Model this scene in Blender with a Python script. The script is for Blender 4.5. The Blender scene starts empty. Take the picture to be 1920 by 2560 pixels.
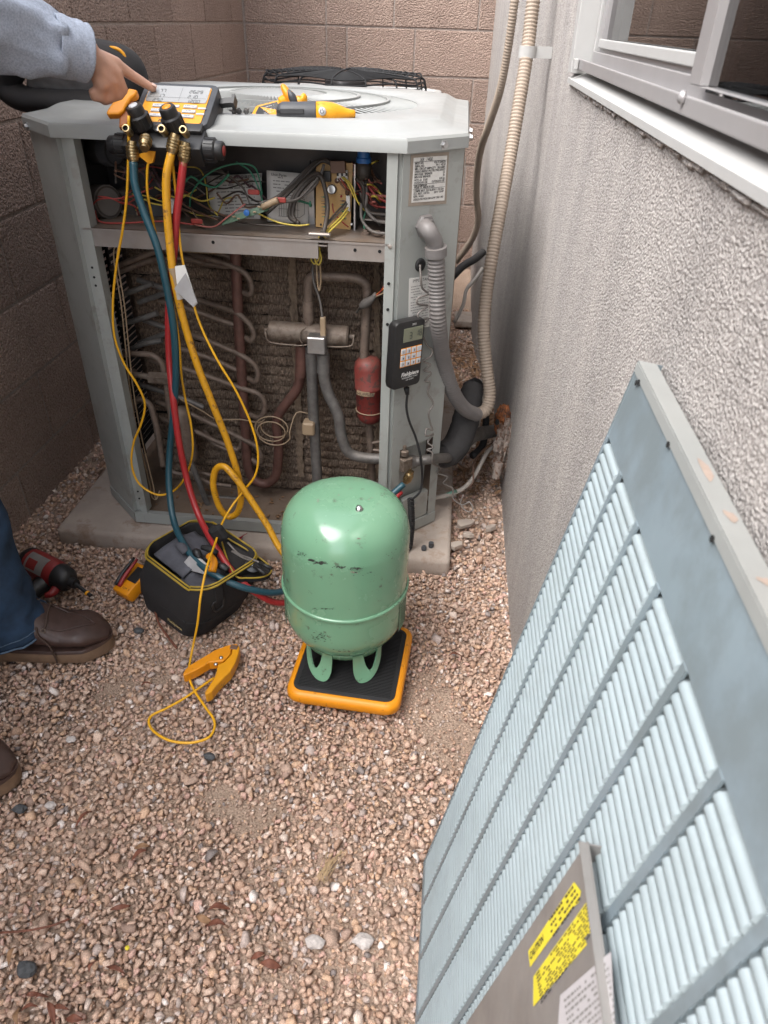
import bpy, bmesh, math, random
import numpy as np
from mathutils import Vector, Matrix, noise as mnoise

SC = bpy.context.scene
COL = SC.collection
# ------------------------------------------------------------------ camera, sky, sun, exposure
CAM_H = 1.14
CR = ((0.9948, 0.0782, -0.0645), (0.0976, -0.5665, 0.8182), (0.0275, -0.8203, -0.5713))   # right / down / forward as columns
FPX = 1773.8                                                                              # focal length for a 1920 x 2560 frame
cam_data = bpy.data.cameras.new('camera')
cam = bpy.data.objects.new('camera', cam_data)
COL.objects.link(cam)
_r = Vector([CR[i][0] for i in range(3)]).normalized()
_f = Vector([CR[i][2] for i in range(3)]).normalized()
_d = _f.cross(_r).normalized()
_r = _d.cross(_f).normalized()
cam.matrix_world = Matrix(((_r.x, -_d.x, -_f.x, 0), (_r.y, -_d.y, -_f.y, 0), (_r.z, -_d.z, -_f.z, CAM_H), (0, 0, 0, 1)))
cam_data.sensor_fit = 'VERTICAL'
cam_data.sensor_height = 36.0
cam_data.lens = 36.0 * FPX / 2560.0
cam_data.clip_start = 0.02
cam_data.clip_end = 200
cam_data.dof.use_dof = True
cam_data.dof.focus_distance = 1.72
cam_data.dof.aperture_fstop = 11.0
SC.camera = cam

SUN_ELEV, SUN_ROT = math.radians(54), math.radians(232)
world = bpy.data.worlds.new('World')
SC.world = world
world.use_nodes = True
wn = world.node_tree
wn.nodes.clear()
sky = wn.nodes.new('ShaderNodeTexSky')
sky.sky_type = 'NISHITA'
sky.sun_disc = False
sky.sun_elevation = SUN_ELEV
sky.sun_rotation = SUN_ROT
sky.air_density = 1.0
sky.dust_density = 3.0
sky.ozone_density = 1.0
hsv = wn.nodes.new('ShaderNodeHueSaturation')
hsv.inputs['Saturation'].default_value = 0.35
bg = wn.nodes.new('ShaderNodeBackground')
bg.inputs['Strength'].default_value = 0.15
wo = wn.nodes.new('ShaderNodeOutputWorld')
wn.links.new(sky.outputs[0], hsv.inputs['Color'])
wn.links.new(hsv.outputs[0], bg.inputs[0])
wn.links.new(bg.outputs[0], wo.inputs[0])
sun_data = bpy.data.lights.new('sun', 'SUN')
sun_data.energy = 1.05
sun_data.angle = math.radians(50)
sun_data.color = (1.0, 0.98, 0.95)
sun = bpy.data.objects.new('sun', sun_data)
COL.objects.link(sun)
# veiled sun, high over the block wall on the left
_sd = Vector((math.sin(SUN_ROT) * math.cos(SUN_ELEV), math.cos(SUN_ROT) * math.cos(SUN_ELEV), math.sin(SUN_ELEV)))
sun.rotation_euler = _sd.to_track_quat('Z', 'Y').to_euler()
vs = SC.view_settings
vs.view_transform = 'Standard'
vs.look = 'None'
vs.gamma = 1.0
vs.use_curve_mapping = False
vs.exposure = 1.85

# ------------------------------------------------------------------ measuring: a photo pixel (1659 x 2212 scale) met with a real plane
def _ray(u, v):
    k = 1920 / 1659
    c = (u * k - 960, v * k - 1280, FPX)
    return [sum(CR[i][j] * c[j] for j in range(3)) for i in range(3)]
def PY(u, v, y):
    r = _ray(u, v); t = y / r[1]
    return Vector((r[0] * t, y, CAM_H + r[2] * t))
def PZ(u, v, z):
    r = _ray(u, v); t = (z - CAM_H) / r[2]
    return Vector((r[0] * t, r[1] * t, z))
def PX(u, v, x):
    r = _ray(u, v); t = x / r[0]
    return Vector((x, r[1] * t, CAM_H + r[2] * t))

# ------------------------------------------------------------------ mesh helpers
RNG = random.Random(7)
def catmull(pts, n=6, closed=False):
    pts = [Vector(p) for p in pts]
    if len(pts) < 3 or n <= 1:
        return pts
    out = []
    m = len(pts)
    segs = m if closed else m - 1
    for i in range(segs):
        if closed:
            p0, p1, p2, p3 = pts[(i - 1) % m], pts[i], pts[(i + 1) % m], pts[(i + 2) % m]
        else:
            p1, p2 = pts[i], pts[i + 1]
            p0 = pts[i - 1] if i > 0 else p1 * 2 - p2
            p3 = pts[i + 2] if i + 2 < m else p2 * 2 - p1
        # centripetal-like tension from chord lengths
        for k in range(n):
            t = k / n
            t2, t3 = t * t, t * t * t
            out.append(0.5 * ((2 * p1) + (p2 - p0) * t + (2 * p0 - 5 * p1 + 4 * p2 - p3) * t2 + (3 * p1 - p0 - 3 * p2 + p3) * t3))
    if not closed:
        out.append(pts[-1])
    return out
def rounded_path(pts, rad, n=5):
    """polyline with its corners rounded off by arcs, as bent pipe is"""
    pts = [Vector(p) for p in pts]
    out = [pts[0]]
    for i in range(1, len(pts) - 1):
        a, b, c = pts[i - 1], pts[i], pts[i + 1]
        d1, d2 = (a - b), (c - b)
        r = min(rad, d1.length * 0.49, d2.length * 0.49)
        s, e = b + d1.normalized() * r, b + d2.normalized() * r
        for k in range(n + 1):
            t = k / n
            out.append((1 - t) ** 2 * s + 2 * t * (1 - t) * b + t * t * e)
    out.append(pts[-1])
    return out

class MB:
    def __init__(self):
        self.v, self.f, self.m = [], [], []
        self.cur = 0
    def add(self, vs, fs):
        o = len(self.v)
        self.v += [tuple(p) for p in vs]
        self.f += [tuple(i + o for i in q) for q in fs]
        self.m += [self.cur] * len(fs)
        return self
    def box(self, c, s, M=None):
        c = Vector(c)
        vs = []
        for x in (-.5, .5):
            for y in (-.5, .5):
                for z in (-.5, .5):
                    p = Vector((x * s[0], y * s[1], z * s[2]))
                    p = (M @ (c + p)) if M is not None else c + p
                    vs.append(p)
        return self.add(vs, [(0, 1, 3, 2), (4, 6, 7, 5), (0, 4, 5, 1), (2, 3, 7, 6), (0, 2, 6, 4), (1, 5, 7, 3)])
    def rbox(self, c, s, r=.004, seg=2, M=None):
        bm = bmesh.new()
        bmesh.ops.create_cube(bm, size=1)
        for v in bm.verts:
            v.co = Vector((v.co.x * s[0], v.co.y * s[1], v.co.z * s[2]))
        bmesh.ops.bevel(bm, geom=bm.edges[:] + bm.verts[:], offset=min(r, min(s) * .49), segments=seg, profile=.5, affect='EDGES', clamp_overlap=True)
        return self.bm(bm, c, M)
    def bm(self, bm, c=(0, 0, 0), M=None):
        bm.verts.ensure_lookup_table()
        for i, v in enumerate(bm.verts):
            v.index = i
        c = Vector(c)
        vs = [(M @ (v.co + c)) if M is not None else v.co + c for v in bm.verts]
        fs = [tuple(v.index for v in f.verts) for f in bm.faces]
        bm.free()
        return self.add(vs, fs)
    def tube(self, pts, r, n=8, sub=5, closed=False, cap=True, M=None):
        pts = catmull(pts, sub, closed) if sub > 1 else [Vector(p) for p in pts]
        if M is not None:
            pts = [M @ p for p in pts]
        m = len(pts)
        rs = r if isinstance(r, (list, tuple)) else [r] * m
        if len(rs) != m:
            rs = [rs[min(len(rs) - 1, int(i / max(1, m - 1) * (len(rs) - 1)))] + (rs[min(len(rs) - 1, int(i / max(1, m - 1) * (len(rs) - 1)) + 1)] - rs[min(len(rs) - 1, int(i / max(1, m - 1) * (len(rs) - 1)))]) * ((i / max(1, m - 1) * (len(rs) - 1)) % 1) for i in range(m)]
        vs, fs = [], []
        prev = None
        for i, p in enumerate(pts):
            if closed:
                t = pts[(i + 1) % m] - pts[i - 1]
            else:
                t = pts[min(i + 1, m - 1)] - pts[max(i - 1, 0)]
            if t.length < 1e-9:
                t = Vector((0, 0, 1))
            t.normalize()
            if prev is None:
                a = Vector((0, 0, 1)) if abs(t.z) < .9 else Vector((1, 0, 0))
                u = t.cross(a).normalized()
            else:
                u = prev - t * prev.dot(t)
                if u.length < 1e-6:
                    u = t.orthogonal()
                u.normalize()
            prev = u
            w = t.cross(u)
            for k in range(n):
                a = 2 * math.pi * k / n
                vs.append(p + (u * math.cos(a) + w * math.sin(a)) * rs[i])
        for i in range(m if closed else m - 1):
            j = (i + 1) % m
            for k in range(n):
                k2 = (k + 1) % n
                fs.append((i * n + k, i * n + k2, j * n + k2, j * n + k))
        if cap and not closed:
            fs.append(tuple(range(n - 1, -1, -1)))
            fs.append(tuple((m - 1) * n + k for k in range(n)))
        return self.add(vs, fs)
    def lathe(self, prof, n=24, M=None, c=(0, 0, 0), a0=0, a1=2 * math.pi):
        """prof: (radius, height) pairs, turned about local Z"""
        c = Vector(c)
        full = abs(a1 - a0 - 2 * math.pi) < 1e-6
        vs, fs = [], []
        k = n if full else n + 1
        for (r, h) in prof:
            for i in range(k):
                a = a0 + (a1 - a0) * i / n
                p = c + Vector((r * math.cos(a), r * math.sin(a), h))
                vs.append(M @ p if M is not None else p)
        for j in range(len(prof) - 1):
            for i in range(n):
                i2 = (i + 1) % k
                fs.append((j * k + i, j * k + i2, (j + 1) * k + i2, (j + 1) * k + i))
        if full:
            if prof[0][0] > 1e-5:
                fs.append(tuple(range(k - 1, -1, -1)))
            if prof[-1][0] > 1e-5:
                fs.append(tuple((len(prof) - 1) * k + i for i in range(k)))
        return self.add(vs, fs)
    def prism(self, poly, h0, h1, M=None):
        """2-D outline (x, y) extruded from z = h0 to h1"""
        n = len(poly)
        vs = [Vector((p[0], p[1], h0)) for p in poly] + [Vector((p[0], p[1], h1)) for p in poly]
        if M is not None:
            vs = [M @ p for p in vs]
        fs = [tuple(range(n - 1, -1, -1)), tuple(range(n, 2 * n))]
        for i in range(n):
            j = (i + 1) % n
            fs.append((i, j, n + j, n + i))
        return self.add(vs, fs)
    def loft(self, rings, cap=True, closed_ring=True):
        n = len(rings[0])
        vs = [p for r in rings for p in r]
        fs = []
        for i in range(len(rings) - 1):
            for k in range(n if closed_ring else n - 1):
                k2 = (k + 1) % n
                fs.append((i * n + k, i * n + k2, (i + 1) * n + k2, (i + 1) * n + k))
        if cap and closed_ring:
            fs.append(tuple(range(n - 1, -1, -1)))
            fs.append(tuple((len(rings) - 1) * n + k for k in range(n)))
        return self.add(vs, fs)
    def grid(self, fn, nu, nv):
        vs = [fn(i / nu, j / nv) for i in range(nu + 1) for j in range(nv + 1)]
        fs = [(i * (nv + 1) + j, (i + 1) * (nv + 1) + j, (i + 1) * (nv + 1) + j + 1, i * (nv + 1) + j + 1) for i in range(nu) for j in range(nv)]
        return self.add(vs, fs)

def ring_outline(sx, sy, r, n=5):
    """rounded rectangle outline"""
    out = []
    for (cx, cy, a) in ((sx / 2 - r, sy / 2 - r, 0), (-sx / 2 + r, sy / 2 - r, 90), (-sx / 2 + r, -sy / 2 + r, 180), (sx / 2 - r, -sy / 2 + r, 270)):
        for k in range(n + 1):
            t = math.radians(a + 90 * k / n)
            out.append((cx + r * math.cos(t), cy + r * math.sin(t)))
    return out
def chamfer_outline(x0, x1, y0, y1, c):
    return [(x0 + c, y0), (x1 - c, y0), (x1, y0 + c), (x1, y1 - c), (x1 - c, y1), (x0 + c, y1), (x0, y1 - c), (x0, y0 + c)]

WORIG = {}
def obj(name, mb, mats, parent=None, smooth=False, label=None, cat=None, group=None, kind=None, bevel=0, auto=None):
    """link a mesh given in world coordinates as ONE object, its origin at its own base"""
    if isinstance(mb, MB):
        me = bpy.data.meshes.new(name)
        vv = np.array([tuple(p) for p in mb.v], dtype=float)
        lo, hi = vv.min(0), vv.max(0)
        org = Vector(((lo[0] + hi[0]) / 2, (lo[1] + hi[1]) / 2, lo[2]))
        me.from_pydata([tuple(p) for p in (vv - np.array(org))], [], mb.f)
        mats = mats if isinstance(mats, (list, tuple)) else [mats]
        for m in mats:
            me.materials.append(m)
        if len(mats) > 1:
            me.polygons.foreach_set('material_index', mb.m)
        if smooth:
            me.polygons.foreach_set('use_smooth', [True] * len(me.polygons))
        me.update()
    else:
        me, org = mb
    if smooth and auto is not None:
        me.set_sharp_from_angle(angle=math.radians(auto))
    o = bpy.data.objects.new(name, me)
    COL.objects.link(o)
    if parent is not None:
        o.parent = parent
        o.location = org - WORIG[parent.name]
    else:
        o.location = org
    WORIG[o.name] = Vector(org)
    if bevel:
        b = o.modifiers.new('bevel', 'BEVEL')
        b.width = bevel
        b.segments = 2
        b.limit_method = 'ANGLE'
        b.angle_limit = math.radians(40)
    tag(o, label, cat, group, kind)
    return o
def tag(o, label=None, cat=None, group=None, kind=None):
    if label: o['label'] = label
    if cat: o['category'] = cat
    if group: o['group'] = group
    if kind: o['kind'] = kind
def thing(name, loc, label, cat, group=None):
    o = bpy.data.objects.new(name, None)
    o.empty_display_size = .05
    COL.objects.link(o)
    o.location = loc
    WORIG[o.name] = Vector(loc)
    tag(o, label, cat, group)
    return o
def text(name, s, M, size, m, parent, align='CENTER', sx=1.0, thick=0.0, shear=0.0):
    """flat print: a line of lettering as a mesh lying in the plane of M (x right, y up)"""
    cu = bpy.data.curves.new(name, 'FONT')
    cu.body = s
    cu.size = size
    cu.align_x = align
    cu.align_y = 'CENTER'
    cu.offset = thick
    cu.shear = shear
    cu.resolution_u = 2
    tmp = bpy.data.objects.new('tmp', cu)
    COL.objects.link(tmp)
    me0 = bpy.data.meshes.new_from_object(tmp)
    bpy.data.objects.remove(tmp)
    b = MB()
    b.add([M @ Vector((v.co.x * sx, v.co.y, 0)) for v in me0.vertices], [tuple(p.vertices) for p in me0.polygons])
    bpy.data.meshes.remove(me0)
    bpy.data.curves.remove(cu)
    return obj(name, b, m, parent)
def frame(o, x, y):
    """matrix with origin o, x axis along x, y axis near y"""
    x = Vector(x).normalized()
    z = x.cross(Vector(y)).normalized()
    y = z.cross(x)
    o = Vector(o)
    return Matrix(((x.x, y.x, z.x, o.x), (x.y, y.y, z.y, o.y), (x.z, y.z, z.z, o.z), (0, 0, 0, 1)))
def copy_mesh(o, name, loc, parent, rot=None):
    c = o.copy()
    c.name = name
    COL.objects.link(c)
    c.parent = parent
    c.location = loc
    if rot: c.rotation_euler = rot
    return c

# ------------------------------------------------------------------ materials
def mat(name, col, rough=.6, metal=0.0, var=0.0, vscale=20, bump=0.0, bscale=200, dust=None, dusta=.5, dscale=9, coat=0.0, spec=.5, dirt=None, dirta=.0, dirtscale=30, sss=0.0, trans=0.0, bdist=.002, rvar=0.0):
    m = bpy.data.materials.new(name)
    m.use_nodes = True
    nt = m.node_tree
    N = nt.nodes
    p = N['Principled BSDF']
    geo = N.new('ShaderNodeNewGeometry')
    p.inputs['Roughness'].default_value = rough
    p.inputs['Metallic'].default_value = metal
    p.inputs['Coat Weight'].default_value = coat
    p.inputs['Specular IOR Level'].default_value = spec
    if sss:
        p.inputs['Subsurface Weight'].default_value = sss
        p.inputs['Subsurface Radius'].default_value = (.01, .004, .002)
    c = N.new('ShaderNodeRGB')
    c.outputs[0].default_value = (*col, 1)
    out = c.outputs[0]
    def mix(fac, a, b, blend='MIX'):
        n = N.new('ShaderNodeMix'); n.data_type = 'RGBA'; n.blend_type = blend
        if isinstance(fac, float): n.inputs[0].default_value = fac
        else: nt.links.new(fac, n.inputs[0])
        for s, i in ((a, 6), (b, 7)):
            if isinstance(s, tuple): n.inputs[i].default_value = (*s, 1)
            else: nt.links.new(s, n.inputs[i])
        return n.outputs[2]
    def nz(scale, detail=4, rough_=.6):
        n = N.new('ShaderNodeTexNoise'); n.inputs['Scale'].default_value = scale; n.inputs['Detail'].default_value = detail
        n.inputs['Roughness'].default_value = rough_
        nt.links.new(geo.outputs['Position'], n.inputs['Vector'])
        return n.outputs[0]
    def ramp(x, a, b, lo=0.0, hi=1.0):
        n = N.new('ShaderNodeMapRange'); n.inputs[1].default_value = a; n.inputs[2].default_value = b
        n.inputs[3].default_value = lo; n.inputs[4].default_value = hi
        nt.links.new(x, n.inputs[0]); return n.outputs[0]
    if var:
        out = mix(1.0, out, mix(ramp(nz(vscale), .3, .7), tuple([1 - var] * 3), tuple([1 + var * .6] * 3)), 'MULTIPLY')
    if dirt:
        out = mix(ramp(nz(dirtscale, 6, .7), .62 - dirta * .25, .70 - dirta * .2), out, dirt)
    if dust:
        sep = N.new('ShaderNodeSeparateXYZ'); nt.links.new(geo.outputs['Normal'], sep.inputs[0])
        up = ramp(sep.outputs[2], -.4, .9, .15, 1.0)
        mu = N.new('ShaderNodeMath'); mu.operation = 'MULTIPLY'
        nt.links.new(up, mu.inputs[0]); nt.links.new(ramp(nz(dscale, 5), .25, .7, dusta * .4, dusta), mu.inputs[1])
        out = mix(mu.outputs[0], out, dust)
    nt.links.new(out, p.inputs['Base Color'])
    if rvar:
        nt.links.new(ramp(nz(vscale * 1.7, 5), .3, .7, max(.02, rough - rvar), min(1, rough + rvar)), p.inputs['Roughness'])
    if bump:
        b = N.new('ShaderNodeBump'); b.inputs['Strength'].default_value = bump; b.inputs['Distance'].default_value = bdist
        nt.links.new(nz(bscale, 3), b.inputs['Height'])
        nt.links.new(b.outputs[0], p.inputs['Normal'])
    m['nz'] = 0
    return m
BROWN = (.20, .145, .105)
M_ = {}
def MM(k): return M_[k]
DUST = (.27, .20, .15)
M_.update(
    paint=mat('unit_paint', (.33, .35, .335), .42, dirt=(.27, .275, .255), dirta=.25, dirtscale=14, var=.10, vscale=6, dust=DUST, dusta=.22, dscale=5, rvar=.08),
    lid=mat('lid_paint', (.31, .325, .318), .40, var=.08, vscale=8, dust=(.36, .32, .28), dusta=.25, dscale=6, rvar=.08),
    galv=mat('galvanised', (.42, .43, .44), .42, metal=.85, var=.25, vscale=25, dust=DUST, dusta=.35, rvar=.1),
    galvplate=mat('galvanised_plate', (.30, .285, .27), .42, metal=.35, var=.18, vscale=14, rvar=.1),
    shelf=mat('dusty_steel', (.36, .36, .36), .5, metal=.6, var=.2, vscale=18, dust=(.33, .235, .17), dusta=1.0, dscale=14),
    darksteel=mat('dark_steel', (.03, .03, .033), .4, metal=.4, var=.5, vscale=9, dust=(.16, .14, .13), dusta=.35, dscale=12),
    pan=mat('dirty_pan', (.16, .125, .1), .85, var=.35, vscale=40, dust=(.25, .17, .115), dusta=.7, bump=.5, bscale=160),
    copper_dirty=mat('dirty_copper', (.175, .134, .110), .55, metal=.2, dirt=(.09, .065, .05), dirta=.35, dirtscale=60, var=.35, vscale=45, dust=(.23, .165, .12), dusta=.55, dscale=30),
    copper_red=mat('reddish_pipe', (.135, .062, .05), .55, metal=.2, var=.35, vscale=50, dust=(.2, .13, .1), dusta=.4, dscale=30),
    pipe_grey=mat('grey_pipe', (.16, .16, .158), .55, metal=.4, var=.35, vscale=60, dust=(.22, .17, .13), dusta=.45, dscale=30),
    valve=mat('valve_body', (.16, .132, .108), .6, metal=.25, dirt=(.085, .062, .048), dirta=.6, dirtscale=55, var=.25, vscale=50, dust=DUST, dusta=.5, dscale=40),
    muffler=mat('red_paint', (.21, .020, .018), .55, var=.35, vscale=60, dust=(.26, .16, .115), dusta=.35, dscale=70, dirt=(.055, .022, .02), dirta=.55, dirtscale=60),
    fins=mat('spine_fins', (.20, .145, .108), .95, var=.55, vscale=170, dust=(.27, .20, .145), dusta=.55, dscale=25, bump=.8, bscale=420, bdist=.004),
    seam=mat('seam_dust', (.21, .155, .11), .95, var=.3, vscale=90, bump=.7, bscale=300),
    black=mat('black_plastic', (.012, .012, .013), .45, var=.2, vscale=60, dust=(.1, .09, .08), dusta=.12),
    blackrub=mat('black_rubber', (.014, .014, .015), .7, var=.2, bump=.2, bscale=500),
    blackmatte=mat('black_fabric', (.011, .011, .013), .85, var=.3, vscale=30, bump=.35, bscale=700, dust=(.12, .1, .085), dusta=.18, dscale=10),
    greyfab=mat('grey_fabric', (.09, .09, .105), .9, var=.2, vscale=40, bump=.3, bscale=800),
    liner=mat('grey_mesh_liner', (.38, .37, .37), .8, var=.15, vscale=30, bump=.35, bscale=600),
    yellow=mat('yellow_plastic', (.72, .31, .008), .42, var=.10, vscale=25, dirt=(.22, .09, .02), dirta=.08, dirtscale=40),
    orange=mat('orange_plastic', (.74, .27, .006), .45, var=.08, vscale=30, dirt=(.3, .1, .02), dirta=.05, dirtscale=60),
    hose_y=mat('yellow_hose', (.62, .30, .012), .42, var=.12, vscale=30, dirt=(.18, .08, .03), dirta=.22, dirtscale=70),
    cable_y=mat('yellow_cable', (.74, .38, .012), .42, var=.05),
    hose_b=mat('blue_hose', (.009, .062, .088), .38, var=.12, vscale=60, dust=(.12, .14, .14), dusta=.15),
    hose_r=mat('red_hose', (.36, .018, .022), .36, var=.12, vscale=60, dust=(.3, .15, .12), dusta=.12),
    trim_y=mat('yellow_trim', (.38, .26, .03), .6, var=.2, vscale=40),
    brass=mat('brass', (.40, .30, .16), .34, metal=1.0, var=.2, vscale=90, rvar=.1),
    steel=mat('bright_steel', (.55, .55, .55), .28, metal=1.0, var=.15, vscale=60),
    white=mat('white_paint', (.40, .398, .39), .45, var=.05, dust=(.5, .45, .38), dusta=.15, dscale=7),
    alu=mat('aluminium', (.36, .35, .355), .38, metal=.4, var=.08, vscale=10, dust=(.42, .36, .3), dusta=.25, dscale=9),
    paper=mat('white_paper', (.70, .69, .66), .8, var=.06, vscale=30, dust=(.4, .33, .26), dusta=.2, dscale=30),
    ink=mat('black_ink', (.03, .03, .03), .7),
    inkgrey=mat('grey_ink', (.22, .21, .20), .8),
    whiteink=mat('white_ink', (.75, .75, .73), .6),
    goldink=mat('gold_print', (.46, .36, .16), .6),
    stick_y=mat('yellow_sticker', (.72, .60, .04), .55, var=.08, vscale=30),
    stick_g=mat('grey_sticker', (.47, .45, .46), .55, var=.06, vscale=30),
    tank=mat('green_paint', (.15, .325, .20), .25, var=.06, vscale=7, spec=.6, coat=.25, dirt=(.09, .13, .09), dirta=.06, dirtscale=44, rvar=.08, dust=(.30, .29, .22), dusta=.10, dscale=14),
    tankchip=mat('bare_metal_chip', (.30, .26, .22), .5, metal=.5, var=.5, vscale=200),
    scuff=mat('black_scuff', (.035, .04, .034), .75, var=.4, vscale=120),
    conc=mat('concrete', (.40, .335, .285), .9, var=.16, vscale=10, bump=.35, bscale=260, dirt=(.27, .19, .14), dirta=.3, dirtscale=7),
    conduit_g=mat('grey_conduit', (.165, .158, .158), .5, var=.1, vscale=30, dust=DUST, dusta=.25),
    conduit_t=mat('tan_conduit', (.31, .25, .198), .6, var=.1, vscale=12, dust=(.42, .32, .24), dusta=.3),
    foam_black=mat('pipe_insulation', (.028, .028, .030), .85, var=.3, vscale=40, bump=.6, bscale=120, dust=(.13, .115, .105), dusta=.3),
    foam_orange=mat('expanding_foam', (.25, .085, .028), .85, dirt=(.07, .03, .018), dirta=.5, dirtscale=70, var=.5, vscale=60, bump=.8, bscale=120),
    mortar_lump=mat('patched_mortar', (.36, .30, .26), .95, var=.45, vscale=60, bump=1.0, bscale=140, dirt=(.13, .07, .045), dirta=.6, dirtscale=60),
    pvc=mat('pvc_pipe', (.50, .47, .43), .5, var=.12, vscale=30, dust=DUST, dusta=.4),
    wire_g=mat('grey_wire', (.19, .17, .155), .55, var=.1),
    pcb=mat('tan_circuit_board', (.50, .30, .10), .5, var=.12, vscale=60, dust=DUST, dusta=.2),
    pcb_g=mat('green_circuit_board', (.035, .13, .075), .45, var=.2, vscale=80, dust=DUST, dusta=.35),
    w_black=mat('black_wire', (.02, .019, .018), .55, dust=DUST, dusta=.3),
    w_grey=mat('grey_sleeve', (.11, .105, .10), .6, dust=DUST, dusta=.3),
    w_red=mat('red_wire', (.33, .035, .03), .5, dust=DUST, dusta=.2),
    w_pink=mat('faded_red_wire', (.34, .10, .085), .5, dust=DUST, dusta=.2),
    w_green=mat('green_wire', (.03, .20, .12), .5, dust=DUST, dusta=.15),
    w_yel=mat('yellow_wire', (.60, .47, .07), .5, dust=DUST, dusta=.2),
    w_brown=mat('brown_wire', (.13, .065, .04), .55, dust=DUST, dusta=.3),
    w_tan=mat('tan_wire', (.33, .24, .15), .6, dust=DUST, dusta=.3),
    w_purple=mat('dull_purple_wire', (.10, .05, .065), .6, dust=DUST, dusta=.2),
    w_blue=mat('blue_cap', (.03, .14, .42), .45, var=.1),
    lcd=mat('lcd_glass', (.30, .30, .29), .12, spec=.8, coat=.5),
    lcd_g=mat('lcd_olive', (.19, .20, .14), .15, spec=.7),
    lcdseg=mat('lcd_segment', (.045, .05, .045), .4),
    button=mat('button_grey', (.52, .53, .55), .5, var=.05),
    dkgrey=mat('dark_grey_plastic', (.05, .052, .058), .5, var=.15, vscale=60, bump=.15, bscale=900),
    driver_red=mat('driver_red', (.27, .012, .016), .4, var=.15, vscale=40, dust=(.25, .16, .12), dusta=.15),
    skin=mat('skin', (.50, .285, .20), .48, var=.12, vscale=45, sss=.12, bump=.12, bscale=350, bdist=.001),
    hair=mat('hair', (.02, .013, .01), .6, bump=.5, bscale=300),
    shirt=mat('light_blue_shirt', (.36, .40, .48), .9, var=.26, vscale=330, bump=.5, bscale=700, bdist=.0015),
    denim=mat('denim', (.016, .040, .082), .88, var=.4, vscale=26, bump=.35, bscale=900, bdist=.001),
    denim_seam=mat('denim_seam', (.085, .13, .19), .9, var=.4, vscale=150, bump=.4, bscale=500),
    leather=mat('brown_leather', (.052, .027, .022), .48, var=.35, vscale=35, bump=.3, bscale=260, bdist=.001, rvar=.1, dust=(.2, .14, .11), dusta=.12, dscale=12),
    sole=mat('crepe_sole', (.20, .125, .075), .8, var=.2, vscale=50, bump=.3, bscale=300, dust=(.25, .17, .12), dusta=.3),
    lace=mat('lace', (.06, .035, .025), .8),
    panelpaint=mat('panel_paint', (.185, .235, .265), .42, dirt=(.15, .185, .20), dirta=.55, dirtscale=5, var=.13, vscale=9, dust=(.42, .40, .38), dusta=.12, rvar=.08),
    panelslat=mat('slat_paint', (.27, .325, .345), .5, dirt=(.245, .295, .31), dirta=.4, dirtscale=16, var=.10, vscale=12, dust=(.45, .42, .39), dusta=.10),
    rust=mat('flaking_paint', (.33, .255, .21), .7, var=.2, vscale=60),
    leaf=mat('dry_leaf', (.17, .06, .035), .7, var=.4, vscale=60, bump=.3, bscale=200),
    leaf2=mat('tan_leaf', (.26, .145, .075), .75, var=.35, vscale=60, bump=.3, bscale=200),
    redleaf=mat('red_leaf', (.26, .02, .03), .55, var=.2, vscale=50),
    darkstone=mat('dark_stone', (.065, .068, .072), .7, var=.3, vscale=150, bump=.4, bscale=260),
    palestone=mat('pale_stone', (.50, .45, .42), .8, var=.3, vscale=180, bump=.4, bscale=260),
    grass=mat('dry_grass', (.42, .30, .17), .8),
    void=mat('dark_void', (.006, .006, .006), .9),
    trimwhite=mat('eave_paint', (.6, .57, .53), .7, var=.05),
)
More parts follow.
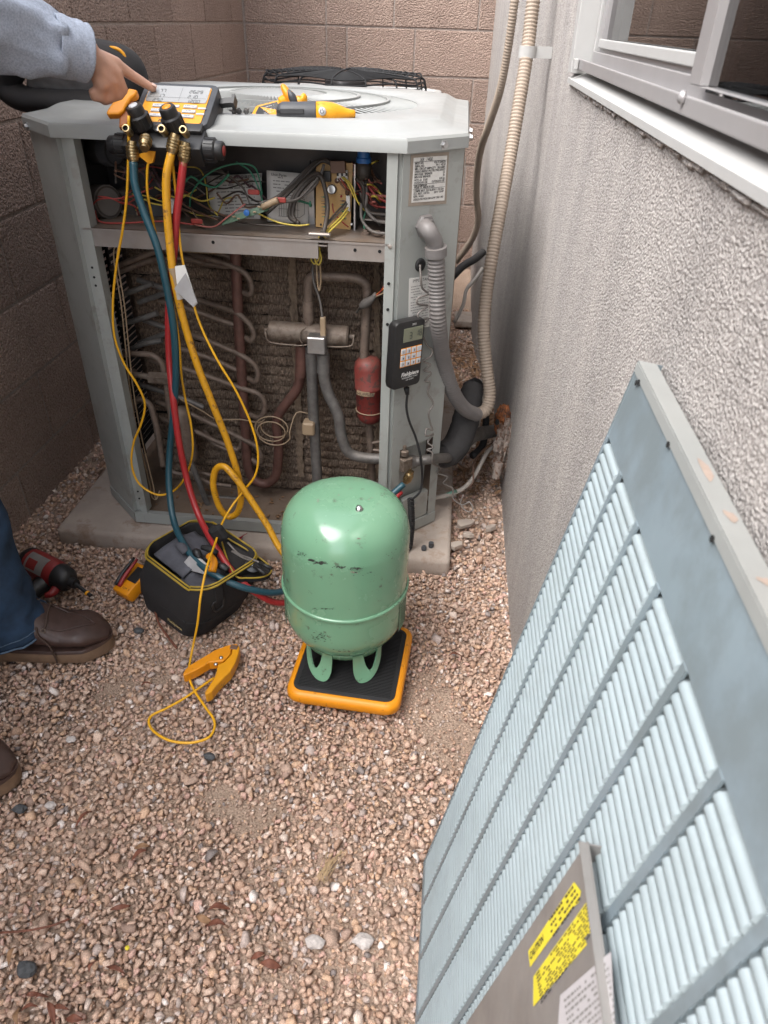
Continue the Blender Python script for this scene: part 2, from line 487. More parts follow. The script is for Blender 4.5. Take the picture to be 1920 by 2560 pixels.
# ------------------------------------------------------------------ materials of the large surfaces
def rough_mat(name, c1, c2, c3, sc_big, sc_fine, bump, bdist, rough=.95, streak=0.0, pit=.5, grain=0):
    m = bpy.data.materials.new(name); m.use_nodes = True
    nt = m.node_tree; N = nt.nodes; p = N['Principled BSDF']; p.inputs['Roughness'].default_value = rough
    p.inputs['Specular IOR Level'].default_value = .25
    geo = N.new('ShaderNodeNewGeometry')
    oi = N.new('ShaderNodeObjectInfo')
    def nz(s, d=5, r=.6, vec=None):
        n = N.new('ShaderNodeTexNoise'); n.inputs['Scale'].default_value = s; n.inputs['Detail'].default_value = d; n.inputs['Roughness'].default_value = r
        nt.links.new(vec or geo.outputs['Position'], n.inputs['Vector']); return n.outputs[0]
    def mr(x, a, b, lo=0., hi=1.):
        n = N.new('ShaderNodeMapRange'); n.inputs[1].default_value = a; n.inputs[2].default_value = b; n.inputs[3].default_value = lo; n.inputs[4].default_value = hi
        nt.links.new(x, n.inputs[0]); return n.outputs[0]
    def mix(f, a, b, bl='MIX'):
        n = N.new('ShaderNodeMix'); n.data_type = 'RGBA'; n.blend_type = bl
        if isinstance(f, float): n.inputs[0].default_value = f
        else: nt.links.new(f, n.inputs[0])
        for s, i in ((a, 6), (b, 7)):
            if isinstance(s, tuple): n.inputs[i].default_value = (*s, 1)
            else: nt.links.new(s, n.inputs[i])
        return n.outputs[2]
    fine = nz(sc_fine, 4, .65)
    if grain:
        vg = N.new('ShaderNodeTexVoronoi'); vg.inputs['Scale'].default_value = grain; nt.links.new(geo.outputs['Position'], vg.inputs['Vector'])
        ag = N.new('ShaderNodeMath'); ag.operation = 'MULTIPLY_ADD'; ag.inputs[1].default_value = .45; nt.links.new(nz(grain * .45, 3), ag.inputs[0]); nt.links.new(mr(vg.outputs[0], .05, .75, .55, .05), ag.inputs[2]); fine = ag.outputs[0]
    col = mix(mr(nz(sc_big, 6, .6), .3, .7), c1, c2)
    col = mix(mr(fine, .52, .72), col, c3)
    col = mix(1.0, col, mix(mr(fine, .25, .5), tuple([pit] * 3), (1., 1., 1.)), 'MULTIPLY')
    if streak:
        mp = N.new('ShaderNodeMapping'); mp.inputs['Scale'].default_value = (9, 9, .9)
        nt.links.new(geo.outputs['Position'], mp.inputs['Vector'])
        col = mix(1.0, col, mix(mr(nz(1.0, 4, .6, mp.outputs[0]), .35, .65), tuple([1 - streak] * 3), (1.06, 1.05, 1.04)), 'MULTIPLY')
    rnd = mr(oi.outputs['Random'], 0, 1, .88, 1.10)
    col = mix(1.0, col, N.new('ShaderNodeCombineColor').outputs[0], 'MULTIPLY') if False else col
    bc = N.new('ShaderNodeVectorMath'); bc.operation = 'SCALE'
    nt.links.new(col, bc.inputs[0]); nt.links.new(rnd, bc.inputs['Scale'])
    nt.links.new(bc.outputs[0], p.inputs['Base Color'])
    vor = N.new('ShaderNodeTexVoronoi'); vor.inputs['Scale'].default_value = sc_fine * .8; vor.feature = 'F1'
    nt.links.new(geo.outputs['Position'], vor.inputs['Vector'])
    ad = N.new('ShaderNodeMath'); ad.operation = 'ADD'
    nt.links.new(fine, ad.inputs[0]); nt.links.new(mr(vor.outputs[0], 0, .8, 1.0, 0), ad.inputs[1])
    b = N.new('ShaderNodeBump'); b.inputs['Strength'].default_value = bump; b.inputs['Distance'].default_value = bdist
    nt.links.new(ad.outputs[0], b.inputs['Height']); nt.links.new(b.outputs[0], p.inputs['Normal'])
    return m
M_['stucco'] = rough_mat('grey_stucco', (.435, .402, .380), (.49, .455, .432), (.60, .57, .548), 3, 420, .75, .0021, streak=.12, pit=.60, grain=350)
M_['block'] = rough_mat('split_brown_block', (.40, .29, .24), (.47, .345, .285), (.55, .43, .365), 6, 190, 1.0, .008, pit=.36)
M_['mortar'] = rough_mat('mortar', (.34, .28, .245), (.42, .35, .31), (.48, .42, .38), 9, 240, .7, .003)
M_['soil'] = rough_mat('dusty_soil', (.33, .235, .175), (.40, .295, .225), (.48, .37, .295), 8, 260, .8, .004)

# ------------------------------------------------------------------ ground
WX, WLX, WBY = .205, -1.085, 4.09
b = MB()
NX, NY = 60, 110
def gz(x, y):
    return .006 * mnoise.noise(Vector((x * 3, y * 3, 0))) - .012
b.grid(lambda s, t: Vector((-1.6 + 3.0 * s, -1.6 + 6.2 * t, gz(-1.6 + 3.0 * s, -1.6 + 6.2 * t))), NX, NY)
b.add([(-60, -60, -.05), (60, -60, -.05), (60, 60, -.05), (-60, 60, -.05)], [(0, 1, 2, 3)])
obj('ground', b, M_['soil'], kind='structure', smooth=True)

# ------------------------------------------------------------------ gravel
def stone_variants(n, k, seed):
    rr = random.Random(seed); out = []
    for _ in range(n):
        bm = bmesh.new()
        e = (rr.uniform(.8, 1.25), rr.uniform(.7, 1.0), rr.uniform(.5, .8))
        for i in range(k):
            v = Vector((rr.gauss(0, 1), rr.gauss(0, 1), rr.gauss(0, 1))).normalized() * rr.uniform(.88, 1.05)
            bm.verts.new((v.x * e[0], v.y * e[1], v.z * e[2]))
        r = bmesh.ops.convex_hull(bm, input=bm.verts)
        bmesh.ops.delete(bm, geom=list({g for g in r['geom_interior'] + r['geom_unused'] if isinstance(g, bmesh.types.BMVert)}), context='VERTS')
        bmesh.ops.triangulate(bm, faces=bm.faces[:])
        bm.verts.ensure_lookup_table()
        for i, v in enumerate(bm.verts): v.index = i
        out.append((np.array([tuple(v.co) for v in bm.verts]), np.array([[v.index for v in f.verts] for f in bm.faces])))
        bm.free()
    return out
def build_gravel():
    rs = np.random.RandomState(5)
    P = []
    def field(x0, x1, y0, y1, pitch, rmin, rmax, lift, keep=1.0):
        xs = np.arange(x0, x1, pitch); ys = np.arange(y0, y1, pitch)
        X, Y = np.meshgrid(xs, ys); X = X.ravel(); Y = Y.ravel()
        X = X + rs.uniform(-.6, .6, X.shape) * pitch; Y = Y + rs.uniform(-.6, .6, Y.shape) * pitch
        R = rmin + (rmax - rmin) * rs.beta(1.6, 4.2, X.shape)
        k = rs.uniform(size=X.shape) < keep
        P.append(np.stack([X[k], Y[k], R[k], np.full(k.sum(), lift)], 1))
    field(-1.09, .21, .28, 1.46, .0076, .0038, .0100, 0)
    field(-1.09, .21, .28, 1.46, .0138, .0055, .0128, .0035, .85)
    field(-1.09, .21, .28, 1.3, .06, .011, .019, .003, .45)
    field(-1.09, -.84, 1.46, 2.6, .011, .005, .012, 0)
    field(0.0, .21, 1.46, 3.4, .011, .005, .013, 0)
    field(-1.09, -.84, 1.46, 2.6, .03, .008, .016, .004, .6)
    field(0.0, .21, 1.46, 2.6, .035, .009, .02, .004, .6)
    field(-1.09, .21, -.7, .28, .02, .008, .016, 0)
    A = np.concatenate(P)
    inpad = (A[:, 0] > -.955) & (A[:, 0] < .055) & (A[:, 1] > 1.385) & (A[:, 1] < 2.4)
    A = A[~inpad]
    # bare dusty patches, as scuffed by feet
    dens = np.array([mnoise.noise(Vector((p[0] * 4.2 + 3.1, p[1] * 3.4, .3))) + .35 * mnoise.noise(Vector((p[0] * 17, p[1] * 17, 2))) for p in A])
    for (u, v, rad) in ((925, 1500, .10), (990, 1600, .09), (560, 1760, .06), (470, 1720, .04), (640, 2040, .05), (230, 1480, .06)):
        c = PZ(u, v, 0)
        d = np.hypot(A[:, 0] - c.x, A[:, 1] - c.y) / rad
        dens = dens + np.clip(1.1 - d, 0, 1) * .9
    bare = np.clip((dens - .50) / .3, 0, 1)
    keep = rs.uniform(size=len(A)) > bare * .5
    A[:, 2] *= np.where(bare > .4, .62, 1.0)
    A = A[keep]
    V = stone_variants(24, 12, 3)
    pal = np.array([(.43, .29, .215), (.40, .27, .20), (.37, .235, .165), (.44, .285, .19), (.48, .345, .265), (.52, .41, .34), (.58, .50, .45), (.33, .225, .17), (.38, .30, .26), (.29, .195, .15), (.20, .165, .15), (.44, .275, .22)])
    pw = np.array([18, 18, 13, 9, 13, 6, 2, 11, 7, 5, 1.5, 6], float); pw /= pw.sum()
    vs, fs, cs, o = [], [], [], 0
    vi = rs.randint(0, len(V), len(A))
    for k, (bv, bf) in enumerate(V):
        S = A[vi == k]
        n = len(S)
        q = rs.normal(size=(n, 4)); q[:, 1:3] *= .55; q /= np.linalg.norm(q, axis=1)[:, None]
        w, x, y, z = q.T
        R = np.stack([np.stack([1 - 2 * (y * y + z * z), 2 * (x * y - z * w), 2 * (x * z + y * w)], -1),
                      np.stack([2 * (x * y + z * w), 1 - 2 * (x * x + z * z), 2 * (y * z - x * w)], -1),
                      np.stack([2 * (x * z - y * w), 2 * (y * z + x * w), 1 - 2 * (x * x + y * y)], -1)], 1)
        pts = np.einsum('nij,kj->nki', R, bv) * S[:, 2][:, None, None]
        base = -.012 + S[:, 2] * .35 + S[:, 3] + rs.uniform(-.002, .004, n)
        pts += np.stack([S[:, 0], S[:, 1], base], 1)[:, None, :]
        col = pal[rs.choice(len(pal), n, p=pw)] * rs.uniform(.95, 1.22, (n, 1)) * np.array([1.19, 1.22, 1.25])
        nv = len(bv)
        vs.append(pts.reshape(-1, 3)); cs.append(np.repeat(col, nv, 0))
        fs.append((bf[None] + (np.arange(n) * nv)[:, None, None] + o).reshape(-1, 3))
        o += n * nv
    vs = np.concatenate(vs); fs = np.concatenate(fs); cs = np.concatenate(cs)
    me = bpy.data.meshes.new('gravel')
    me.vertices.add(len(vs)); me.vertices.foreach_set('co', vs.astype(np.float32).ravel())
    me.loops.add(len(fs) * 3); me.loops.foreach_set('vertex_index', fs.astype(np.int32).ravel())
    me.polygons.add(len(fs)); me.polygons.foreach_set('loop_start', np.arange(0, len(fs) * 3, 3, dtype=np.int32))
    me.update(calc_edges=True)
    at = me.color_attributes.new('stone_colour', 'FLOAT_COLOR', 'POINT')
    at.data.foreach_set('color', np.concatenate([cs, np.ones((len(cs), 1))], 1).astype(np.float32).ravel())
    m = bpy.data.materials.new('gravel_stone'); m.use_nodes = True
    nt = m.node_tree; N = nt.nodes; p = N['Principled BSDF']; p.inputs['Roughness'].default_value = .85; p.inputs['Specular IOR Level'].default_value = .3
    a = N.new('ShaderNodeAttribute'); a.attribute_name = 'stone_colour'
    geo = N.new('ShaderNodeNewGeometry')
    n = N.new('ShaderNodeTexNoise'); n.inputs['Scale'].default_value = 520; n.inputs['Detail'].default_value = 4; n.inputs['Roughness'].default_value = .7
    nt.links.new(geo.outputs['Position'], n.inputs['Vector'])
    r = N.new('ShaderNodeMapRange'); r.inputs[1].default_value = .3; r.inputs[2].default_value = .72; r.inputs[3].default_value = .58; r.inputs[4].default_value = 1.42
    nt.links.new(n.outputs[0], r.inputs[0])
    s = N.new('ShaderNodeVectorMath'); s.operation = 'SCALE'
    nt.links.new(a.outputs['Color'], s.inputs[0]); nt.links.new(r.outputs[0], s.inputs['Scale'])
    nt.links.new(s.outputs[0], p.inputs['Base Color'])
    bu = N.new('ShaderNodeBump'); bu.inputs['Strength'].default_value = .6; bu.inputs['Distance'].default_value = .0015
    nt.links.new(n.outputs[0], bu.inputs['Height']); nt.links.new(bu.outputs[0], p.inputs['Normal'])
    me.materials.append(m)
    o = bpy.data.objects.new('gravel', me); COL.objects.link(o)
    tag(o, 'loose pinkish tan crushed gravel covering the passage floor', 'gravel', kind='stuff')
build_gravel()

# ------------------------------------------------------------------ block walls
COURSE = .194
def block_mesh(L, axis, seed):
    """one split-textured block: front face towards the passage, edges worn"""
    rr = random.Random(seed)
    bm = bmesh.new(); bmesh.ops.create_cube(bm, size=1)
    s = (.10, L - .008, COURSE - .008) if axis == 'x' else (L - .008, .10, COURSE - .008)
    for v in bm.verts: v.co = Vector((v.co.x * s[0], v.co.y * s[1], v.co.z * s[2] + s[2] / 2))
    bmesh.ops.bevel(bm, geom=bm.edges[:], offset=.003, segments=1, affect='EDGES')
    me = bpy.data.meshes.new('block'); bm.to_mesh(me); bm.free()
    me.materials.append(M_['block'])
    return me
def add_block(me, loc, parent):
    o = bpy.data.objects.new('block', me); COL.objects.link(o); o.parent = parent
    o.location = Vector(loc) - WORIG[parent.name]
LW = thing('block_wall', (WLX, 1.5, 0), 'long brown concrete block wall along the left side of the passage', 'wall')
BWL = thing('block_wall', (-.4, WBY, 0), 'brown concrete block wall closing the far end behind the units', 'wall')
b = MB(); b.box((WLX - .0545, 1.5, .87), (.10, 6.2, 1.90)); obj('mortar', b, M_['mortar'], LW)
b = MB(); b.box((-.43, WBY + .0545, .87), (1.5, .10, 1.90)); obj('mortar', b, M_['mortar'], BWL)
bfull, bhalf = block_mesh(.40, 'x', 1), block_mesh(.20, 'x', 2)
for c in range(10):
    z = -.11 + c * COURSE + .052
    off = 0 if c % 2 else .20
    y = WBY - off
    if off: add_block(bhalf, (WLX - .05, WBY - .10, z), LW)
    while y > -.9:
        add_block(bfull, (WLX - .05, y - .20, z), LW); y -= .40
CA = (-1.08, -.68, -.354, .046, .30); CB = (-1.08, -.68, -.58, -.25, .15, .30)
bm_cache = {}
for c in range(10):
    z = -.11 + c * COURSE + .052
    xs = CA if c % 2 == 0 else CB
    for x0, x1 in zip(xs[:-1], xs[1:]):
        k = round(x1 - x0, 3)
        if k not in bm_cache: bm_cache[k] = block_mesh(k, 'y', 3)
        add_block(bm_cache[k], ((x0 + x1) / 2, WBY + .05, z), BWL)

# ------------------------------------------------------------------ house: stuccoed wall, window, added roof edge out of view
HOUSE = thing('house', (WX, 1.0, 0), 'grey stucco house wall with a sliding window on the right', 'house')
def Z3(zx, zy, x):
    return PX((1080 + zx / 1.975) * .864, zy / 1.975 * .864, x)
wl0 = PX(1222, 182, WX - .012)
WY1 = wl0.y + .0          # far end of the window opening
WZ0 = wl0.z + .012        # its bottom
WY0, WZ1 = .12, 2.05
TH = .16
def plan(y0, y1):
    pts = []
    n = max(2, int((y1 - y0) / .05))
    for i in range(n + 1):
        y = y0 + (y1 - y0) * i / n
        t = min(1, max(0, (y - 2.15) / 1.0)); t = t * t * (3 - 2 * t)
        pts.append((WX - .085 * t, y))
    return pts + [(WX + TH, y1), (WX + TH, y0)]
b = MB()
b.prism(plan(WY1, 4.3), -.15, 2.62)
b.prism(plan(-1.6, WY1), -.15, WZ0)
b.prism(plan(WY0, WY1), WZ1, 2.62)
b.prism(plan(-1.6, WY0), WZ0, 2.62)
obj('wall', b, M_['stucco'], HOUSE)
b = MB(); b.box((WX + .10, 1.3, 2.66), (.34, 6.0, .07)); b.box((WX - .08, 1.3, 2.70), (.02, 6.0, .20))
obj('unseen_eave', b, M_['trimwhite'], HOUSE)  # roof edge out of view, added to shape sky light, short for a brighter wall
b = MB(); b.box((WX + 1.2, 1.3, 2.60), (2.0, 6.0, .05)); b.box((WX + 2.2, 1.3, 1.3), (.05, 6.0, 2.7)); b.box((WX + 1.2, 4.28, 1.3), (2.0, .05, 2.7)); b.box((WX + 1.2, -1.6, 1.3), (2.0, .05, 2.7)); b.box((WX + 1.2, 1.3, .3), (2.0, 6.0, .05))
obj('room', b, M_['trimwhite'], HOUSE)
# ragged stucco lip under the sill
b = MB(); rr = random.Random(4)
for i in range(120):
    y = WY1 + .02 - i * (WY1 - WY0) / 120 + rr.uniform(-.004, .004)
    r = rr.uniform(.0010, .0034)
    b.rbox((WX - .003, y, WZ0 - .012 + rr.uniform(-.004, .002)), (r * 1.6, rr.uniform(.012, .03), r * 1.9), r * .6, 1)
obj('stucco_lip', b, M_['stucco'], HOUSE, smooth=True)
# window
b = MB()
yL = WY1
b.box((WX - .006, (yL + WY0) / 2, WZ0 + .004), (.05, yL - WY0, .010))
sl = MB()
sl.add([(WX - .010, yL, WZ0 - .001), (WX - .010, WY0, WZ0 - .001), (WX + .03, WY0, WZ0 + .016), (WX + .03, yL, WZ0 + .016),
        (WX - .010, yL, WZ0 - .009), (WX - .010, WY0, WZ0 - .009), (WX + .03, WY0, WZ0 - .004), (WX + .03, yL, WZ0 - .004)],
       [(0, 1, 2, 3), (4, 7, 6, 5), (0, 4, 5, 1), (1, 5, 6, 2), (2, 6, 7, 3), (3, 7, 4, 0)])
WIN = obj('window', sl, M_['white'], HOUSE)   # the white sill board carries the rest of the window
def wpart(name, boxes, m, bevel=.0015):
    q = MB()
    for (x0, x1, y0, y1, z0, z1) in boxes:
        q.box(((x0 + x1) / 2, (y0 + y1) / 2, (z0 + z1) / 2), (abs(x1 - x0), abs(y1 - y0), abs(z1 - z0)))
    return obj(name, q, m, WIN, bevel=bevel)
zb = WZ0 + .018
wpart('frame', [(WX - .012, WX + .05, yL - .045, yL - .002, zb - .01, WZ1 - .002), (WX + .022, WX + .05, yL - .060, yL - .047, zb, WZ1 - .004)], M_['white'])
wpart('track', [(WX - .004, WX + .0, WY0, yL - .047, zb - .002, zb + .014), (WX + .001, WX + .05, WY0, yL - .061, zb + .001, zb + .006), (WX + .020, WX + .023, WY0, yL - .062, zb + .0065, zb + .026)], M_['alu'])
wpart('weep_cover', [(WX - .012, WX - .005, yL - .085, yL - .062, zb - .003, zb + .014)], M_['white'])
s1 = Z3(790, 195, WX + .032); s2 = Z3(1290, 275, WX + .032)
yn = Z3(1296, 290, WX + .002).y   # where the two sashes meet
rt = (s1.z + s2.z) / 2         # top of the far sash's bottom rail
wpart('sash', [(WX + .026, WX + .046, yn - .03, yL - .064, zb + .008, rt), (WX + .026, WX + .046, yL - .10, yL - .065, rt + .001, WZ1 - .01), (WX + .026, WX + .046, yn - .03, yn - .005, rt + .001, WZ1 - .01)], M_['alu'])
wpart('glazing_bead', [(WX + .021, WX + .0255, yn + .0, yL - .10, rt - .009, rt + .004)], M_['white'])
n1 = Z3(1330, 430, WX + .004); rt2 = n1.z
wpart('sash', [(WX + .002, WX + .020, WY0, yn, zb + .022, rt2), (WX + .002, WX + .020, yn - .036, yn, rt2 + .001, WZ1 - .01)], M_['alu'])
gp = bpy.data.materials.new('window_glass'); gp.use_nodes = True
nt = gp.node_tree; nt.nodes.clear()
gl = nt.nodes.new('ShaderNodeBsdfGlossy'); gl.inputs['Roughness'].default_value = .02; gl.inputs['Color'].default_value = (.85, .85, .85, 1)
tr = nt.nodes.new('ShaderNodeBsdfTransparent'); tr.inputs['Color'].default_value = (.55, .56, .56, 1)
fr = nt.nodes.new('ShaderNodeFresnel'); fr.inputs['IOR'].default_value = 2.3
mx = nt.nodes.new('ShaderNodeMixShader'); mo = nt.nodes.new('ShaderNodeOutputMaterial')
nt.links.new(fr.outputs[0], mx.inputs[0]); nt.links.new(tr.outputs[0], mx.inputs[1]); nt.links.new(gl.outputs[0], mx.inputs[2]); nt.links.new(mx.outputs[0], mo.inputs[0])
M_['glass'] = gp
wpart('pane', [(WX + .034, WX + .038, yn - .004, yL - .09, rt - .004, WZ1 - .01)], gp, 0)
wpart('pane', [(WX + .010, WX + .014, WY0, yn - .03, rt2 - .004, WZ1 - .01)], gp, 0)
wpart('blind', [(WX + .075, WX + .079, yL - .22, yL - .06, WZ0 + .02, WZ1 - .01)], M_['trimwhite'], 0)
q = MB(); q.lathe([(0, 0), (.006, 0), (.006, .003), (.003, .006), (0, .006)], 10, frame((WX - .004, Z3(1240, 600, WX).y, zb + .012), (0, 1, 0), (0, 0, 1)) @ Matrix.Rotation(math.pi, 4, 'X'))
obj('screw', q, M_['alu'], WIN, smooth=True)
# hole through the wall: broken stucco, rusty foam
hc = PX(1088, 935, WX - .03)
HC = Vector((WX - .012, hc.y, hc.z))
def blob(c, s, seed, amp=.3, fr=3, sub=3):
    bm = bmesh.new(); bmesh.ops.create_icosphere(bm, subdivisions=sub, radius=1)
    for v in bm.verts:
        k = 1 + amp * mnoise.noise(v.co * fr + Vector((seed, 0, 0))) + amp * .5 * mnoise.noise(v.co * fr * 2.7 + Vector((0, seed, 0)))
        v.co = Vector((v.co.x * s[0] * k, v.co.y * s[1] * k, v.co.z * s[2] * k))
    q = MB(); q.bm(bm, c); return q
q = blob(PX(1092, 965, WX - .006), (.030, .044, .080), 3, .55, 4, 4)
obj('broken_stucco', q, M_['mortar_lump'], HOUSE)
q = blob(PX(1085, 908, WX - .022), (.022, .030, .046), 8, .25, 5, 4)
obj('foam_fill', q, M_['foam_orange'], HOUSE)
q = blob(PX(1074, 912, WX - .042), (.006, .007, .009), 2, .2, 3, 2)
obj('foam_hole', q, M_['void'], HOUSE)
q = MB(); a = PX(1078, 1000, WX - .025); q.tube([a, a + Vector((-.004, -.006, -.045))], .012, 12, 1); obj('pipe_sleeve', q, M_['mortar_lump'], HOUSE, smooth=True, auto=40)

# ------------------------------------------------------------------ concrete pad
q = MB(); q.rbox((-.45, 1.92, -.0), (1.02, 1.06, .07), .012, 2)
obj('concrete_pad', q, M_['conc'], smooth=True, auto=50, label='flat weathered concrete pad under the opened unit', cat='concrete pad')
# ------------------------------------------------------------------ the opened heat pump
def PP(u, v, p0, n):
    r = Vector(_ray(u, v)); n = Vector(n); c = Vector((0, 0, CAM_H))
    return c + r * ((Vector(p0) - c).dot(n) / r.dot(n))
def path(pts, y=None):
    return [PY(p[0], p[1], p[2] if len(p) > 2 else y) for p in pts]
UX0, UX1, UY0, UY1, UC = -.875, 0.012, 1.445, 2.34, .112
UZ0, UZ1 = .040, .938
UNIT = thing('heat_pump', (-.43, 1.85, .035), 'opened pale grey outdoor heat pump with its front panel removed', 'heat pump')
def part(name, q, m, parent=None, smooth=False, auto=None, bevel=0, label=None, kind=None):
    return obj(name, q, m, parent or UNIT, smooth=smooth, auto=auto, bevel=bevel, label=label, kind=kind)
S2 = math.sqrt(.5)
# base pan with its front rail
q = MB(); q.prism(chamfer_outline(UX0 + .01, UX1 - .01, UY0 + .012, UY1 - .01, UC), UZ0 + .002, UZ0 + .012)
part('base_pan', q, M_['pan'])
q = MB()
o_ = chamfer_outline(UX0, UX1, UY0, UY1, UC)
for i in (7, 0, 1):
    a, c = Vector((*o_[i], 0)), Vector((*o_[(i + 1) % 8], 0)); d = (c - a).normalized(); nrm = Vector((d.y, -d.x, 0))
    q.add([a + nrm * .003 + Vector((0, 0, UZ0)), c + nrm * .003 + Vector((0, 0, UZ0)), c + nrm * .003 + Vector((0, 0, .070)), a + nrm * .003 + Vector((0, 0, .070)),
           a - nrm * .012 + Vector((0, 0, .070)), c - nrm * .012 + Vector((0, 0, .070)), c - nrm * .012 + Vector((0, 0, .062)), a - nrm * .012 + Vector((0, 0, .062))],
          [(0, 1, 2, 3), (3, 2, 5, 4), (4, 5, 6, 7)])
part('base_rail', q, M_['paint'])
# left front post: chamfer face, front flange with a rib, inner return
def sheet(q, prof, z0, z1):
    vs = [(p[0], p[1], z0) for p in prof] + [(p[0], p[1], z1) for p in prof]
    n = len(prof)
    q.add(vs, [(i, i + 1, n + i + 1, n + i) for i in range(n - 1)])
q = MB()
prof = [(UX0, UY0 + .17), (UX0, UY0 + UC), (UX0 + UC, UY0), (UX0 + UC + .004, UY0 + .010), (UX0 + UC + .014, UY0 + .010), (UX0 + UC + .017, UY0), (UX0 + UC + .034, UY0), (UX0 + UC + .034, UY0 + .03)]
sheet(q, prof, .070, UZ1)
lp = part('corner_post', q, M_['paint'])
m_ = lp.modifiers.new('sheet', 'SOLIDIFY'); m_.thickness = .0015; m_.offset = -1
for (u, v) in ((150, 575), (196, 616), (255, 1058), (256, 1073), (190, 598)):
    p = PY(u, v, UY0)
    q = MB(); q.lathe([(.0026, 0), (.0026, .0008), (0, .0008)], 8, frame((min(max(p.x, UX0 + UC + .020), UX0 + UC + .031), UY0 - .0004, p.z), (1, 0, 0), (0, 0, 1)))
    part('screw_hole', q, M_['void'])
# right front post
q = MB()
prof = [(UX1, UY0 + .17), (UX1, UY0 + UC), (UX1 - UC, UY0), (UX1 - UC - .003, UY0 + .009), (UX1 - UC - .008, UY0 + .009), (UX1 - UC - .010, UY0), (UX1 - UC - .030, UY0), (UX1 - UC - .030, UY0 + .03)]
sheet(q, prof, .300, UZ1)
prof2 = [(UX1 - UC + .018, UY0 + .018), (UX1 - UC, UY0), (UX1 - UC - .003, UY0 + .009), (UX1 - UC - .008, UY0 + .009), (UX1 - UC - .010, UY0), (UX1 - UC - .030, UY0), (UX1 - UC - .030, UY0 + .03)]
sheet(q, prof2, .070, .300)
prof3 = [(UX1, UY0 + .17), (UX1, UY0 + UC), (UX1 - .018, UY0 + UC - .018)]
sheet(q, prof3, .070, .300)
rp = part('corner_post', q, M_['paint'])
m_ = rp.modifiers.new('sheet', 'SOLIDIFY'); m_.thickness = .0015; m_.offset = 1
RN = Vector((S2, -S2, 0)); R0 = Vector((UX1 - UC, UY0, 0)); RX = Vector((S2, S2, 0))
def PR(u, v, off=.0): return PP(u, v, R0 + RN * off, RN)
def FR(p): return frame(p, RX, (0, 0, 1))
# recessed valve panel below, with the lower cover
q = MB(); c0 = R0 + RX * .0707 - RN * .022
q.box((0, 0, 0), (.118, .232, .002), FR(Vector((c0.x, c0.y, .186))))
part('valve_panel', q, M_['paint'])
q = MB(); q.box((0, 0, 0), (.085, .075, .016), FR(R0 + RX * .085 - RN * .006 + Vector((0, 0, .112)))); q.box((0, 0, 0), (.075, .03, .012), FR(R0 + RX * .080 - RN * .002 + Vector((0, 0, .058))))
part('lower_cover', q, M_['paint'], bevel=.003)
q = MB(); q.lathe([(.0055, 0), (.0055, .004), (.003, .006), (0, .006)], 10, FR(PR(893, 1090, .004)))
part('screw', q, M_['steel'], smooth=True)
for (u, v) in ((984, 532), (848, 613), (848, 669), (848, 701)):
    p = PY(u if u < 900 else 848, v, UY0)
    q = MB(); r_ = .0042 if v in (532,) else .0032
    q.lathe([(r_, 0), (r_, .0016), (0, .002)], 10, frame((UX1 - UC - .020, UY0 - .0004, p.z), (1, 0, 0), (0, 0, 1)))
    part('screw' if v == 532 else 'screw_hole', q, M_['steel'] if v == 532 else M_['void'])
# back posts and the two shaded inner walls
q = MB(); q.box((UX0 + .02, UY1 - .05, .5), (.04, .1, .87)); part('corner_post', q, M_['paint'])
q = MB(); q.box((UX1 - .02, UY1 - .05, .5), (.04, .1, .87)); part('corner_post', q, M_['paint'])
# louvres on the right side: slats over a dark backing
q = MB(); q.box((UX1 - .016, 1.90, .505), (.004, .58, .86)); part('side_backing', q, M_['fins'])
M_['sideslat'] = mat('dusty_side_louvre', (.30, .255, .21), .7, var=.2, vscale=40, dust=(.30, .23, .175), dusta=.5)
q = MB(); q.box((0, 0, 0), (.010, .58, .0085), Matrix.Rotation(math.radians(28), 4, 'Y'))
lv = part('louver', q, M_['sideslat']); lv.location = Vector((UX1 - .006, 1.90, .09)) - UNIT.location
for i in range(1, 53):
    copy_mesh(lv, 'louver', Vector((UX1 - .006, 1.90, .09 + i * .0158)) - UNIT.location, UNIT)
for y in (1.75, 1.92, 2.08):
    q = MB(); q.box((UX1 + .001, y, .505), (.004, .012, .86)); part('louver_strut', q, M_['sideslat'])
# left side seen from inside: black open grille
q = MB(); q.box((0, 0, 0), (.006, .36, .0085), Matrix.Rotation(math.radians(-25), 4, 'Y'))
lv = part('grille_bar', q, M_['void']); lv.location = Vector((UX0 + .030, 1.75, .10)) - UNIT.location
for i in range(1, 40):
    copy_mesh(lv, 'grille_bar', Vector((UX0 + .030, 1.75, .10 + i * .0168)) - UNIT.location, UNIT)
for y in (1.575, 1.66, 1.72):
    q = MB(); q.box((UX0 + .036, y, .43), (.006, .009, .70)); part('grille_upright', q, M_['void'])
# coil: rows of fuzzy spine fins
_nt = M_['fins'].node_tree; _N = _nt.nodes; _p = _N['Principled BSDF']
_g = _N.new('ShaderNodeNewGeometry'); _m = _N.new('ShaderNodeMapping'); _m.inputs['Scale'].default_value = (520, 120, 90); _n = _N.new('ShaderNodeTexNoise'); _n.inputs['Scale'].default_value = 1.0; _n.inputs['Detail'].default_value = 3
_nt.links.new(_g.outputs['Position'], _m.inputs['Vector']); _nt.links.new(_m.outputs[0], _n.inputs['Vector'])
_b = _N.new('ShaderNodeBump'); _b.inputs['Strength'].default_value = 1.0; _b.inputs['Distance'].default_value = .006
_nt.links.new(_n.outputs[0], _b.inputs['Height']); _nt.links.new(_b.outputs[0], _p.inputs['Normal'])
_r = _N.new('ShaderNodeMapRange'); _r.inputs[1].default_value = .35; _r.inputs[2].default_value = .68; _r.inputs[3].default_value = .45; _r.inputs[4].default_value = 1.5; _nt.links.new(_n.outputs[0], _r.inputs[0])
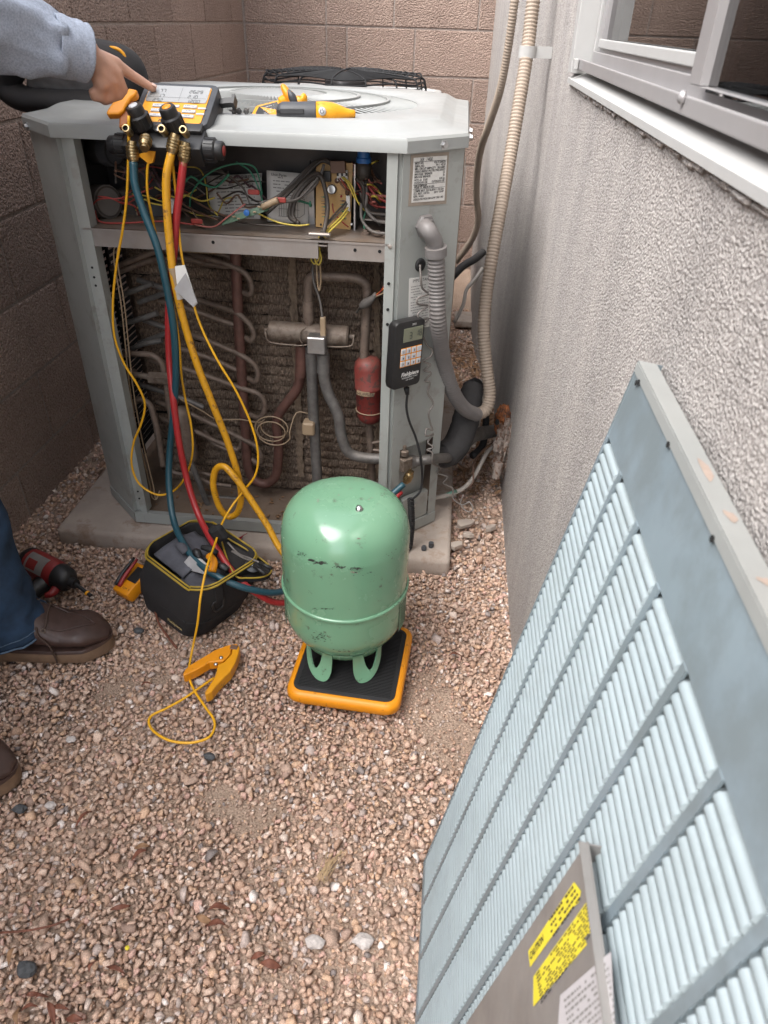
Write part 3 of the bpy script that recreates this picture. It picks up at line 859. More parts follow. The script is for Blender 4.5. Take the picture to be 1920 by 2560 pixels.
_src = _p.inputs['Base Color'].links[0].from_socket; _s = _N.new('ShaderNodeVectorMath'); _s.operation = 'SCALE'; _nt.links.new(_src, _s.inputs[0]); _nt.links.new(_r.outputs[0], _s.inputs['Scale']); _nt.links.new(_s.outputs[0], _p.inputs['Base Color'])
rr = random.Random(11)
CY = 1.632
for i in range(27):
    z = .072 + i * .0258
    def f(s, t, z=z, i=i):
        x = -.790 + s * .718; bk = max(0, -.745 - x)
        a = math.pi * (t - .0)
        jag = .0042 * mnoise.noise(Vector((x * 160, t * 5, i * 3.1))) + .004 * mnoise.noise(Vector((x * 45, t * 3, i * 1.7)))
        sag = (.006 * mnoise.noise(Vector((x * 5, i * .7, 3))) if x < -.45 else .0015 * mnoise.noise(Vector((x * 5, i * .7, 3))))
        gap = max(0, .012 * (mnoise.noise(Vector((x * 9, i * 2.3, 9))) - .25)) if x < -.42 else 0
        rad = .0095 + jag - gap
        return Vector((x, CY + bk * 1.6 - math.sin(a) * rad, z + sag - math.cos(a) * (.0140 + jag * .5 - gap)))
    q = MB(); q.grid(f, 190, 5)
    part('fin_row', q, M_['fins'])
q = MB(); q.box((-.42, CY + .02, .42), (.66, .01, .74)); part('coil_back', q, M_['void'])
for (u0, v0, u1, v1, w) in ((630, 545, 650, 1030, .011), (812, 545, 818, 1030, .009)):
    A, B = PY(u0, v0, CY - .018), PY(u1, v1, CY - .018)
    def f(s, t, A=A, B=B, w=w):
        p = A.lerp(B, s); j = .006 * mnoise.noise(Vector((p.z * 45, t * 7, w * 900)))
        return p + Vector(((t - .5) * w * 1.6 + j, .003 * mnoise.noise(Vector((p.z * 70, t * 9, 1))), 0))
    q = MB(); q.grid(f, 70, 4); part('seam_strip', q, M_['seam'])
# shelf between the compartments
SHZ = .772
q = MB()
q.box((-.4325, 1.54, SHZ), (.60 + .028, .19, .004))
q.box((-.5055, UY0 + .004, SHZ - .016), (.483, .004, .036))
q.box((-.1855, UY0 + .004, SHZ - .016), (.117, .004, .036))
SH = part('shelf', q, M_['shelf'])
for u, v in ((460, 520), (767, 529), (860, 519), (330, 506)):
    p = PY(u, v, UY0 + .0015)
    q = MB(); q.lathe([(.0035, 0), (.0035, .0006), (0, .0006)], 8, frame((min(p.x, -.14), UY0 + .0012, SHZ - .013), (1, 0, 0), (0, 0, 1))); obj('hole', q, M_['void'], SH)
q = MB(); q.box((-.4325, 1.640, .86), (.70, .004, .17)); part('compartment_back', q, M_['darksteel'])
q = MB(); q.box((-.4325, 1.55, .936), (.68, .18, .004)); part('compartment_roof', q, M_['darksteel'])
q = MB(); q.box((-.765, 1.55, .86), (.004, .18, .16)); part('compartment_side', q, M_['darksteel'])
q = MB(); q.box((-.088, 1.56, .86), (.004, .15, .16)); part('compartment_side', q, M_['galv'])
# ------------------------------------------------------------------ lid with its radial fan grille
LC = Vector(((UX0 + UX1) / 2, (UY0 + UY1) / 2, 0)); HX, HY = (UX1 - UX0) / 2 + .007, (UY1 - UY0) / 2 + .007
def oct_r(a, inset):
    c, s = abs(math.cos(a)), abs(math.sin(a)); hx, hy = HX - inset, HY - inset
    k = hx + hy - UC - .0 * inset + inset * .6
    return min(hx / max(c, 1e-6), hy / max(s, 1e-6), (hx + hy - (UC - inset * .25)) / (c + s))
_ca = [math.atan2(sy * b_, sx * a_) % (2 * math.pi) for sx in (-1, 1) for sy in (-1, 1) for a_, b_ in ((HX, HY - UC), (HX - UC, HY))]
ANG = sorted(_ca + [2 * math.pi * i / 96 for i in range(96) if min(abs(2 * math.pi * i / 96 - c) for c in _ca) > .015])
def ring(fr_, z): return [Vector((LC.x + fr_(a) * math.cos(a), LC.y + fr_(a) * math.sin(a), z)) for a in ANG]
q = MB()
LZ = UZ1
q.loft([ring(lambda a: oct_r(a, .012), LZ + .002), ring(lambda a: oct_r(a, .0), LZ - .001), ring(lambda a: oct_r(a, .0), LZ + .019), ring(lambda a: oct_r(a, .003), LZ + .024),
        ring(lambda a: oct_r(a, .030), LZ + .028), ring(lambda a: oct_r(a, .036), LZ + .029), ring(lambda a: oct_r(a, .058), LZ + .040), ring(lambda a: oct_r(a, .064), LZ + .042),
        ring(lambda a: .343, LZ + .041), ring(lambda a: .337, LZ + .037), ring(lambda a: .328, LZ + .037), ring(lambda a: .326, LZ + .015)], cap=False)
LID = part('lid', q, M_['lid'], smooth=True, auto=35)
q = MB(); q.lathe([(0, LZ + .056), (.10, LZ + .053), (.118, LZ + .049), (.118, LZ + .02)], 48, c=(LC.x, LC.y, 0)); obj('hub', q, M_['lid'], LID, smooth=True, auto=35)
q = MB(); q.lathe([(.325, LZ + .004), (0, LZ + .004)], 48, c=(LC.x, LC.y, 0)); obj('fan_void', q, M_['void'], LID)
for rad in (.19, .26):
    q = MB(); q.lathe([(rad - .003, LZ + .030 + (.33 - rad) * .085), (rad - .003, LZ + .0395 + (.33 - rad) * .085), (rad + .003, LZ + .0395 + (.33 - rad) * .085), (rad + .003, LZ + .030 + (.33 - rad) * .085), (rad - .003, LZ + .030 + (.33 - rad) * .085)], 64, c=(LC.x, LC.y, 0)); obj('grille_ring', q, M_['lid'], LID)
me = bpy.data.meshes.new('vane'); q = MB(); q.box((0, 0, 0), (.216, .0024, .016), Matrix.Translation((.222, 0, .009)) @ Matrix.Rotation(math.radians(5.0), 4, 'Y') @ Matrix.Rotation(math.radians(38), 4, 'X')); me.from_pydata(q.v, [], q.f); me.materials.append(M_['lid'])
for i in range(104):
    o = bpy.data.objects.new('vane', me); COL.objects.link(o); o.parent = LID
    o.location = Vector((LC.x, LC.y, LZ + .029)) - WORIG[LID.name]; o.rotation_euler = (0, 0, 2 * math.pi * i / 104)
def hexbolt(p, n, name, parent, m, r=.006):
    M = frame(p, Vector((0, 0, 1)).cross(Vector(n)) if abs(Vector(n).z) < .9 else (1, 0, 0), (0, 0, 1) if abs(Vector(n).z) < .9 else (0, 1, 0))
    q = MB(); q.lathe([(0, 0), (r * 1.45, 0), (r * 1.45, .0015), (r, .0016), (r, .006), (0, .0062)], 6, M); return obj(name, q, m, parent)
for (p, n) in (((UX1 - .045, UY0 + .048, LZ + .010), RN), ((UX1 + .008, UY0 + .16, LZ + .010), (1, 0, 0)), ((UX1 + .008, UY0 + .26, LZ + .010), (1, 0, 0)), ((UX0 + .012, UY0 + .085, LZ + .004), (-S2, -S2, 0)), ((-.575 + .0, UY0 - .008, LZ + .008), (0, -1, 0))):
    pp = Vector(p) + Vector(n) * (.0075 if n is RN else .0)
    hexbolt(pp, n, 'bolt', LID, M_['steel'])
# ------------------------------------------------------------------ refrigerant pipes in the lower compartment
def pipe(name, pts, r, m, y=None, rad=.03, parent=None, n=10, label=None):
    q = MB(); q.tube(rounded_path(path(pts, y), rad, 6), r, n, 1); return part(name, q, M_[m], parent, smooth=True, auto=60, label=label)
HD = pipe('header_pipe', [(508, 535), (513, 650), (520, 780), (530, 930), (533, 990), (540, 1030), (572, 1050), (598, 1030), (603, 960), (594, 905), (622, 866), (645, 838), (651, 790), (651, 750)], .0125, 'copper_red', 1.575, .035, n=14)
for a in ([(390, 542), (436, 555), (512, 578), (538, 596), (545, 622), (542, 638), (515, 627)],
          [(428, 648), (517, 677), (544, 705), (550, 726), (542, 738), (521, 722)],
          [(387, 715), (436, 731), (517, 764), (552, 787), (559, 812), (552, 827), (525, 811)],
          [(325, 777), (390, 794), (450, 813), (503, 833), (558, 849), (573, 868), (570, 894), (558, 904), (529, 889)],
          [(340, 868), (406, 891), (487, 929), (555, 964), (566, 985), (561, 1006), (532, 981)]):
    k = len(a); pts = [(u, v, (1.606 if i == 0 else 1.566 if i < k - 1 else 1.59)) for i, (u, v) in enumerate(a)]
    pipe('return_bend', pts, .0068, 'copper_dirty', rad=.022)
for a in ([(298, 604), (355, 623), (375, 633)], [(311, 691), (355, 707), (385, 716)], [(300, 653), (355, 634), (372, 629)], [(300, 742), (358, 721), (375, 716)], [(325, 777), (345, 783)],
          [(330, 520), (400, 526), (470, 545), (500, 556)], [(345, 650), (400, 664), (470, 690), (505, 702)], [(360, 745), (420, 762), (470, 780), (512, 800)], [(350, 905), (410, 925), (470, 955), (515, 972)], [(300, 830), (350, 845), (400, 862), (440, 880)], [(260, 700), (300, 690), (340, 676)], [(270, 760), (310, 742), (350, 735)], [(250, 640), (290, 628), (330, 612)],
          [(250, 590), (330, 560), (400, 556), (450, 572), (500, 575)], [(240, 580), (300, 556), (360, 535), (400, 540)], [(440, 930), (462, 960), (500, 975), (520, 968), (524, 930)]):
    pipe('coil_tube', [(u, v, 1.60 if i == 0 else 1.575) for i, (u, v) in enumerate(a)], .0066, 'pipe_grey' if a[0][0] < 312 and a[0][1] > 600 else 'copper_dirty', rad=.02)
pipe('tube_loop', [(255, 797), (257, 770), (274, 763), (330, 766), (350, 782), (356, 815), (362, 860), (370, 905)], .0072, 'copper_dirty', 1.555, .02)
pipe('tube_loop', [(313, 1063), (301, 982), (285, 935), (282, 890), (289, 868), (306, 861), (325, 874), (337, 915), (345, 960), (352, 1005)], .0082, 'copper_dirty', 1.55, .025)
LL = pipe('liquid_line', [(236, 801), (290, 808)], .0135, 'valve', 1.55)
pipe('liquid_line', [(290, 808), (340, 818), (372, 826)], .0075, 'valve', 1.55)
q = MB(); p = PY(345, 817, 1.548); q.lathe([(.0, -.026), (.016, -.026), (.016, .026), (0, .026)], 6, frame(p, (0, 0, 1), (0, 1, 0))); part('flare_nut', q, M_['valve'], bevel=.001)
q = MB(); p1, p2 = PY(389, 880, 1.555), PY(412, 1000, 1.555); d = (p2 - p1); Mx = frame(p1, d.orthogonal(), d.cross(d.orthogonal())); L_ = d.length
q.lathe([(0, -.004), (.012, 0), (.022, .012), (.023, .03), (.023, L_ - .03), (.021, L_ - .012), (.012, L_), (0, L_ + .004)], 18, Mx); part('accumulator', q, M_['copper_dirty'], smooth=True, auto=60)
pipe('drain_tube', [(413, 1000), (433, 1049), (446, 1087), (468, 1103), (541, 1107)], .0075, 'pipe_grey', 1.53, .03)
pipe('drain_tube', [(400, 1010), (425, 1030), (455, 1045), (500, 1050)], .006, 'copper_dirty', 1.56, .02)
pipe('drain_tube', [(350, 1000), (380, 1025), (430, 1020), (470, 1030)], .006, 'copper_dirty', 1.57, .02)
pipe('drain_tube', [(313, 1063), (330, 1085), (370, 1083), (430, 1072), (520, 1078)], .007, 'pipe_grey', 1.57, .02)
for a in ([(389, 862), (439, 889), (468, 906), (520, 906), (558, 913), (572, 905)], ):
    pts = path(a, 1.545); c = PY(593, 927, 1.54)
    for k in range(34):
        t = k / 33 * 2 * math.pi * 2.6 + 2.6
        rad = .036 - .010 * math.sin(k * .37)
        pts.append(c + Vector((rad * math.cos(t) * 1.05, -.0004 * k, rad * .85 * math.sin(t))))
    pts += path([(640, 892), (665, 893)], 1.55)
    q = MB(); q.tube(pts, .0017, 6, 3); part('capillary_tube', q, M_['w_tan'], smooth=True)
# reversing valve
RVP, RVQ = PY(581, 714, 1.53), PY(754, 727, 1.53)
d = (RVQ - RVP); L_ = d.length; Mx = frame(RVP, d.orthogonal(), d.cross(d.orthogonal()))
q = MB(); q.lathe([(0, 0), (.020, 0), (.0235, .004), (.0235, L_ - .004), (.020, L_), (0, L_)], 24, Mx); RV = part('reversing_valve', q, M_['valve'], smooth=True, auto=40)
for pts in ([(572, 713), (582, 714)], [(753, 727), (766, 728)]):
    q = MB(); q.tube(path(pts, 1.53), .0065, 10, 1); obj('end_stub', q, M_['valve'], RV, smooth=True, auto=50)
for pts in ([(573, 716), (576, 738), (600, 743), (650, 747), (668, 744)], [(764, 730), (762, 748), (730, 750), (700, 748)], [(660, 708), (650, 715), (647, 733), (655, 745)]):
    q = MB(); q.tube(rounded_path(path(pts, 1.503), .01), .0019, 6, 1); obj('pilot_tube', q, M_['valve'], RV, smooth=True)
q = MB(); q.rbox(PY(685, 742, 1.492), (.040, .034, .038), .002, 1); obj('solenoid', q, M_['galv'], RV)
q = MB(); q.rbox(PY(698, 706, 1.497), (.012, .012, .045), .002, 1); obj('connector', q, M_['w_tan'], RV)
q = MB(); q.tube(path([(664, 744), (674, 745)], 1.49), .0055, 10, 1); obj('solenoid_stem', q, M_['steel'], RV, smooth=True, auto=50)
pipe('hot_gas_pipe', [(667, 705), (666, 655), (666, 606), (676, 595), (770, 600), (792, 612), (794, 650), (790, 700), (786, 775)], .0105, 'copper_dirty', 1.53, .022, n=14)
q = MB(); q.tube(path([(667, 692), (666, 650)], 1.53), .0128, 14, 1); part('pipe_coupling', q, M_['copper_dirty'], smooth=True, auto=50)
pipe('valve_pipe', [(651, 745), (651, 790), (649, 812)], .0142, 'copper_red', 1.545, n=14)
pipe('valve_pipe', [(671, 748), (674, 812), (676, 864), (681, 960), (686, 1045)], .0132, 'pipe_grey', 1.535, n=14)
pipe('suction_pipe', [(696, 752), (699, 812), (708, 850), (732, 895), (737, 945), (752, 982), (792, 990), (832, 992), (866, 996)], .0132, 'pipe_grey', 1.50, .05, n=14)
for (u, v, m) in ((674, 790, 'pipe_grey'), (698, 790, 'pipe_grey')):
    q = MB(); q.tube(path([(u - 1, v - 26), (u + 1, v + 14)], 1.535 if u < 690 else 1.50), .0152, 14, 1); part('pipe_coupling', q, M_[m], smooth=True, auto=50)
q = MB(); p1, p2 = PY(794, 770, 1.53), PY(800, 910, 1.53); d = (p2 - p1); L_ = d.length; Mx = frame(p1, d.orthogonal(), d.cross(d.orthogonal()))
q.lathe([(0, -.001), (.010, 0), (.022, .004), (.030, .013), (.0325, .026), (.0325, L_ * .42), (.0335, L_ * .43), (.0335, L_ * .46), (.0322, L_ * .47), (.0315, L_ - .022), (.028, L_ - .009), (.018, L_), (0, L_ + .002)], 26, Mx)
MU = part('muffler', q, M_['muffler'], smooth=True, auto=50)
c = p1.lerp(p2, .50)
fm = frame(c + Vector((-.004, -.0338, .004)), (1, 0, -.03), (0, 0, 1))
q = MB(); q.grid(lambda s, t: fm @ Vector(((s - .5) * .044, (t - .5) * .012, -.0338 + math.sqrt(max(0, .0342 ** 2 - ((s - .5) * .044) ** 2)))), 10, 1); obj('muffler_label', q, M_['w_tan'], MU)
text('lettering', 'MUFFLER', frame(c + Vector((-.004, -.0352, .004)), (1, 0, -.03), (0, 0, 1)), .0100, M_['ink'], MU)
q = MB(); q.tube([p1.lerp(p2, .80) + Vector((.0335 * math.cos(k / 20 * 6.283), .0335 * math.sin(k / 20 * 6.283), 0)) for k in range(20)], .0013, 5, 1, closed=True); obj('wire_tie', q, M_['w_tan'], MU, smooth=True)
pipe('discharge_pipe', [(798, 905), (800, 960), (806, 1050)], .009, 'copper_dirty', 1.535, n=12)
for a in ([(805, 957), (832, 951)], [(806, 972), (832, 974)]): pipe('stub_tube', a, .004, 'copper_dirty', 1.53)
q = MB(); q.rbox(PY(668, 922, 1.525), (.030, .034, .034), .004, 1); part('pipe_clamp_block', q, M_['w_tan'])
# thin wires down there
def wire(pts, r, m, y=None, parent=None, name='wire', sub=5, n=6):
    q = MB(); q.tube(path(pts, y), r, n, sub); return part(name, q, M_[m], parent, smooth=True)
for dx in (0, 7): wire([(250 + dx, 525), (246 + dx, 560), (262 + dx, 660), (272 + dx, 760), (282 + dx, 850), (300 + dx, 950), (322 + dx, 1040), (328 + dx, 1072), (338, 1078), (345, 1060)], .0017, 'w_tan', 1.50)
wire([(247, 526), (330, 533), (450, 538), (560, 532), (640, 520)], .0017, 'w_tan', 1.50); wire([(248, 528), (330, 536), (450, 546), (570, 540), (660, 522)], .0017, 'w_tan', 1.49)
wire([(232, 512), (246, 522), (252, 530)], .0025, 'w_black', 1.50)
for a in ([(170, 600), (200, 612), (228, 625), (240, 650), (232, 690), (240, 740), (255, 780)], [(185, 690), (215, 700), (238, 730), (240, 770)]): wire(a, .0022, 'w_black', 1.56)
wire([(690, 510, 1.46), (684, 530, 1.47), (676, 545, 1.475), (672, 560, 1.475), (680, 570, 1.475), (690, 555, 1.475), (690, 535, 1.47), (682, 528, 1.47), (690, 540, 1.47), (694, 560, 1.47), (688, 572, 1.47), (680, 560, 1.47), (684, 536, 1.47), (695, 518, 1.46)], .0017, 'w_yel')
wire([(692, 515, 1.46), (684, 560, 1.485), (686, 610, 1.49), (690, 628, 1.49), (693, 600, 1.49), (690, 560, 1.48)], .0019, 'w_tan')
wire([(688, 515, 1.46), (676, 570, 1.50), (678, 610, 1.50), (690, 645, 1.50), (697, 690, 1.495)], .0026, 'w_grey')
wire([(838, 560, 1.46), (832, 590, 1.465), (838, 610, 1.46), (824, 628, 1.48), (808, 640, 1.49)], .0016, 'orange'); wire([(841, 596, 1.455), (833, 612, 1.47), (820, 632, 1.48), (806, 643, 1.49)], .0016, 'w_red'); wire([(841, 625, 1.455), (826, 634, 1.47), (808, 643, 1.49)], .0016, 'w_tan')
q = MB(); q.tube(path([(812, 634, 1.487), (803, 646, 1.49), (790, 655, 1.50), (780, 662, 1.505)]), [.004, .007, .011, .007], 9, 3); part('tape_wrap', q, M_['w_grey'], smooth=True)
wire([(782, 660, 1.505), (774, 668, 1.51), (770, 676, 1.51)], .003, 'w_black')
# debris on the pan
q = MB()
for k in range(70):
    x, y = rr.uniform(-.74, -.14), rr.uniform(1.47, 1.60)
    a = rr.uniform(0, 6.28); s = rr.uniform(.004, .014)
    q.box((x, y, .056 + rr.uniform(0, .004)), (s, s * .4, .002), Matrix.Translation((x, y, .055)) @ Matrix.Rotation(a, 4, 'Z') @ Matrix.Rotation(rr.uniform(-.4, .4), 4, 'Y') @ Matrix.Translation((-x, -y, -.055)))
part('debris', q, M_['leaf2'], kind='stuff', label='dry leaf crumbs on the base pan')
# ------------------------------------------------------------------ control compartment
def disc_cyl(name, u, v, y0, y1, r, m, m2):
    p = PY(u, v, y0); q = MB()
    q.lathe([(r * .9, .010), (r * .9, 0), (r, 0), (r, y1 - y0)], 28, frame(p, (1, 0, .12), (0, 0, 1)) @ Matrix.Rotation(math.pi, 4, 'X'))
    o = part(name, q, M_[m], smooth=True, auto=40)
    q = MB(); q.lathe([(r * .89, -.006), (0, -.006)], 28, frame(p, (1, 0, .12), (0, 0, 1)) @ Matrix.Rotation(math.pi, 4, 'X')); obj('terminal_face', q, M_[m2], o)
    return o
def horiz_can(name, pa, pb, r, m, m2, ring_at=.75):
    A, B = PY(*pa), PY(*pb); d = B - A; L_ = d.length; Mx = frame(A, d.orthogonal(), d.cross(d.orthogonal()))
    q = MB(); q.lathe([(0, 0), (r, 0), (r, L_), (r * .88, L_), (r * .86, L_ - .008), (0, L_ - .008)], 26, Mx); o = part(name, q, M_[m], smooth=True, auto=40)
    q = MB(); q.lathe([(r + .0004, L_ * ring_at), (r + .0018, L_ * ring_at), (r + .0018, L_ * .99), (r + .0004, L_ * .99)], 26, Mx); obj('end_band', q, M_[m2], o, smooth=True, auto=40)
    return o
horiz_can('run_capacitor', (160, 432, 1.60), (235, 436, 1.535), .031, 'w_black', 'w_grey', .55)
horiz_can('contactor_can', (150, 325, 1.60), (248, 328, 1.55), .026, 'darksteel', 'dkgrey', .8)
q = MB(); q.rbox(PY(290, 440, 1.60), (.06, .05, .06), .004, 1); part('relay', q, M_['w_black'])
q = MB(); q.rbox(PY(330, 450, 1.585), (.07, .04, .03), .004, 1); part('terminal_block', q, M_['dkgrey'])
for (u, v, m) in ((298, 418, 'steel'), (268, 458, 'steel'), (300, 460, 'w_tan'), (325, 425, 'brass')):
    q = MB(); q.lathe([(0, 0), (.004, 0), (.004, .006), (0, .006)], 8, frame(PY(u, v, 1.565), (1, 0, 0), (0, 0, 1))); part('terminal', q, M_[m])
q = MB(); q.box(PY(325, 400, 1.60), (.10, .003, .09), ); part('inner_plate', q, M_['darksteel'])
q = MB(); q.rbox(PY(372, 445, 1.54), (.012, .010, .03), .002, 1, None); part('wire_tag', q, M_['paper'])
# two printed sheets
def paper_quad(name, pts, m='paper', parent=None):
    P4 = [Vector(p) for p in pts]
    q = MB(); q.grid(lambda s, t: P4[0].lerp(P4[1], s).lerp(P4[3].lerp(P4[2], s), t) + Vector((0, -.004 * math.sin(s * 3.1) * math.sin(t * 2.7), 0)), 8, 6)
    o = part(name, q, M_[m], parent, smooth=True)
    s_ = o.modifiers.new('sheet', 'SOLIDIFY'); s_.thickness = .0005
    return o, P4
def print_lines(o, P4, rows, m='inkgrey', seed=1, margin=.1, off=.0052, h=.35, t0=.08, t1=.92, dens=.75):
    rr = random.Random(seed)
    x = (P4[1] - P4[0]); y = (P4[3] - P4[0]); n = y.cross(x).normalized()
    if n.y > 0: n = -n
    q = MB()
    for i in range(rows):
        t = t0 + (t1 - t0) * i / max(1, rows - 1); s = margin
        while s < 1 - margin:
            w = rr.uniform(.03, .11)
            if rr.random() < dens:
                e = min(1 - margin, s + w); hh = h * (t1 - t0) / rows / 2
                q.add([P4[0] + x * s + y * (t - hh) + n * off, P4[0] + x * e + y * (t - hh) + n * off, P4[0] + x * e + y * (t + hh) + n * off, P4[0] + x * s + y * (t + hh) + n * off], [(0, 1, 2, 3)])
            s += w + .02
    return obj('print', q, M_[m], o)
o, P4 = paper_quad('instruction_sheet', (PY(446, 380, 1.615), PY(566, 374, 1.615), PY(562, 482, 1.595), PY(458, 480, 1.595)))
print_lines(o, P4, 13, margin=.16, seed=4)
text('lettering', 'PRESSURE MEASUREMENTS', frame(P4[0].lerp(P4[1], .6).lerp(P4[3].lerp(P4[2], .6), .05) + Vector((0, -.0055, 0)), P4[1] - P4[0], (0, 0, 1)), .008, M_['ink'], o)
o, P4 = paper_quad('parts_sheet', (PY(576, 368, 1.585), PY(668, 376, 1.585), PY(666, 484, 1.565), PY(578, 478, 1.565)))
print_lines(o, P4, 6, margin=.16, seed=6, t0=.12, t1=.45)
text('lettering', 'Unit Parts', frame(P4[0].lerp(P4[1], .3).lerp(P4[3].lerp(P4[2], .3), .06) + Vector((0, -.006, 0)), P4[1] - P4[0], (0, 0, 1)), .008, M_['ink'], o)
x_, y_ = P4[1] - P4[0], P4[3] - P4[0]; n_ = Vector((0, -.0056, 0)); q = MB()
for k in range(9):
    a = P4[0] + x_ * (.30 + k * .055) + y_ * .56 + n_; q.tube([a, a + y_ * .30], .0005, 4, 1)
for k in range(3):
    a = P4[0] + x_ * .28 + y_ * (.56 + k * .15) + n_; q.tube([a, a + x_ * .50], .0005, 4, 1)
q.tube([P4[0] + x_ * .28 + y_ * .56 + n_, P4[0] + x_ * .42 + y_ * .48 + n_, P4[0] + x_ * .90 + y_ * .48 + n_, P4[0] + x_ * .78 + y_ * .56 + n_], .0005, 4, 1)
q.tube([P4[0] + x_ * .90 + y_ * .48 + n_, P4[0] + x_ * .90 + y_ * .78 + n_, P4[0] + x_ * .78 + y_ * .86 + n_], .0005, 4, 1)
obj('unit_drawing', q, M_['inkgrey'], o)
# tan control board
B0, B1, B2, B3 = PY(683, 352, 1.560), PY(762, 352, 1.560), PY(757, 496, 1.545), PY(682, 490, 1.545)
bx, by = (B1 - B0), (B3 - B0); BN = by.cross(bx).normalized(); BN = BN if BN.y < 0 else -BN
q = MB(); q.add([B0, B1, B2, B3, B0 - BN * .002, B1 - BN * .002, B2 - BN * .002, B3 - BN * .002], [(0, 3, 2, 1), (4, 5, 6, 7), (0, 1, 5, 4), (1, 2, 6, 5), (2, 3, 7, 6), (3, 0, 4, 7)])
PCB = part('control_board', q, M_['pcb'])
BF = frame(B0, bx, -by); bw, bh = bx.length, by.length
def onb(s, t): return Vector((s * bw, -t * bh, 0))
def comp(name, s, t, w, h, d, m, r=.0008): q = MB(); q.rbox(onb(s, t) + Vector((0, 0, d / 2)), (w, h, d), r, 1, BF); return obj(name, q, M_[m], PCB)
comp('board_relay', .62, .06, .030, .022, .016, 'w_brown'); comp('board_relay', .30, .20, .016, .020, .012, 'black')
CN = comp('board_connector', .72, .19, .022, .020, .010, 'paper')
for i in range(3): q = MB(); q.box(onb(.60 + i * .12, .17) + Vector((0, 0, .0102)), (.004, .006, .0008), BF); obj('pin_slot', q, M_['ink'], CN)
comp('board_connector', .86, .62, .008, .030, .008, 'paper')
q = MB(); q.lathe([(0, .013), (.0085, .013), (.0092, .012), (.0092, 0)], 18, BF, onb(.42, .40)); c_ = obj('capacitor', q, M_['w_grey'], PCB, smooth=True, auto=40)
q = MB(); q.lathe([(0, .0134), (.0078, .0134), (.0078, .012)], 18, BF, onb(.42, .40)); obj('can_top', q, M_['steel'], c_)
q = MB(); q.lathe([(0, .005), (.002, .004), (.0024, 0)], 10, BF, onb(.66, .51)); obj('led', q, M_['w_red'], PCB)
for s, t in ((.83, .46), (.55, .27), (.78, .31)):
    q = MB(); q.lathe([(0, .005), (.0045, .004), (.005, .0)], 10, BF, onb(s, t)); obj('board_disc', q, M_['w_brown'], PCB, smooth=True)
for i in range(7):
    q = MB(); a = BF @ (onb(.10, .52 + i * .052) + Vector((0, 0, .002))); e = BF @ (onb(.32, .52 + i * .052) + Vector((0, 0, .002))); q.tube([a, a.lerp(e, .3), a.lerp(e, .31), a.lerp(e, .7), a.lerp(e, .71), e], [.0006, .0006, .0018, .0018, .0006, .0006], 6, 1); obj('resistor', q, M_['w_green' if i % 3 == 0 else 'w_tan' if i % 3 == 1 else 'w_brown'], PCB)
for i in range(6):
    q = MB(); a = BF @ (onb(.62, .58 + i * .055) + Vector((0, 0, .002))); e = BF @ (onb(.80, .58 + i * .055) + Vector((0, 0, .002))); q.tube([a, a.lerp(e, .3), a.lerp(e, .31), a.lerp(e, .7), a.lerp(e, .71), e], [.0006, .0006, .0017, .0017, .0006, .0006], 6, 1); obj('resistor', q, M_['w_green' if i % 2 else 'w_brown'], PCB)
q = MB()
rr = random.Random(9)
for i in range(26):
    s, t = rr.uniform(.06, .92), rr.uniform(.1, .95)
    q.box(onb(s, t) + Vector((0, 0, .0006)), (rr.uniform(.002, .012), .0006, .0004), BF)
obj('board_print', q, M_['w_brown'], PCB)
comp('board_screw', .93, .95, .005, .005, .002, 'steel'); comp('board_screw', .06, .96, .004, .004, .002, 'ink')
q = MB(); q.box(PY(671, 440, 1.575), (.016, .004, .11)); part('board_bracket', q, M_['galv'])
q = MB(); q.box(PY(770, 430, 1.57), (.003, .06, .14)); part('divider', q, M_['galv'])
q = MB(); q.box(PY(815, 470, 1.55), (.05, .05, .002)); part('clutter_plate', q, M_['shelf'])
# small green board hanging on its wires
G = [PY(478, 487, 1.47), PY(488, 470, 1.475), PY(585, 438, 1.475), PY(578, 455, 1.47)]
q = MB(); n_ = (G[1] - G[0]).cross(G[3] - G[0]).normalized(); q.add(G + [g + n_ * .0018 for g in G], [(0, 1, 2, 3), (4, 7, 6, 5), (0, 4, 5, 1), (1, 5, 6, 2), (2, 6, 7, 3), (3, 7, 4, 0)])
GB = part('defrost_board', q, M_['pcb_g'])
q = MB(); q.lathe([(0, .004), (.006, .003), (.006, 0)], 14, frame(PY(533, 459, 1.466), (1, 0, .3), (0, 0, 1))); obj('blue_disc', q, M_['w_blue'], GB, smooth=True, auto=40)
for (u, v) in ((505, 468), (515, 472), (550, 458), (560, 447)):
    q = MB(); q.rbox(PY(u, v, 1.468), (.007, .003, .003), .0008, 1); obj('chip', q, M_['w_tan'], GB)
q = MB(); q.tube(path([(566, 448), (590, 436), (600, 432)], 1.468), .006, 8, 2); obj('clear_sleeve', q, M_['w_tan'], GB, smooth=True)
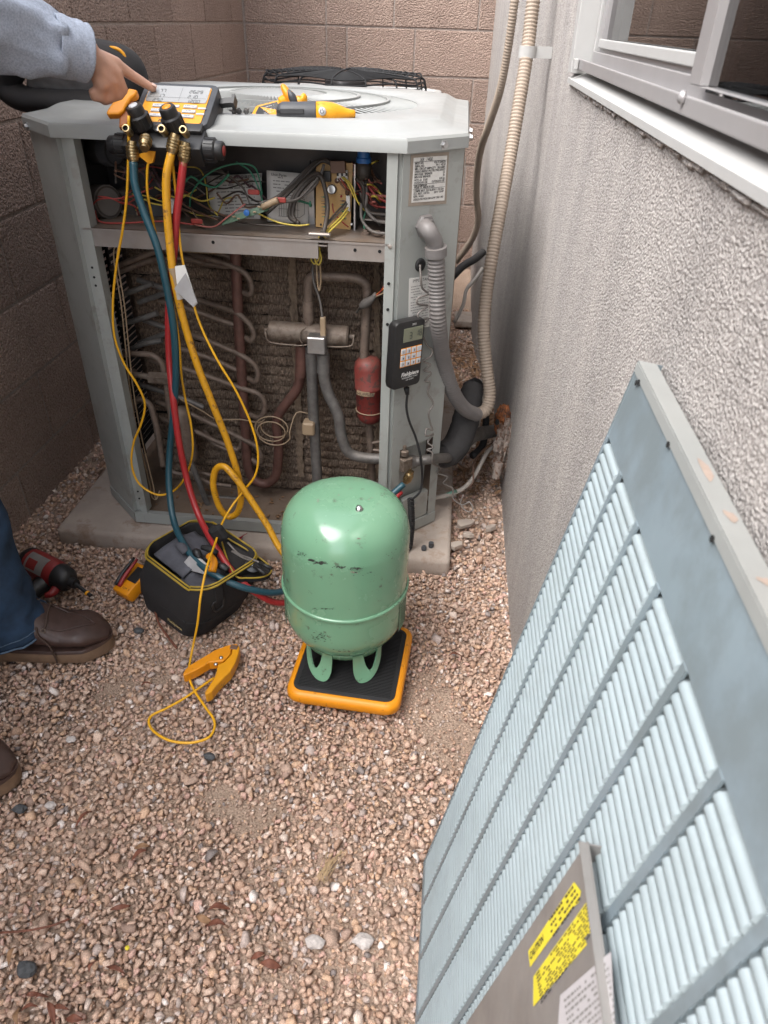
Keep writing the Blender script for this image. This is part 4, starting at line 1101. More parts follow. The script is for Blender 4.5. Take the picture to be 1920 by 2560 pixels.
# wire runs
W = [('w_red', .0016, [(205, 435, 1.53), (210, 425, 1.52), (240, 428, 1.51), (270, 440, 1.53), (300, 425, 1.55)]), ('w_red', .0016, [(215, 480, 1.52), (200, 450, 1.51), (215, 430, 1.51), (262, 428, 1.52), (285, 410, 1.55)]),
     ('w_red', .0018, [(262, 432, 1.525), (300, 418, 1.50), (330, 405, 1.52)]), ('w_red', .0018, [(258, 436, 1.525), (290, 445, 1.51), (300, 465, 1.55)]), ('w_red', .0018, [(205, 455, 1.50), (215, 478, 1.485), (260, 482, 1.48), (350, 478, 1.48), (420, 485, 1.48)]),
     ('w_pink', .0017, [(420, 485, 1.475), (460, 490, 1.47), (490, 470, 1.47), (530, 440, 1.48)]), ('w_brown', .002, [(390, 410, 1.56), (430, 440, 1.53), (470, 460, 1.51), (500, 470, 1.48)]), ('w_brown', .002, [(330, 380, 1.58), (380, 430, 1.54), (420, 455, 1.52), (470, 475, 1.49)]),
     ('w_purple', .003, [(300, 340, 1.60), (330, 380, 1.57), (360, 420, 1.56), (400, 440, 1.55)]), ('w_purple', .003, [(320, 335, 1.60), (345, 390, 1.57), (380, 415, 1.55)]),
     ('w_green', .0017, [(410, 450, 1.54), (415, 415, 1.52), (450, 375, 1.51), (500, 355, 1.52), (545, 358, 1.53), (560, 385, 1.54), (566, 420, 1.52)]), ('w_green', .0017, [(510, 350, 1.54), (540, 370, 1.53), (560, 410, 1.53), (568, 440, 1.49)]), ('w_tan', .0016, [(412, 448, 1.54), (425, 470, 1.51), (440, 485, 1.48)]),
     ('w_grey', .002, [(420, 380, 1.57), (470, 370, 1.55), (520, 400, 1.53), (540, 440, 1.49)]), ('w_yel', .0014, [(390, 360, 1.58), (430, 365, 1.56), (445, 400, 1.55), (450, 440, 1.54), (470, 465, 1.50)]), ('w_yel', .0016, [(555, 460, 1.49), (600, 480, 1.475), (640, 487, 1.475), (668, 485, 1.48)]),
     ('w_black', .002, [(440, 455, 1.53), (520, 480, 1.49), (600, 488, 1.475), (660, 486, 1.48)]), ('w_grey', .002, [(590, 445, 1.475), (620, 435, 1.49), (650, 425, 1.50), (690, 380, 1.51)]),
     ('w_black', .0035, [(570, 455, 1.48), (600, 430, 1.50), (640, 395, 1.53), (680, 352, 1.55), (705, 345, 1.55), (718, 360, 1.55)]), ('w_black', .0035, [(575, 462, 1.48), (610, 430, 1.50), (650, 390, 1.53), (690, 350, 1.545), (712, 352, 1.55)]), ('w_grey', .0035, [(560, 440, 1.49), (600, 425, 1.51), (640, 388, 1.54), (672, 358, 1.55)]),
     ('w_black', .0045, [(640, 480, 1.49), (625, 465, 1.50), (632, 430, 1.51), (655, 395, 1.52), (685, 375, 1.515), (700, 400, 1.51), (706, 440, 1.50), (705, 480, 1.485), (696, 505, 1.455), (692, 530, 1.47)]), ('w_black', .0045, [(646, 484, 1.49), (632, 465, 1.50), (640, 428, 1.51), (662, 397, 1.52), (690, 380, 1.51), (702, 410, 1.505), (708, 450, 1.495), (700, 500, 1.455), (694, 525, 1.47)]),
     ('w_grey', .003, [(700, 355, 1.53), (690, 385, 1.52), (672, 410, 1.51), (640, 432, 1.50), (600, 436, 1.48)]),
     ('w_red', .0016, [(734, 385, 1.54), (745, 400, 1.53), (752, 410, 1.54), (775, 420, 1.55)]), ('w_yel', .0016, [(738, 382, 1.54), (752, 398, 1.525), (768, 430, 1.53), (790, 450, 1.55)]), ('w_yel', .0016, [(742, 382, 1.54), (760, 402, 1.525), (775, 440, 1.53), (800, 465, 1.55)]), ('w_brown', .0016, [(730, 386, 1.54), (742, 405, 1.53), (760, 415, 1.54), (790, 408, 1.55)]),
     ('w_pink', .0022, [(760, 350, 1.57), (780, 380, 1.55), (800, 400, 1.55), (838, 430, 1.54)]), ('w_red', .0028, [(765, 360, 1.57), (790, 395, 1.55), (815, 425, 1.54), (840, 438, 1.53)]), ('w_pink', .0028, [(780, 418, 1.55), (810, 422, 1.54), (840, 424, 1.53)]), ('w_red', .0022, [(760, 370, 1.57), (775, 400, 1.55), (800, 440, 1.55), (840, 450, 1.54)]),
     ('w_grey', .0035, [(790, 390, 1.54), (792, 430, 1.53), (790, 450, 1.53), (810, 475, 1.52), (840, 482, 1.50)]), ('w_black', .004, [(770, 385, 1.54), (785, 405, 1.53), (786, 440, 1.53), (800, 460, 1.53), (838, 465, 1.52)]), ('w_green', .002, [(790, 455, 1.54), (785, 480, 1.53), (790, 503, 1.51)]), ('w_grey', .003, [(780, 440, 1.53), (782, 475, 1.51), (805, 500, 1.49), (840, 505, 1.48)]), ('w_black', .002, [(800, 430, 1.57), (815, 415, 1.57), (830, 420, 1.56), (838, 440, 1.55)]),
     ('w_yel', .0019, [(752, 448, 1.525), (735, 470, 1.505), (712, 492, 1.475), (696, 508, 1.452)]), ('w_yel', .0019, [(752, 456, 1.525), (738, 475, 1.50), (716, 496, 1.47), (700, 512, 1.450)]), ('w_grey', .0018, [(750, 440, 1.525), (730, 462, 1.505), (708, 485, 1.475), (694, 505, 1.452)]), ('w_red', .0014, [(718, 440, 1.52), (722, 460, 1.51), (740, 480, 1.51), (752, 490, 1.52)]), ('w_black', .0018, [(748, 436, 1.525), (725, 460, 1.50), (704, 485, 1.47), (692, 503, 1.452)])]
for (m, r, pts) in W: wire(pts, r, m)
rr = random.Random(44)
for k in range(26):   # the rest of the tangle
    u = rr.uniform(260, 640); v = rr.uniform(365, 470); y = rr.uniform(1.52, 1.60); pts = [(u, v, y)]
    du = rr.choice((-1, 1)) * rr.uniform(18, 40)
    for i in range(4):
        u += du + rr.uniform(-12, 12); v = min(482, max(350, v + rr.uniform(-26, 30))); y = min(1.60, max(1.49, y + rr.uniform(-.02, .02))); pts.append((min(670, max(250, u)), v, y))
    wire(pts, rr.uniform(.0013, .0024), rr.choice(('w_black', 'w_grey', 'w_brown', 'w_brown', 'w_red', 'w_purple', 'w_green', 'w_tan', 'w_yel')))
for k in range(12):
    u = rr.uniform(768, 800); v = rr.uniform(350, 440); pts = [(u, v, rr.uniform(1.53, 1.58))]
    for i in range(3): u += rr.uniform(8, 18); v += rr.uniform(-10, 28); pts.append((min(838, u), min(500, v), rr.uniform(1.51, 1.57)))
    wire(pts, rr.uniform(.0014, .0026), rr.choice(('w_black', 'w_grey', 'w_red', 'w_pink', 'w_brown', 'w_yel')))
for (u, v, y) in ((548, 415, 1.50), (605, 432, 1.478), (425, 478, 1.478)):
    q = MB(); q.rbox(PY(u, v, y), (.024, .006, .010), .002, 1); part('wire_splice', q, M_['w_red'])
q = MB(); p = PY(786, 322, 1.53); q.lathe([(.011, 0), (.013, -.004), (.0115, -.006), (.013, -.026), (.015, -.028), (.015, -.036), (0, -.036)], 16, None, p + Vector((0, 0, .012))); q2 = part('wire_nut', q, M_['w_blue'], smooth=True, auto=40)
q = MB(); q.lathe([(.014, 0), (.015, -.02), (.010, -.03), (0, -.03)], 14, None, p + Vector((0, 0, -.024))); part('tape_wrap', q, M_['w_black'], smooth=True)
for (u, v) in ((790, 505), (815, 508)):
    q = MB(); q.lathe([(.010, 0), (.010, .004), (.006, .005), (.006, .009), (0, .009)], 12, None, PZ(u, v, SHZ + .003)); part('ground_lug', q, M_['copper_dirty'], smooth=True, auto=40)
q = MB(); q.rbox(PY(690, 506, 1.447), (.044, .012, .006), .002, 1); q.rbox(PY(690, 530, 1.452), (.034, .008, .004), .0015, 1); part('strain_relief', q, M_['shelf'])
# ------------------------------------------------------------------ on the right post: rating label, torn label, grommet, elbow
def pr_quad(name, pts, m, off):
    P4 = [PR(u, v, off) for u, v in pts]; q = MB(); q.add(P4 + [p - RN * .0006 for p in P4], [(0, 3, 2, 1), (4, 5, 6, 7), (0, 1, 5, 4), (1, 2, 6, 5), (2, 3, 7, 6), (3, 0, 4, 7)])
    return part(name, q, M_[m]), P4
pr_quad('glue_stain', ((888, 334), (970, 328), (964, 440), (882, 446)), 'w_tan' if False else 'sideslat', .0009)[0].hide_render = False
RL, P4 = pr_quad('rating_label', ((894, 341), (966, 336), (960, 433), (889, 438)), 'paper', .0016)
x_, y_ = P4[1] - P4[0], P4[3] - P4[0]
def rl(s, t): return frame(P4[0] + x_ * s + y_ * t + RN * .0008, x_, -y_)
text('lettering', 'XR  1400', rl(.36, .055), .0085, M_['ink'], RL, shear=.2)
LINES = [('MOD. NO.', 'VOLTS 208/230', .13), ('SERIAL NO.', 'PH 1  HZ 60', .19), ('MIN. CIRCUIT AMPACITY', '30.0 AMPS', .25), ('OVERCURRENT PROTECTIVE DEVICE', '', .31), ('MAX FUSE / BREAKER', '50', .37), ('MIN FUSE BREAKER', '50', .43), ('HCFC-22   8 LBS', '8.06 kg', .50), ('OUTDOOR USE', 'OUTDOOR USE', .56), ('THE COMPANY', '', .63), ('TYLER TX  MADE IN USA', '', .67), ('COMPR. MOT. 22.0 RLA', '230 V  122 LRA', .75), ('O.D. MOT. 1.00 FLA', '230 V 1/5 HP', .81), ('REFR. 94-622', '', .87), ('DESIGN PSI HIGH 300 LOW 150', '1.0  800', .94)]
for a, c_, t in LINES:
    text('lettering', a, rl(.04, t), .0052, M_['ink'], RL, 'LEFT', .92, .00012)
    if c_: text('lettering', c_, rl(.96, t), .0052, M_['ink'], RL, 'RIGHT', .92, .00012)
q = MB()
for t in (.095, .60, .705): q.box((0, 0, 0), (x_.length * .97, .0006, .0002), rl(.5, t))
obj('print_rule', q, M_['ink'], RL)
TL, P4 = pr_quad('torn_label', ((884, 602), (930, 594), (928, 705), (882, 716)), 'paper', .0012)
print_lines(TL, P4, 17, seed=3, margin=.08, off=.0007, h=.3, t0=.16, t1=.95, dens=.85)
x_, y_ = P4[1] - P4[0], P4[3] - P4[0]
text('lettering', 'IMPORTANT', frame(P4[0] + x_ * .58 + y_ * .06 + RN * .0008, x_, -y_), .009, M_['ink'], TL)
q = MB(); q.lathe([(.0055, .004), (.009, .005), (.013, .003), (.0135, 0)], 20, FR(PR(907, 572, .001))); GR = part('grommet', q, M_['blackrub'], smooth=True)
q = MB(); q.lathe([(.0056, .0012), (0, .0012)], 14, FR(PR(907, 572, .001))); obj('grommet_hole', q, M_['void'], GR)
q = MB(); q.box((UX1 + .0035, 1.60, .875), (.001, .022, .075)); sp = part('side_sticker', q, M_['paper'])
# service valve at the foot of the right post
def prt(pts, off): return [PR(u, v, o_) for (u, v, o_) in pts]
q = MB(); q.rbox((0, 0, 0), (.030, .034, .030), .002, 1, FR(PR(873, 1000, .0))); SV = part('service_valve', q, M_['valve'])
q = MB(); q.lathe([(.011, 0), (.011, .010), (.008, .012), (.005, .013), (.005, .024), (0, .025)], 6, Matrix.Translation(PR(873, 982, .002))); obj('valve_cap', q, M_['valve'], SV)
q = MB(); q.tube([PR(880, 1000, -.004), PR(890, 998, -.004), PR(893, 998, -.004)], .017, 16, 1); obj('clamp_ring', q, M_['pipe_grey'], SV, smooth=True, auto=40)
q = MB(); q.tube([PR(890, 998, -.004), PR(910, 995, .01), PR(925, 992, .02), Vector((.045, 1.62, .20))], .0125, 14, 3); obj('suction_stub', q, M_['pipe_grey'], SV, smooth=True)
for (u, v) in ((905, 920), (907, 945), (912, 935)):
    q = MB(); q.lathe([(.006, 0), (.006, .006), (0, .008)], 12, FR(PR(u, v, -.020))); part('valve_stud', q, M_['paint'], smooth=True, auto=40)
q = MB(); a = PR(884, 1012, .012); e = PR(888, 1028, .020); q.tube([a, e], .0045, 10, 1); obj('service_port', q, M_['brass'], SV, smooth=True, auto=40)
# ------------------------------------------------------------------ second unit behind, with its wire fan guard
CU = thing('condenser_unit', (-.42, 2.93, .035), 'cream condenser behind the opened unit with a black wire fan guard', 'condenser unit')
q = MB(); ol = ring_outline(.68, .68, .10, 5)
def shift(pl, dx, dy, k=1.0): return [(x * k + dx, y * k + dy) for x, y in pl]
q.prism(shift(ol, -.42, 2.93, .97), .04, .885); obj('cabinet', q, M_['lid'], CU, smooth=True, auto=40)
q = MB(); r3 = lambda k, z: [Vector((x * k - .42, y * k + 2.93, z)) for x, y in ol]
q.loft([r3(1.0, .88), r3(1.005, .90), r3(.99, .915), r3(.93, .918), r3(.90, .905)], cap=False); obj('top_pan', q, M_['white'], CU, smooth=True, auto=40)
q = MB(); q.prism(shift(ol, -.42, 2.93, .90), .895, .900); obj('fan_void', q, M_['void'], CU)
q = MB(); q.lathe([(0, .955), (.07, .953), (.075, .945), (.075, .90)], 20, None, (-.42, 2.93, 0)); obj('fan_motor', q, M_['darksteel'], CU, smooth=True, auto=40)
GC = Vector((-.425, 2.93, 0))
def gring(rad, z): return [GC + Vector((rad * math.cos(a * math.pi / 24), rad * math.sin(a * math.pi / 24), z + .004 * math.sin(a * .8))) for a in range(48)]
for i in range(11):
    rad = .05 + i * .0225
    q = MB(); q.tube(gring(rad, .985 - .012 * (rad / .29) ** 2), .0027, 5, 1, closed=True); obj('guard_ring', q, M_['blackrub'], CU, smooth=True)
for i, z in enumerate((.958, .945, .932)):
    q = MB(); q.tube(gring(.284 + .004 * i, z), .0027, 5, 1, closed=True); obj('guard_ring', q, M_['blackrub'], CU, smooth=True)
for i in range(16):
    a = i * math.pi / 8; e = Vector((math.cos(a), math.sin(a), 0))
    q = MB(); q.tube([GC + e * .05 + Vector((0, 0, .986)), GC + e * .17 + Vector((0, 0, .982)), GC + e * .272 + Vector((0, 0, .972)), GC + e * .290 + Vector((0, 0, .95)), GC + e * .296 + Vector((0, 0, .918))], .003, 5, 3); obj('guard_spoke', q, M_['blackrub'], CU, smooth=True)
# ------------------------------------------------------------------ conduits and lines between unit and house
def resample(pts, step):
    out = [Vector(pts[0])]; acc = 0
    for a, b_ in zip(pts[:-1], pts[1:]):
        a, b_ = Vector(a), Vector(b_); L_ = (b_ - a).length; t = step - acc
        while t <= L_:
            out.append(a.lerp(b_, t / L_)); t += step
        acc = (acc + L_) % step
    return out
def corrugated(q, pts, r, pitch=.008, depth=.0011, n=14):
    c = resample(catmull(pts, 14), pitch / 4)
    rs = [r + (depth if (i % 4) in (1, 2) else -depth) for i in range(len(c))]
    q.tube(c, rs, n, 1)
FC = thing('flexible_conduit', PR(918, 490), 'ribbed conduit, grey at the unit elbow and tan up the house wall', 'conduit')
q = MB(); E0 = PR(915, 487, .0); q.lathe([(.023, 0), (.024, .006), (.021, .012), (.015, .013), (.015, .02)], 6, FR(E0)); obj('lock_nut', q, M_['conduit_g'], FC)
e1 = PR(917, 489, .012); e2 = PR(927, 500, .030); e3 = PR(938, 520, .034); e4 = PR(941, 532, .034)
q = MB(); q.tube([e1, e2, e3, e4], .0165, 16, 6); obj('elbow', q, M_['conduit_g'], FC, smooth=True, auto=60)
e5 = PR(942, 552, .034); q = MB(); d = e5 - e4; q.lathe([(.0165, 0), (.0225, .001), (.0225, d.length), (.0185, d.length + .001)], 20, frame(e4, d.orthogonal(), d.cross(d.orthogonal()))); obj('collar', q, M_['conduit_g'], FC, smooth=True, auto=40)
g_pts = [e5, PR(944, 620, .036), PR(947, 700, .04), PY(958, 780, 1.54), PY(978, 845, 1.585), PY(1003, 882, 1.63), PY(1030, 896, 1.68)]
t_pts = [PY(1030, 896, 1.68), PY(1050, 884, 1.70), PY(1058, 850, 1.715), PY(1052, 800, 1.73), PY(1045, 720, 1.76), PY(1050, 640, 1.80), PY(1062, 560, 1.83), PY(1078, 470, 1.88), PY(1100, 350, 1.95), PY(1120, 230, 2.0), PY(1139, 110, 2.05), PY(1152, 0, 2.08), PY(1190, -300, 2.12)]
q = MB(); corrugated(q, g_pts, .0172); obj('conduit_tube', q, M_['conduit_g'], FC, smooth=True, label='grey lower run of the ribbed conduit')
q = MB(); corrugated(q, t_pts, .0158, .008, .0010); obj('conduit_tube', q, M_['conduit_t'], FC, smooth=True, label='tan upper run of the ribbed conduit')
p = PY(1140, 112, 2.05); q = MB(); q.tube([p + Vector((-.0, 0, -.012)), p + Vector((0, 0, .012))], .0215, 14, 1); q.box(p + Vector((.035, -.004, 0)), (.045, .006, .024)); obj('strap', q, M_['white'], FC, smooth=True, auto=40)
q = MB(); corrugated(q, [PY(1140, -200, 2.18), PY(1112, 0, 2.18), PY(1098, 100, 2.20), PY(1080, 195, 2.24), PY(1056, 270, 2.32), PY(1039, 320, 2.40), PY(1031, 370, 2.46), PY(1029, 425, 2.50), PY(1033, 470, 2.52), PY(1025, 505, 2.54), PY(1008, 535, 2.56), PY(985, 565, 2.58)], .0105, .007, .0007, 12)
obj('flexible_conduit', q, M_['conduit_t'], smooth=True, label='thinner tan ribbed conduit reaching the rear condenser beside the far wall', cat='conduit')
# insulated suction line
IL = thing('insulated_line', PY(985, 1000, 1.66), 'black foam insulated refrigerant line from the wall hole to the unit', 'insulated pipe')
ip = [PY(938, 986, 1.60), PY(958, 984, 1.62), PY(985, 962, 1.65), PY(1004, 915, 1.69), PY(1014, 870, 1.73), PY(1022, 835, 1.77)]
cpt = catmull(ip, 8); q = MB(); rs = [.020 + .016 * min(1, i / 9) + .0025 * mnoise.noise(Vector((i * .5, 0, 3))) - (.008 * max(0, (i - 26) / 14)) for i in range(len(cpt))]
q.tube(cpt, rs, 18, 1); obj('insulation', q, M_['foam_black'], IL, smooth=True, auto=60)
q = MB(); q.lathe([(.0215, 0), (.0175, .001), (.016, -.012), (0, -.012)], 16, frame(cpt[0] - (cpt[1] - cpt[0]) * .3, Vector((0, 0, 1)), (cpt[1] - cpt[0]).cross(Vector((0, 0, 1))))); obj('open_end', q, M_['void'], IL)
q = MB(); q.tube([PY(1004, 955, 1.70), PY(1020, 942, 1.74), PY(1045, 935, 1.80), PY(1075, 930, 1.86)], [.021, .019, .020, .017], 14, 5); obj('wrapped_pipe', q, M_['pipe_grey'], IL, smooth=True)
q = MB(); q.tube([PY(1040, 820, 1.86), PY(1036, 870, 1.82), PY(1026, 930, 1.78), PY(1018, 965, 1.75)], .0115, 12, 5); obj('pvc_pipe', q, M_['pvc'], IL, smooth=True)
q = MB(); q.tube([PY(1012, 830, 1.80), PY(1030, 825, 1.84), PY(1045, 850, 1.84), PY(1050, 900, 1.84), PY(1043, 960, 1.80), PY(1020, 985, 1.75)], .010, 10, 5); obj('rubber_pipe', q, M_['blackrub'], IL, smooth=True)
LLN = thing('liquid_line', PZ(960, 1075, .02), 'thin dusty liquid pipe with green patina curving from wall to unit', 'copper pipe')
q = MB(); q.tube([PY(1068, 960, 1.84), PY(1052, 978, 1.79), PY(1040, 1000, 1.75), PY(1022, 1032, 1.70), PY(1000, 1055, 1.66), PY(965, 1070, 1.62), PY(925, 1076, 1.585), PY(895, 1074, 1.56)], .0062, 10, 6); obj('tube', q, M_['pvc'], LLN, smooth=True)
for (a, c_) in (((900, 1074.5, 1.565), (918, 1076.3, 1.58)), ((962, 1071, 1.618), (985, 1062, 1.642))):
    q = MB(); q.tube([PY(*a), PY(*c_)], .0068, 10, 1); obj('patina', q, mat('green_patina', (.16, .30, .24), .8, var=.3, vscale=200), LLN, smooth=True)
q = MB(); q.tube([PY(1066, 955, 1.84), PY(1050, 966, 1.79), PY(1030, 988, 1.74), PY(1022, 1010, 1.70), PY(1022, 1040, 1.68), PY(1010, 1055, 1.67)], .0022, 6, 5); obj('sensor_wire', q, M_['w_brown'], smooth=True, label='short brown wire drooping from the wall hole to the gravel', cat='wire')
cw = [PR(907, 572, .006), PR(909, 600, .016), PR(912, 622, .014), PR(925, 634, .012), PR(918, 638, .02), PR(902, 645, .02), PR(903, 657, .02), PR(924, 660, .01), PR(915, 668, .02), PR(903, 678, .02), PR(908, 690, .02), PR(926, 688, .01), PR(918, 696, .02), PR(908, 708, .01),
      PR(922, 745, .016), PR(934, 755, .016), PR(930, 770, .016), PR(914, 780, .01), PR(930, 788, .016), PR(916, 800, .008), PR(931, 806, .016), PR(918, 822, .008), PR(928, 826, .014), PR(926, 838, .01), PR(924, 850, .012), PR(936, 872, .02), PR(926, 892, .02), PR(930, 915, .02), PR(934, 930, .024), PR(922, 926, .02), PR(920, 942, .026), PR(936, 938, .02), PR(924, 955, .02), PR(936, 966, .03), PR(922, 972, .02), PR(934, 978, .03), PR(934, 1000, .03)]
cw += [PY(950, 1010, 1.55), PY(945, 1022, 1.55), PY(966, 1030, 1.56), PY(958, 1044, 1.56), PY(978, 1055, 1.57), PY(978, 1075, 1.57), PY(996, 1090, 1.57), PY(1013, 1085, 1.57)]
q = MB(); q.tube(cw, .0022, 6, 6); obj('thermostat_wire', q, M_['wire_g'], smooth=True, label='curly grey control wire hanging down the right post to the gravel', cat='wire')
q = MB(); q.tube([PY(1001, 1068, 1.58), PY(995, 1090, 1.57), PY(1010, 1105, 1.56), PY(1022, 1100, 1.56), PY(1014, 1084, 1.57), PY(1004, 1090, 1.57)], .0018, 6, 6); obj('wire_curl', q, M_['wire_g'], smooth=True, label='small loose curl of grey wire on the gravel by the pad', cat='wire')
q = MB(); q.tube([PY(975, 600, 2.35), PY(1000, 575, 2.4), PY(1025, 560, 2.45), PY(1043, 545, 2.5)], .013, 10, 4); obj('insulated_line', q, M_['foam_black'], smooth=True, label='short black insulated line between unit side and tan conduit', cat='insulated pipe')
q = MB(); q.tube([PY(982, 695, 2.2), PY(1000, 660, 2.25), PY(1008, 625, 2.3), PY(1025, 605, 2.35), PY(1042, 580, 2.4)], .006, 8, 5); obj('white_cable', q, M_['pvc'], smooth=True, label='white cable sagging behind the right side of the unit', cat='cable')
q = MB(); q.box(PZ(1005, 690, .02), (.10, .14, .03)); obj('paver', q, M_['conc'], bevel=.006, label='small concrete paver on the gravel beside the unit', cat='paver')
# ------------------------------------------------------------------ refrigerant tank upside down on the scale
TC = Vector((-.155, 1.06, 0)); TZ0, TZ1, TR = .100, .430, .121
SCL = thing('scale_platform', (-.137, 1.034, 0), 'low orange charging scale with ribbed black top under the green tank', 'scale')
SM = Matrix.Translation((-.137, 1.030, 0)) @ Matrix.Rotation(math.radians(-3.5), 4, 'Z')
def srings(q, spec, n=6):
    q.loft([[SM @ Vector((x, y, z)) for x, y in ring_outline(sx, sy, r, n)] for (sx, sy, r, z) in spec])
q = MB(); srings(q, [(.20, .20, .02, .002), (.205, .205, .022, .016), (.226, .226, .026, .020), (.230, .232, .028, .024), (.230, .232, .028, .036), (.226, .228, .027, .042), (.215, .217, .024, .0455), (.206, .206, .020, .0455), (.204, .204, .019, .043)]); obj('scale_body', q, M_['orange'], SCL, smooth=True, auto=50)
q = MB(); srings(q, [(.204, .204, .019, .040), (.204, .204, .019, .0452), (.200, .200, .018, .046)]); TP = obj('rubber_mat', q, M_['blackrub'], SCL, smooth=True, auto=40)
q = MB(); q.box((0, 0, .0468), (.186, .0022, .0016), SM); rb = obj('rib', q, M_['blackrub'], TP)
for k in range(-24, 25):
    if k == 0: continue
    off = SM.to_3x3() @ Vector((0, k * .0038, 0)); c = rb.copy(); COL.objects.link(c); c.parent = TP; c.location = rb.location + off
q = MB(); srings(q, [(.12, .009, .003, .0135)] * 1 + [(.12, .009, .003, .0165)]); q2 = q
TANK = thing('refrigerant_tank', (TC.x, TC.y, .047), 'scuffed pale green steel refrigerant tank standing upside down', 'tank')
mid = TZ0 + (TZ1 - TZ0) * .40
prof = [(0, TZ0 - .003), (.05, TZ0), (.085, TZ0 + .010), (.106, TZ0 + .028), (.117, TZ0 + .050), (TR, TZ0 + .075), (TR, mid - .006), (TR + .0006, mid - .004), (TR + .0034, mid - .002), (TR + .0034, mid + .003), (TR + .0008, mid + .005), (TR, mid + .007), (TR, TZ1 - .090), (TR * .985, TZ1 - .066), (TR * .93, TZ1 - .042), (TR * .82, TZ1 - .023), (TR * .66, TZ1 - .010), (TR * .45, TZ1 - .003), (TR * .2, TZ1), (0, TZ1)]
fine = catmull([(r, 0, z) for r, z in prof], 3); q = MB(); q.lathe([(max(0, p.x), p.z) for p in fine], 64, None, (TC.x, TC.y, 0)); q.v = [(x + .0012 * mnoise.noise(Vector((x * 14, y * 14, z * 14))), y + .0012 * mnoise.noise(Vector((x * 14 + 5, y * 14, z * 14))), z) for x, y, z in q.v]
TB = obj('tank_shell', q, M_['tank'], TANK, smooth=True)
def on_tank(u, v, lift=.0006):
    """point of the tank's skin seen at a photo pixel"""
    r = Vector(_ray(u, v)).normalized(); o = Vector((0, 0, CAM_H)); t = .9
    def rad(z):
        for (r0, z0), (r1, z1) in zip(prof[:-1], prof[1:]):
            if z0 <= z <= z1: return r0 + (r1 - r0) * (z - z0) / max(1e-6, z1 - z0)
        return -1
    while t < 2.2:
        p = o + r * t
        if math.hypot(p.x - TC.x, p.y - TC.y) < rad(p.z) + lift: return p
        t += .0004
    return None
rr = random.Random(21)
def marks(name, m, blobs, parent):
    q = MB()
    for (u, v, w, h, n) in blobs:
        for _ in range(n):
            pu, pv = u + rr.gauss(0, w * .4), v + rr.gauss(0, h * .4)
            p = on_tank(pu, pv)
            if p is None: continue
            e1, e2 = on_tank(pu + 2, pv), on_tank(pu, pv + 2)
            if e1 is None or e2 is None: continue
            a, c = (e1 - p).normalized(), (e2 - p).normalized(); s = rr.uniform(.0003, .0012); k = rr.uniform(1, 4.0)
            nn = c.cross(a).normalized() * .0004
            poly = [p + nn + a * s * k * math.cos(t) * rr.uniform(.6, 1.1) + c * s * math.sin(t) * rr.uniform(.6, 1.1) for t in [i * 6.283 / 7 for i in range(7)]]
            q.add(poly, [tuple(range(7))])
    return obj(name, q, m, parent, kind='stuff')
marks('scuff_marks', M_['scuff'], [(672, 1210, 10, 3, 26), (690, 1216, 22, 4, 60), (735, 1225, 24, 4, 34), (770, 1228, 14, 4, 30), (655, 1195, 20, 8, 14), (850, 1200, 18, 14, 16), (690, 1375, 26, 10, 46), (740, 1405, 60, 8, 26), (840, 1390, 34, 9, 22), (800, 1240, 50, 6, 10), (700, 1315, 40, 3, 14), (860, 1290, 12, 30, 10)], TANK)
marks('paint_chips', M_['tankchip'], [(688, 1082, 4, 6, 8), (731, 1070, 4, 4, 6), (757, 1057, 4, 3, 5), (800, 1075, 8, 4, 8), (772, 1101, 5, 5, 8), (775, 1162, 8, 6, 6), (765, 1235, 10, 4, 10), (645, 1100, 5, 12, 5)], TANK)
p = on_tank(776, 1100); q = blob(p, (.0075, .0075, .0075), 4, .3, 3, 2); obj('weld_spot', q, M_['steel'], TANK, smooth=True)
q = MB()   # printed warning panel on the left flank
def flank(a0, a1, z0, z1, off): return lambda s, t: Vector((TC.x + (TR + off) * math.cos(a0 + (a1 - a0) * s), TC.y + (TR + off) * math.sin(a0 + (a1 - a0) * s), z0 + (z1 - z0) * t))
q.grid(flank(math.radians(178), math.radians(205), .145, .225, .0006), 8, 2); FL = obj('warning_label', q, mat('label_green', (.13, .30, .18), .4), TANK)
q = MB()
for a, c, z0, z1 in ((204, 205, .145, .225), (178, 179, .145, .225), (178, 205, .223, .225), (178, 205, .145, .147)): q.grid(flank(math.radians(a), math.radians(c), z0, z1, .001), 6, 1)
obj('label_border', q, M_['ink'], FL)
q = MB(); q.grid(flank(math.radians(-24), math.radians(4), .150, .225, .0006), 8, 2); FL = obj('warning_label', q, mat('label_green2', (.17, .36, .22), .4), TANK)
q = MB()
for a, c, z0, z1 in ((-24, -23, .15, .225), (-24, 4, .223, .225), (-24, 4, .15, .152)): q.grid(flank(math.radians(a), math.radians(c), z0, z1, .001), 6, 1)
for i in range(9): q.grid(flank(math.radians(-21), math.radians(-5), .158 + i * .007, .1605 + i * .007, .001), 4, 1)
obj('label_border', q, M_['ink'], FL)
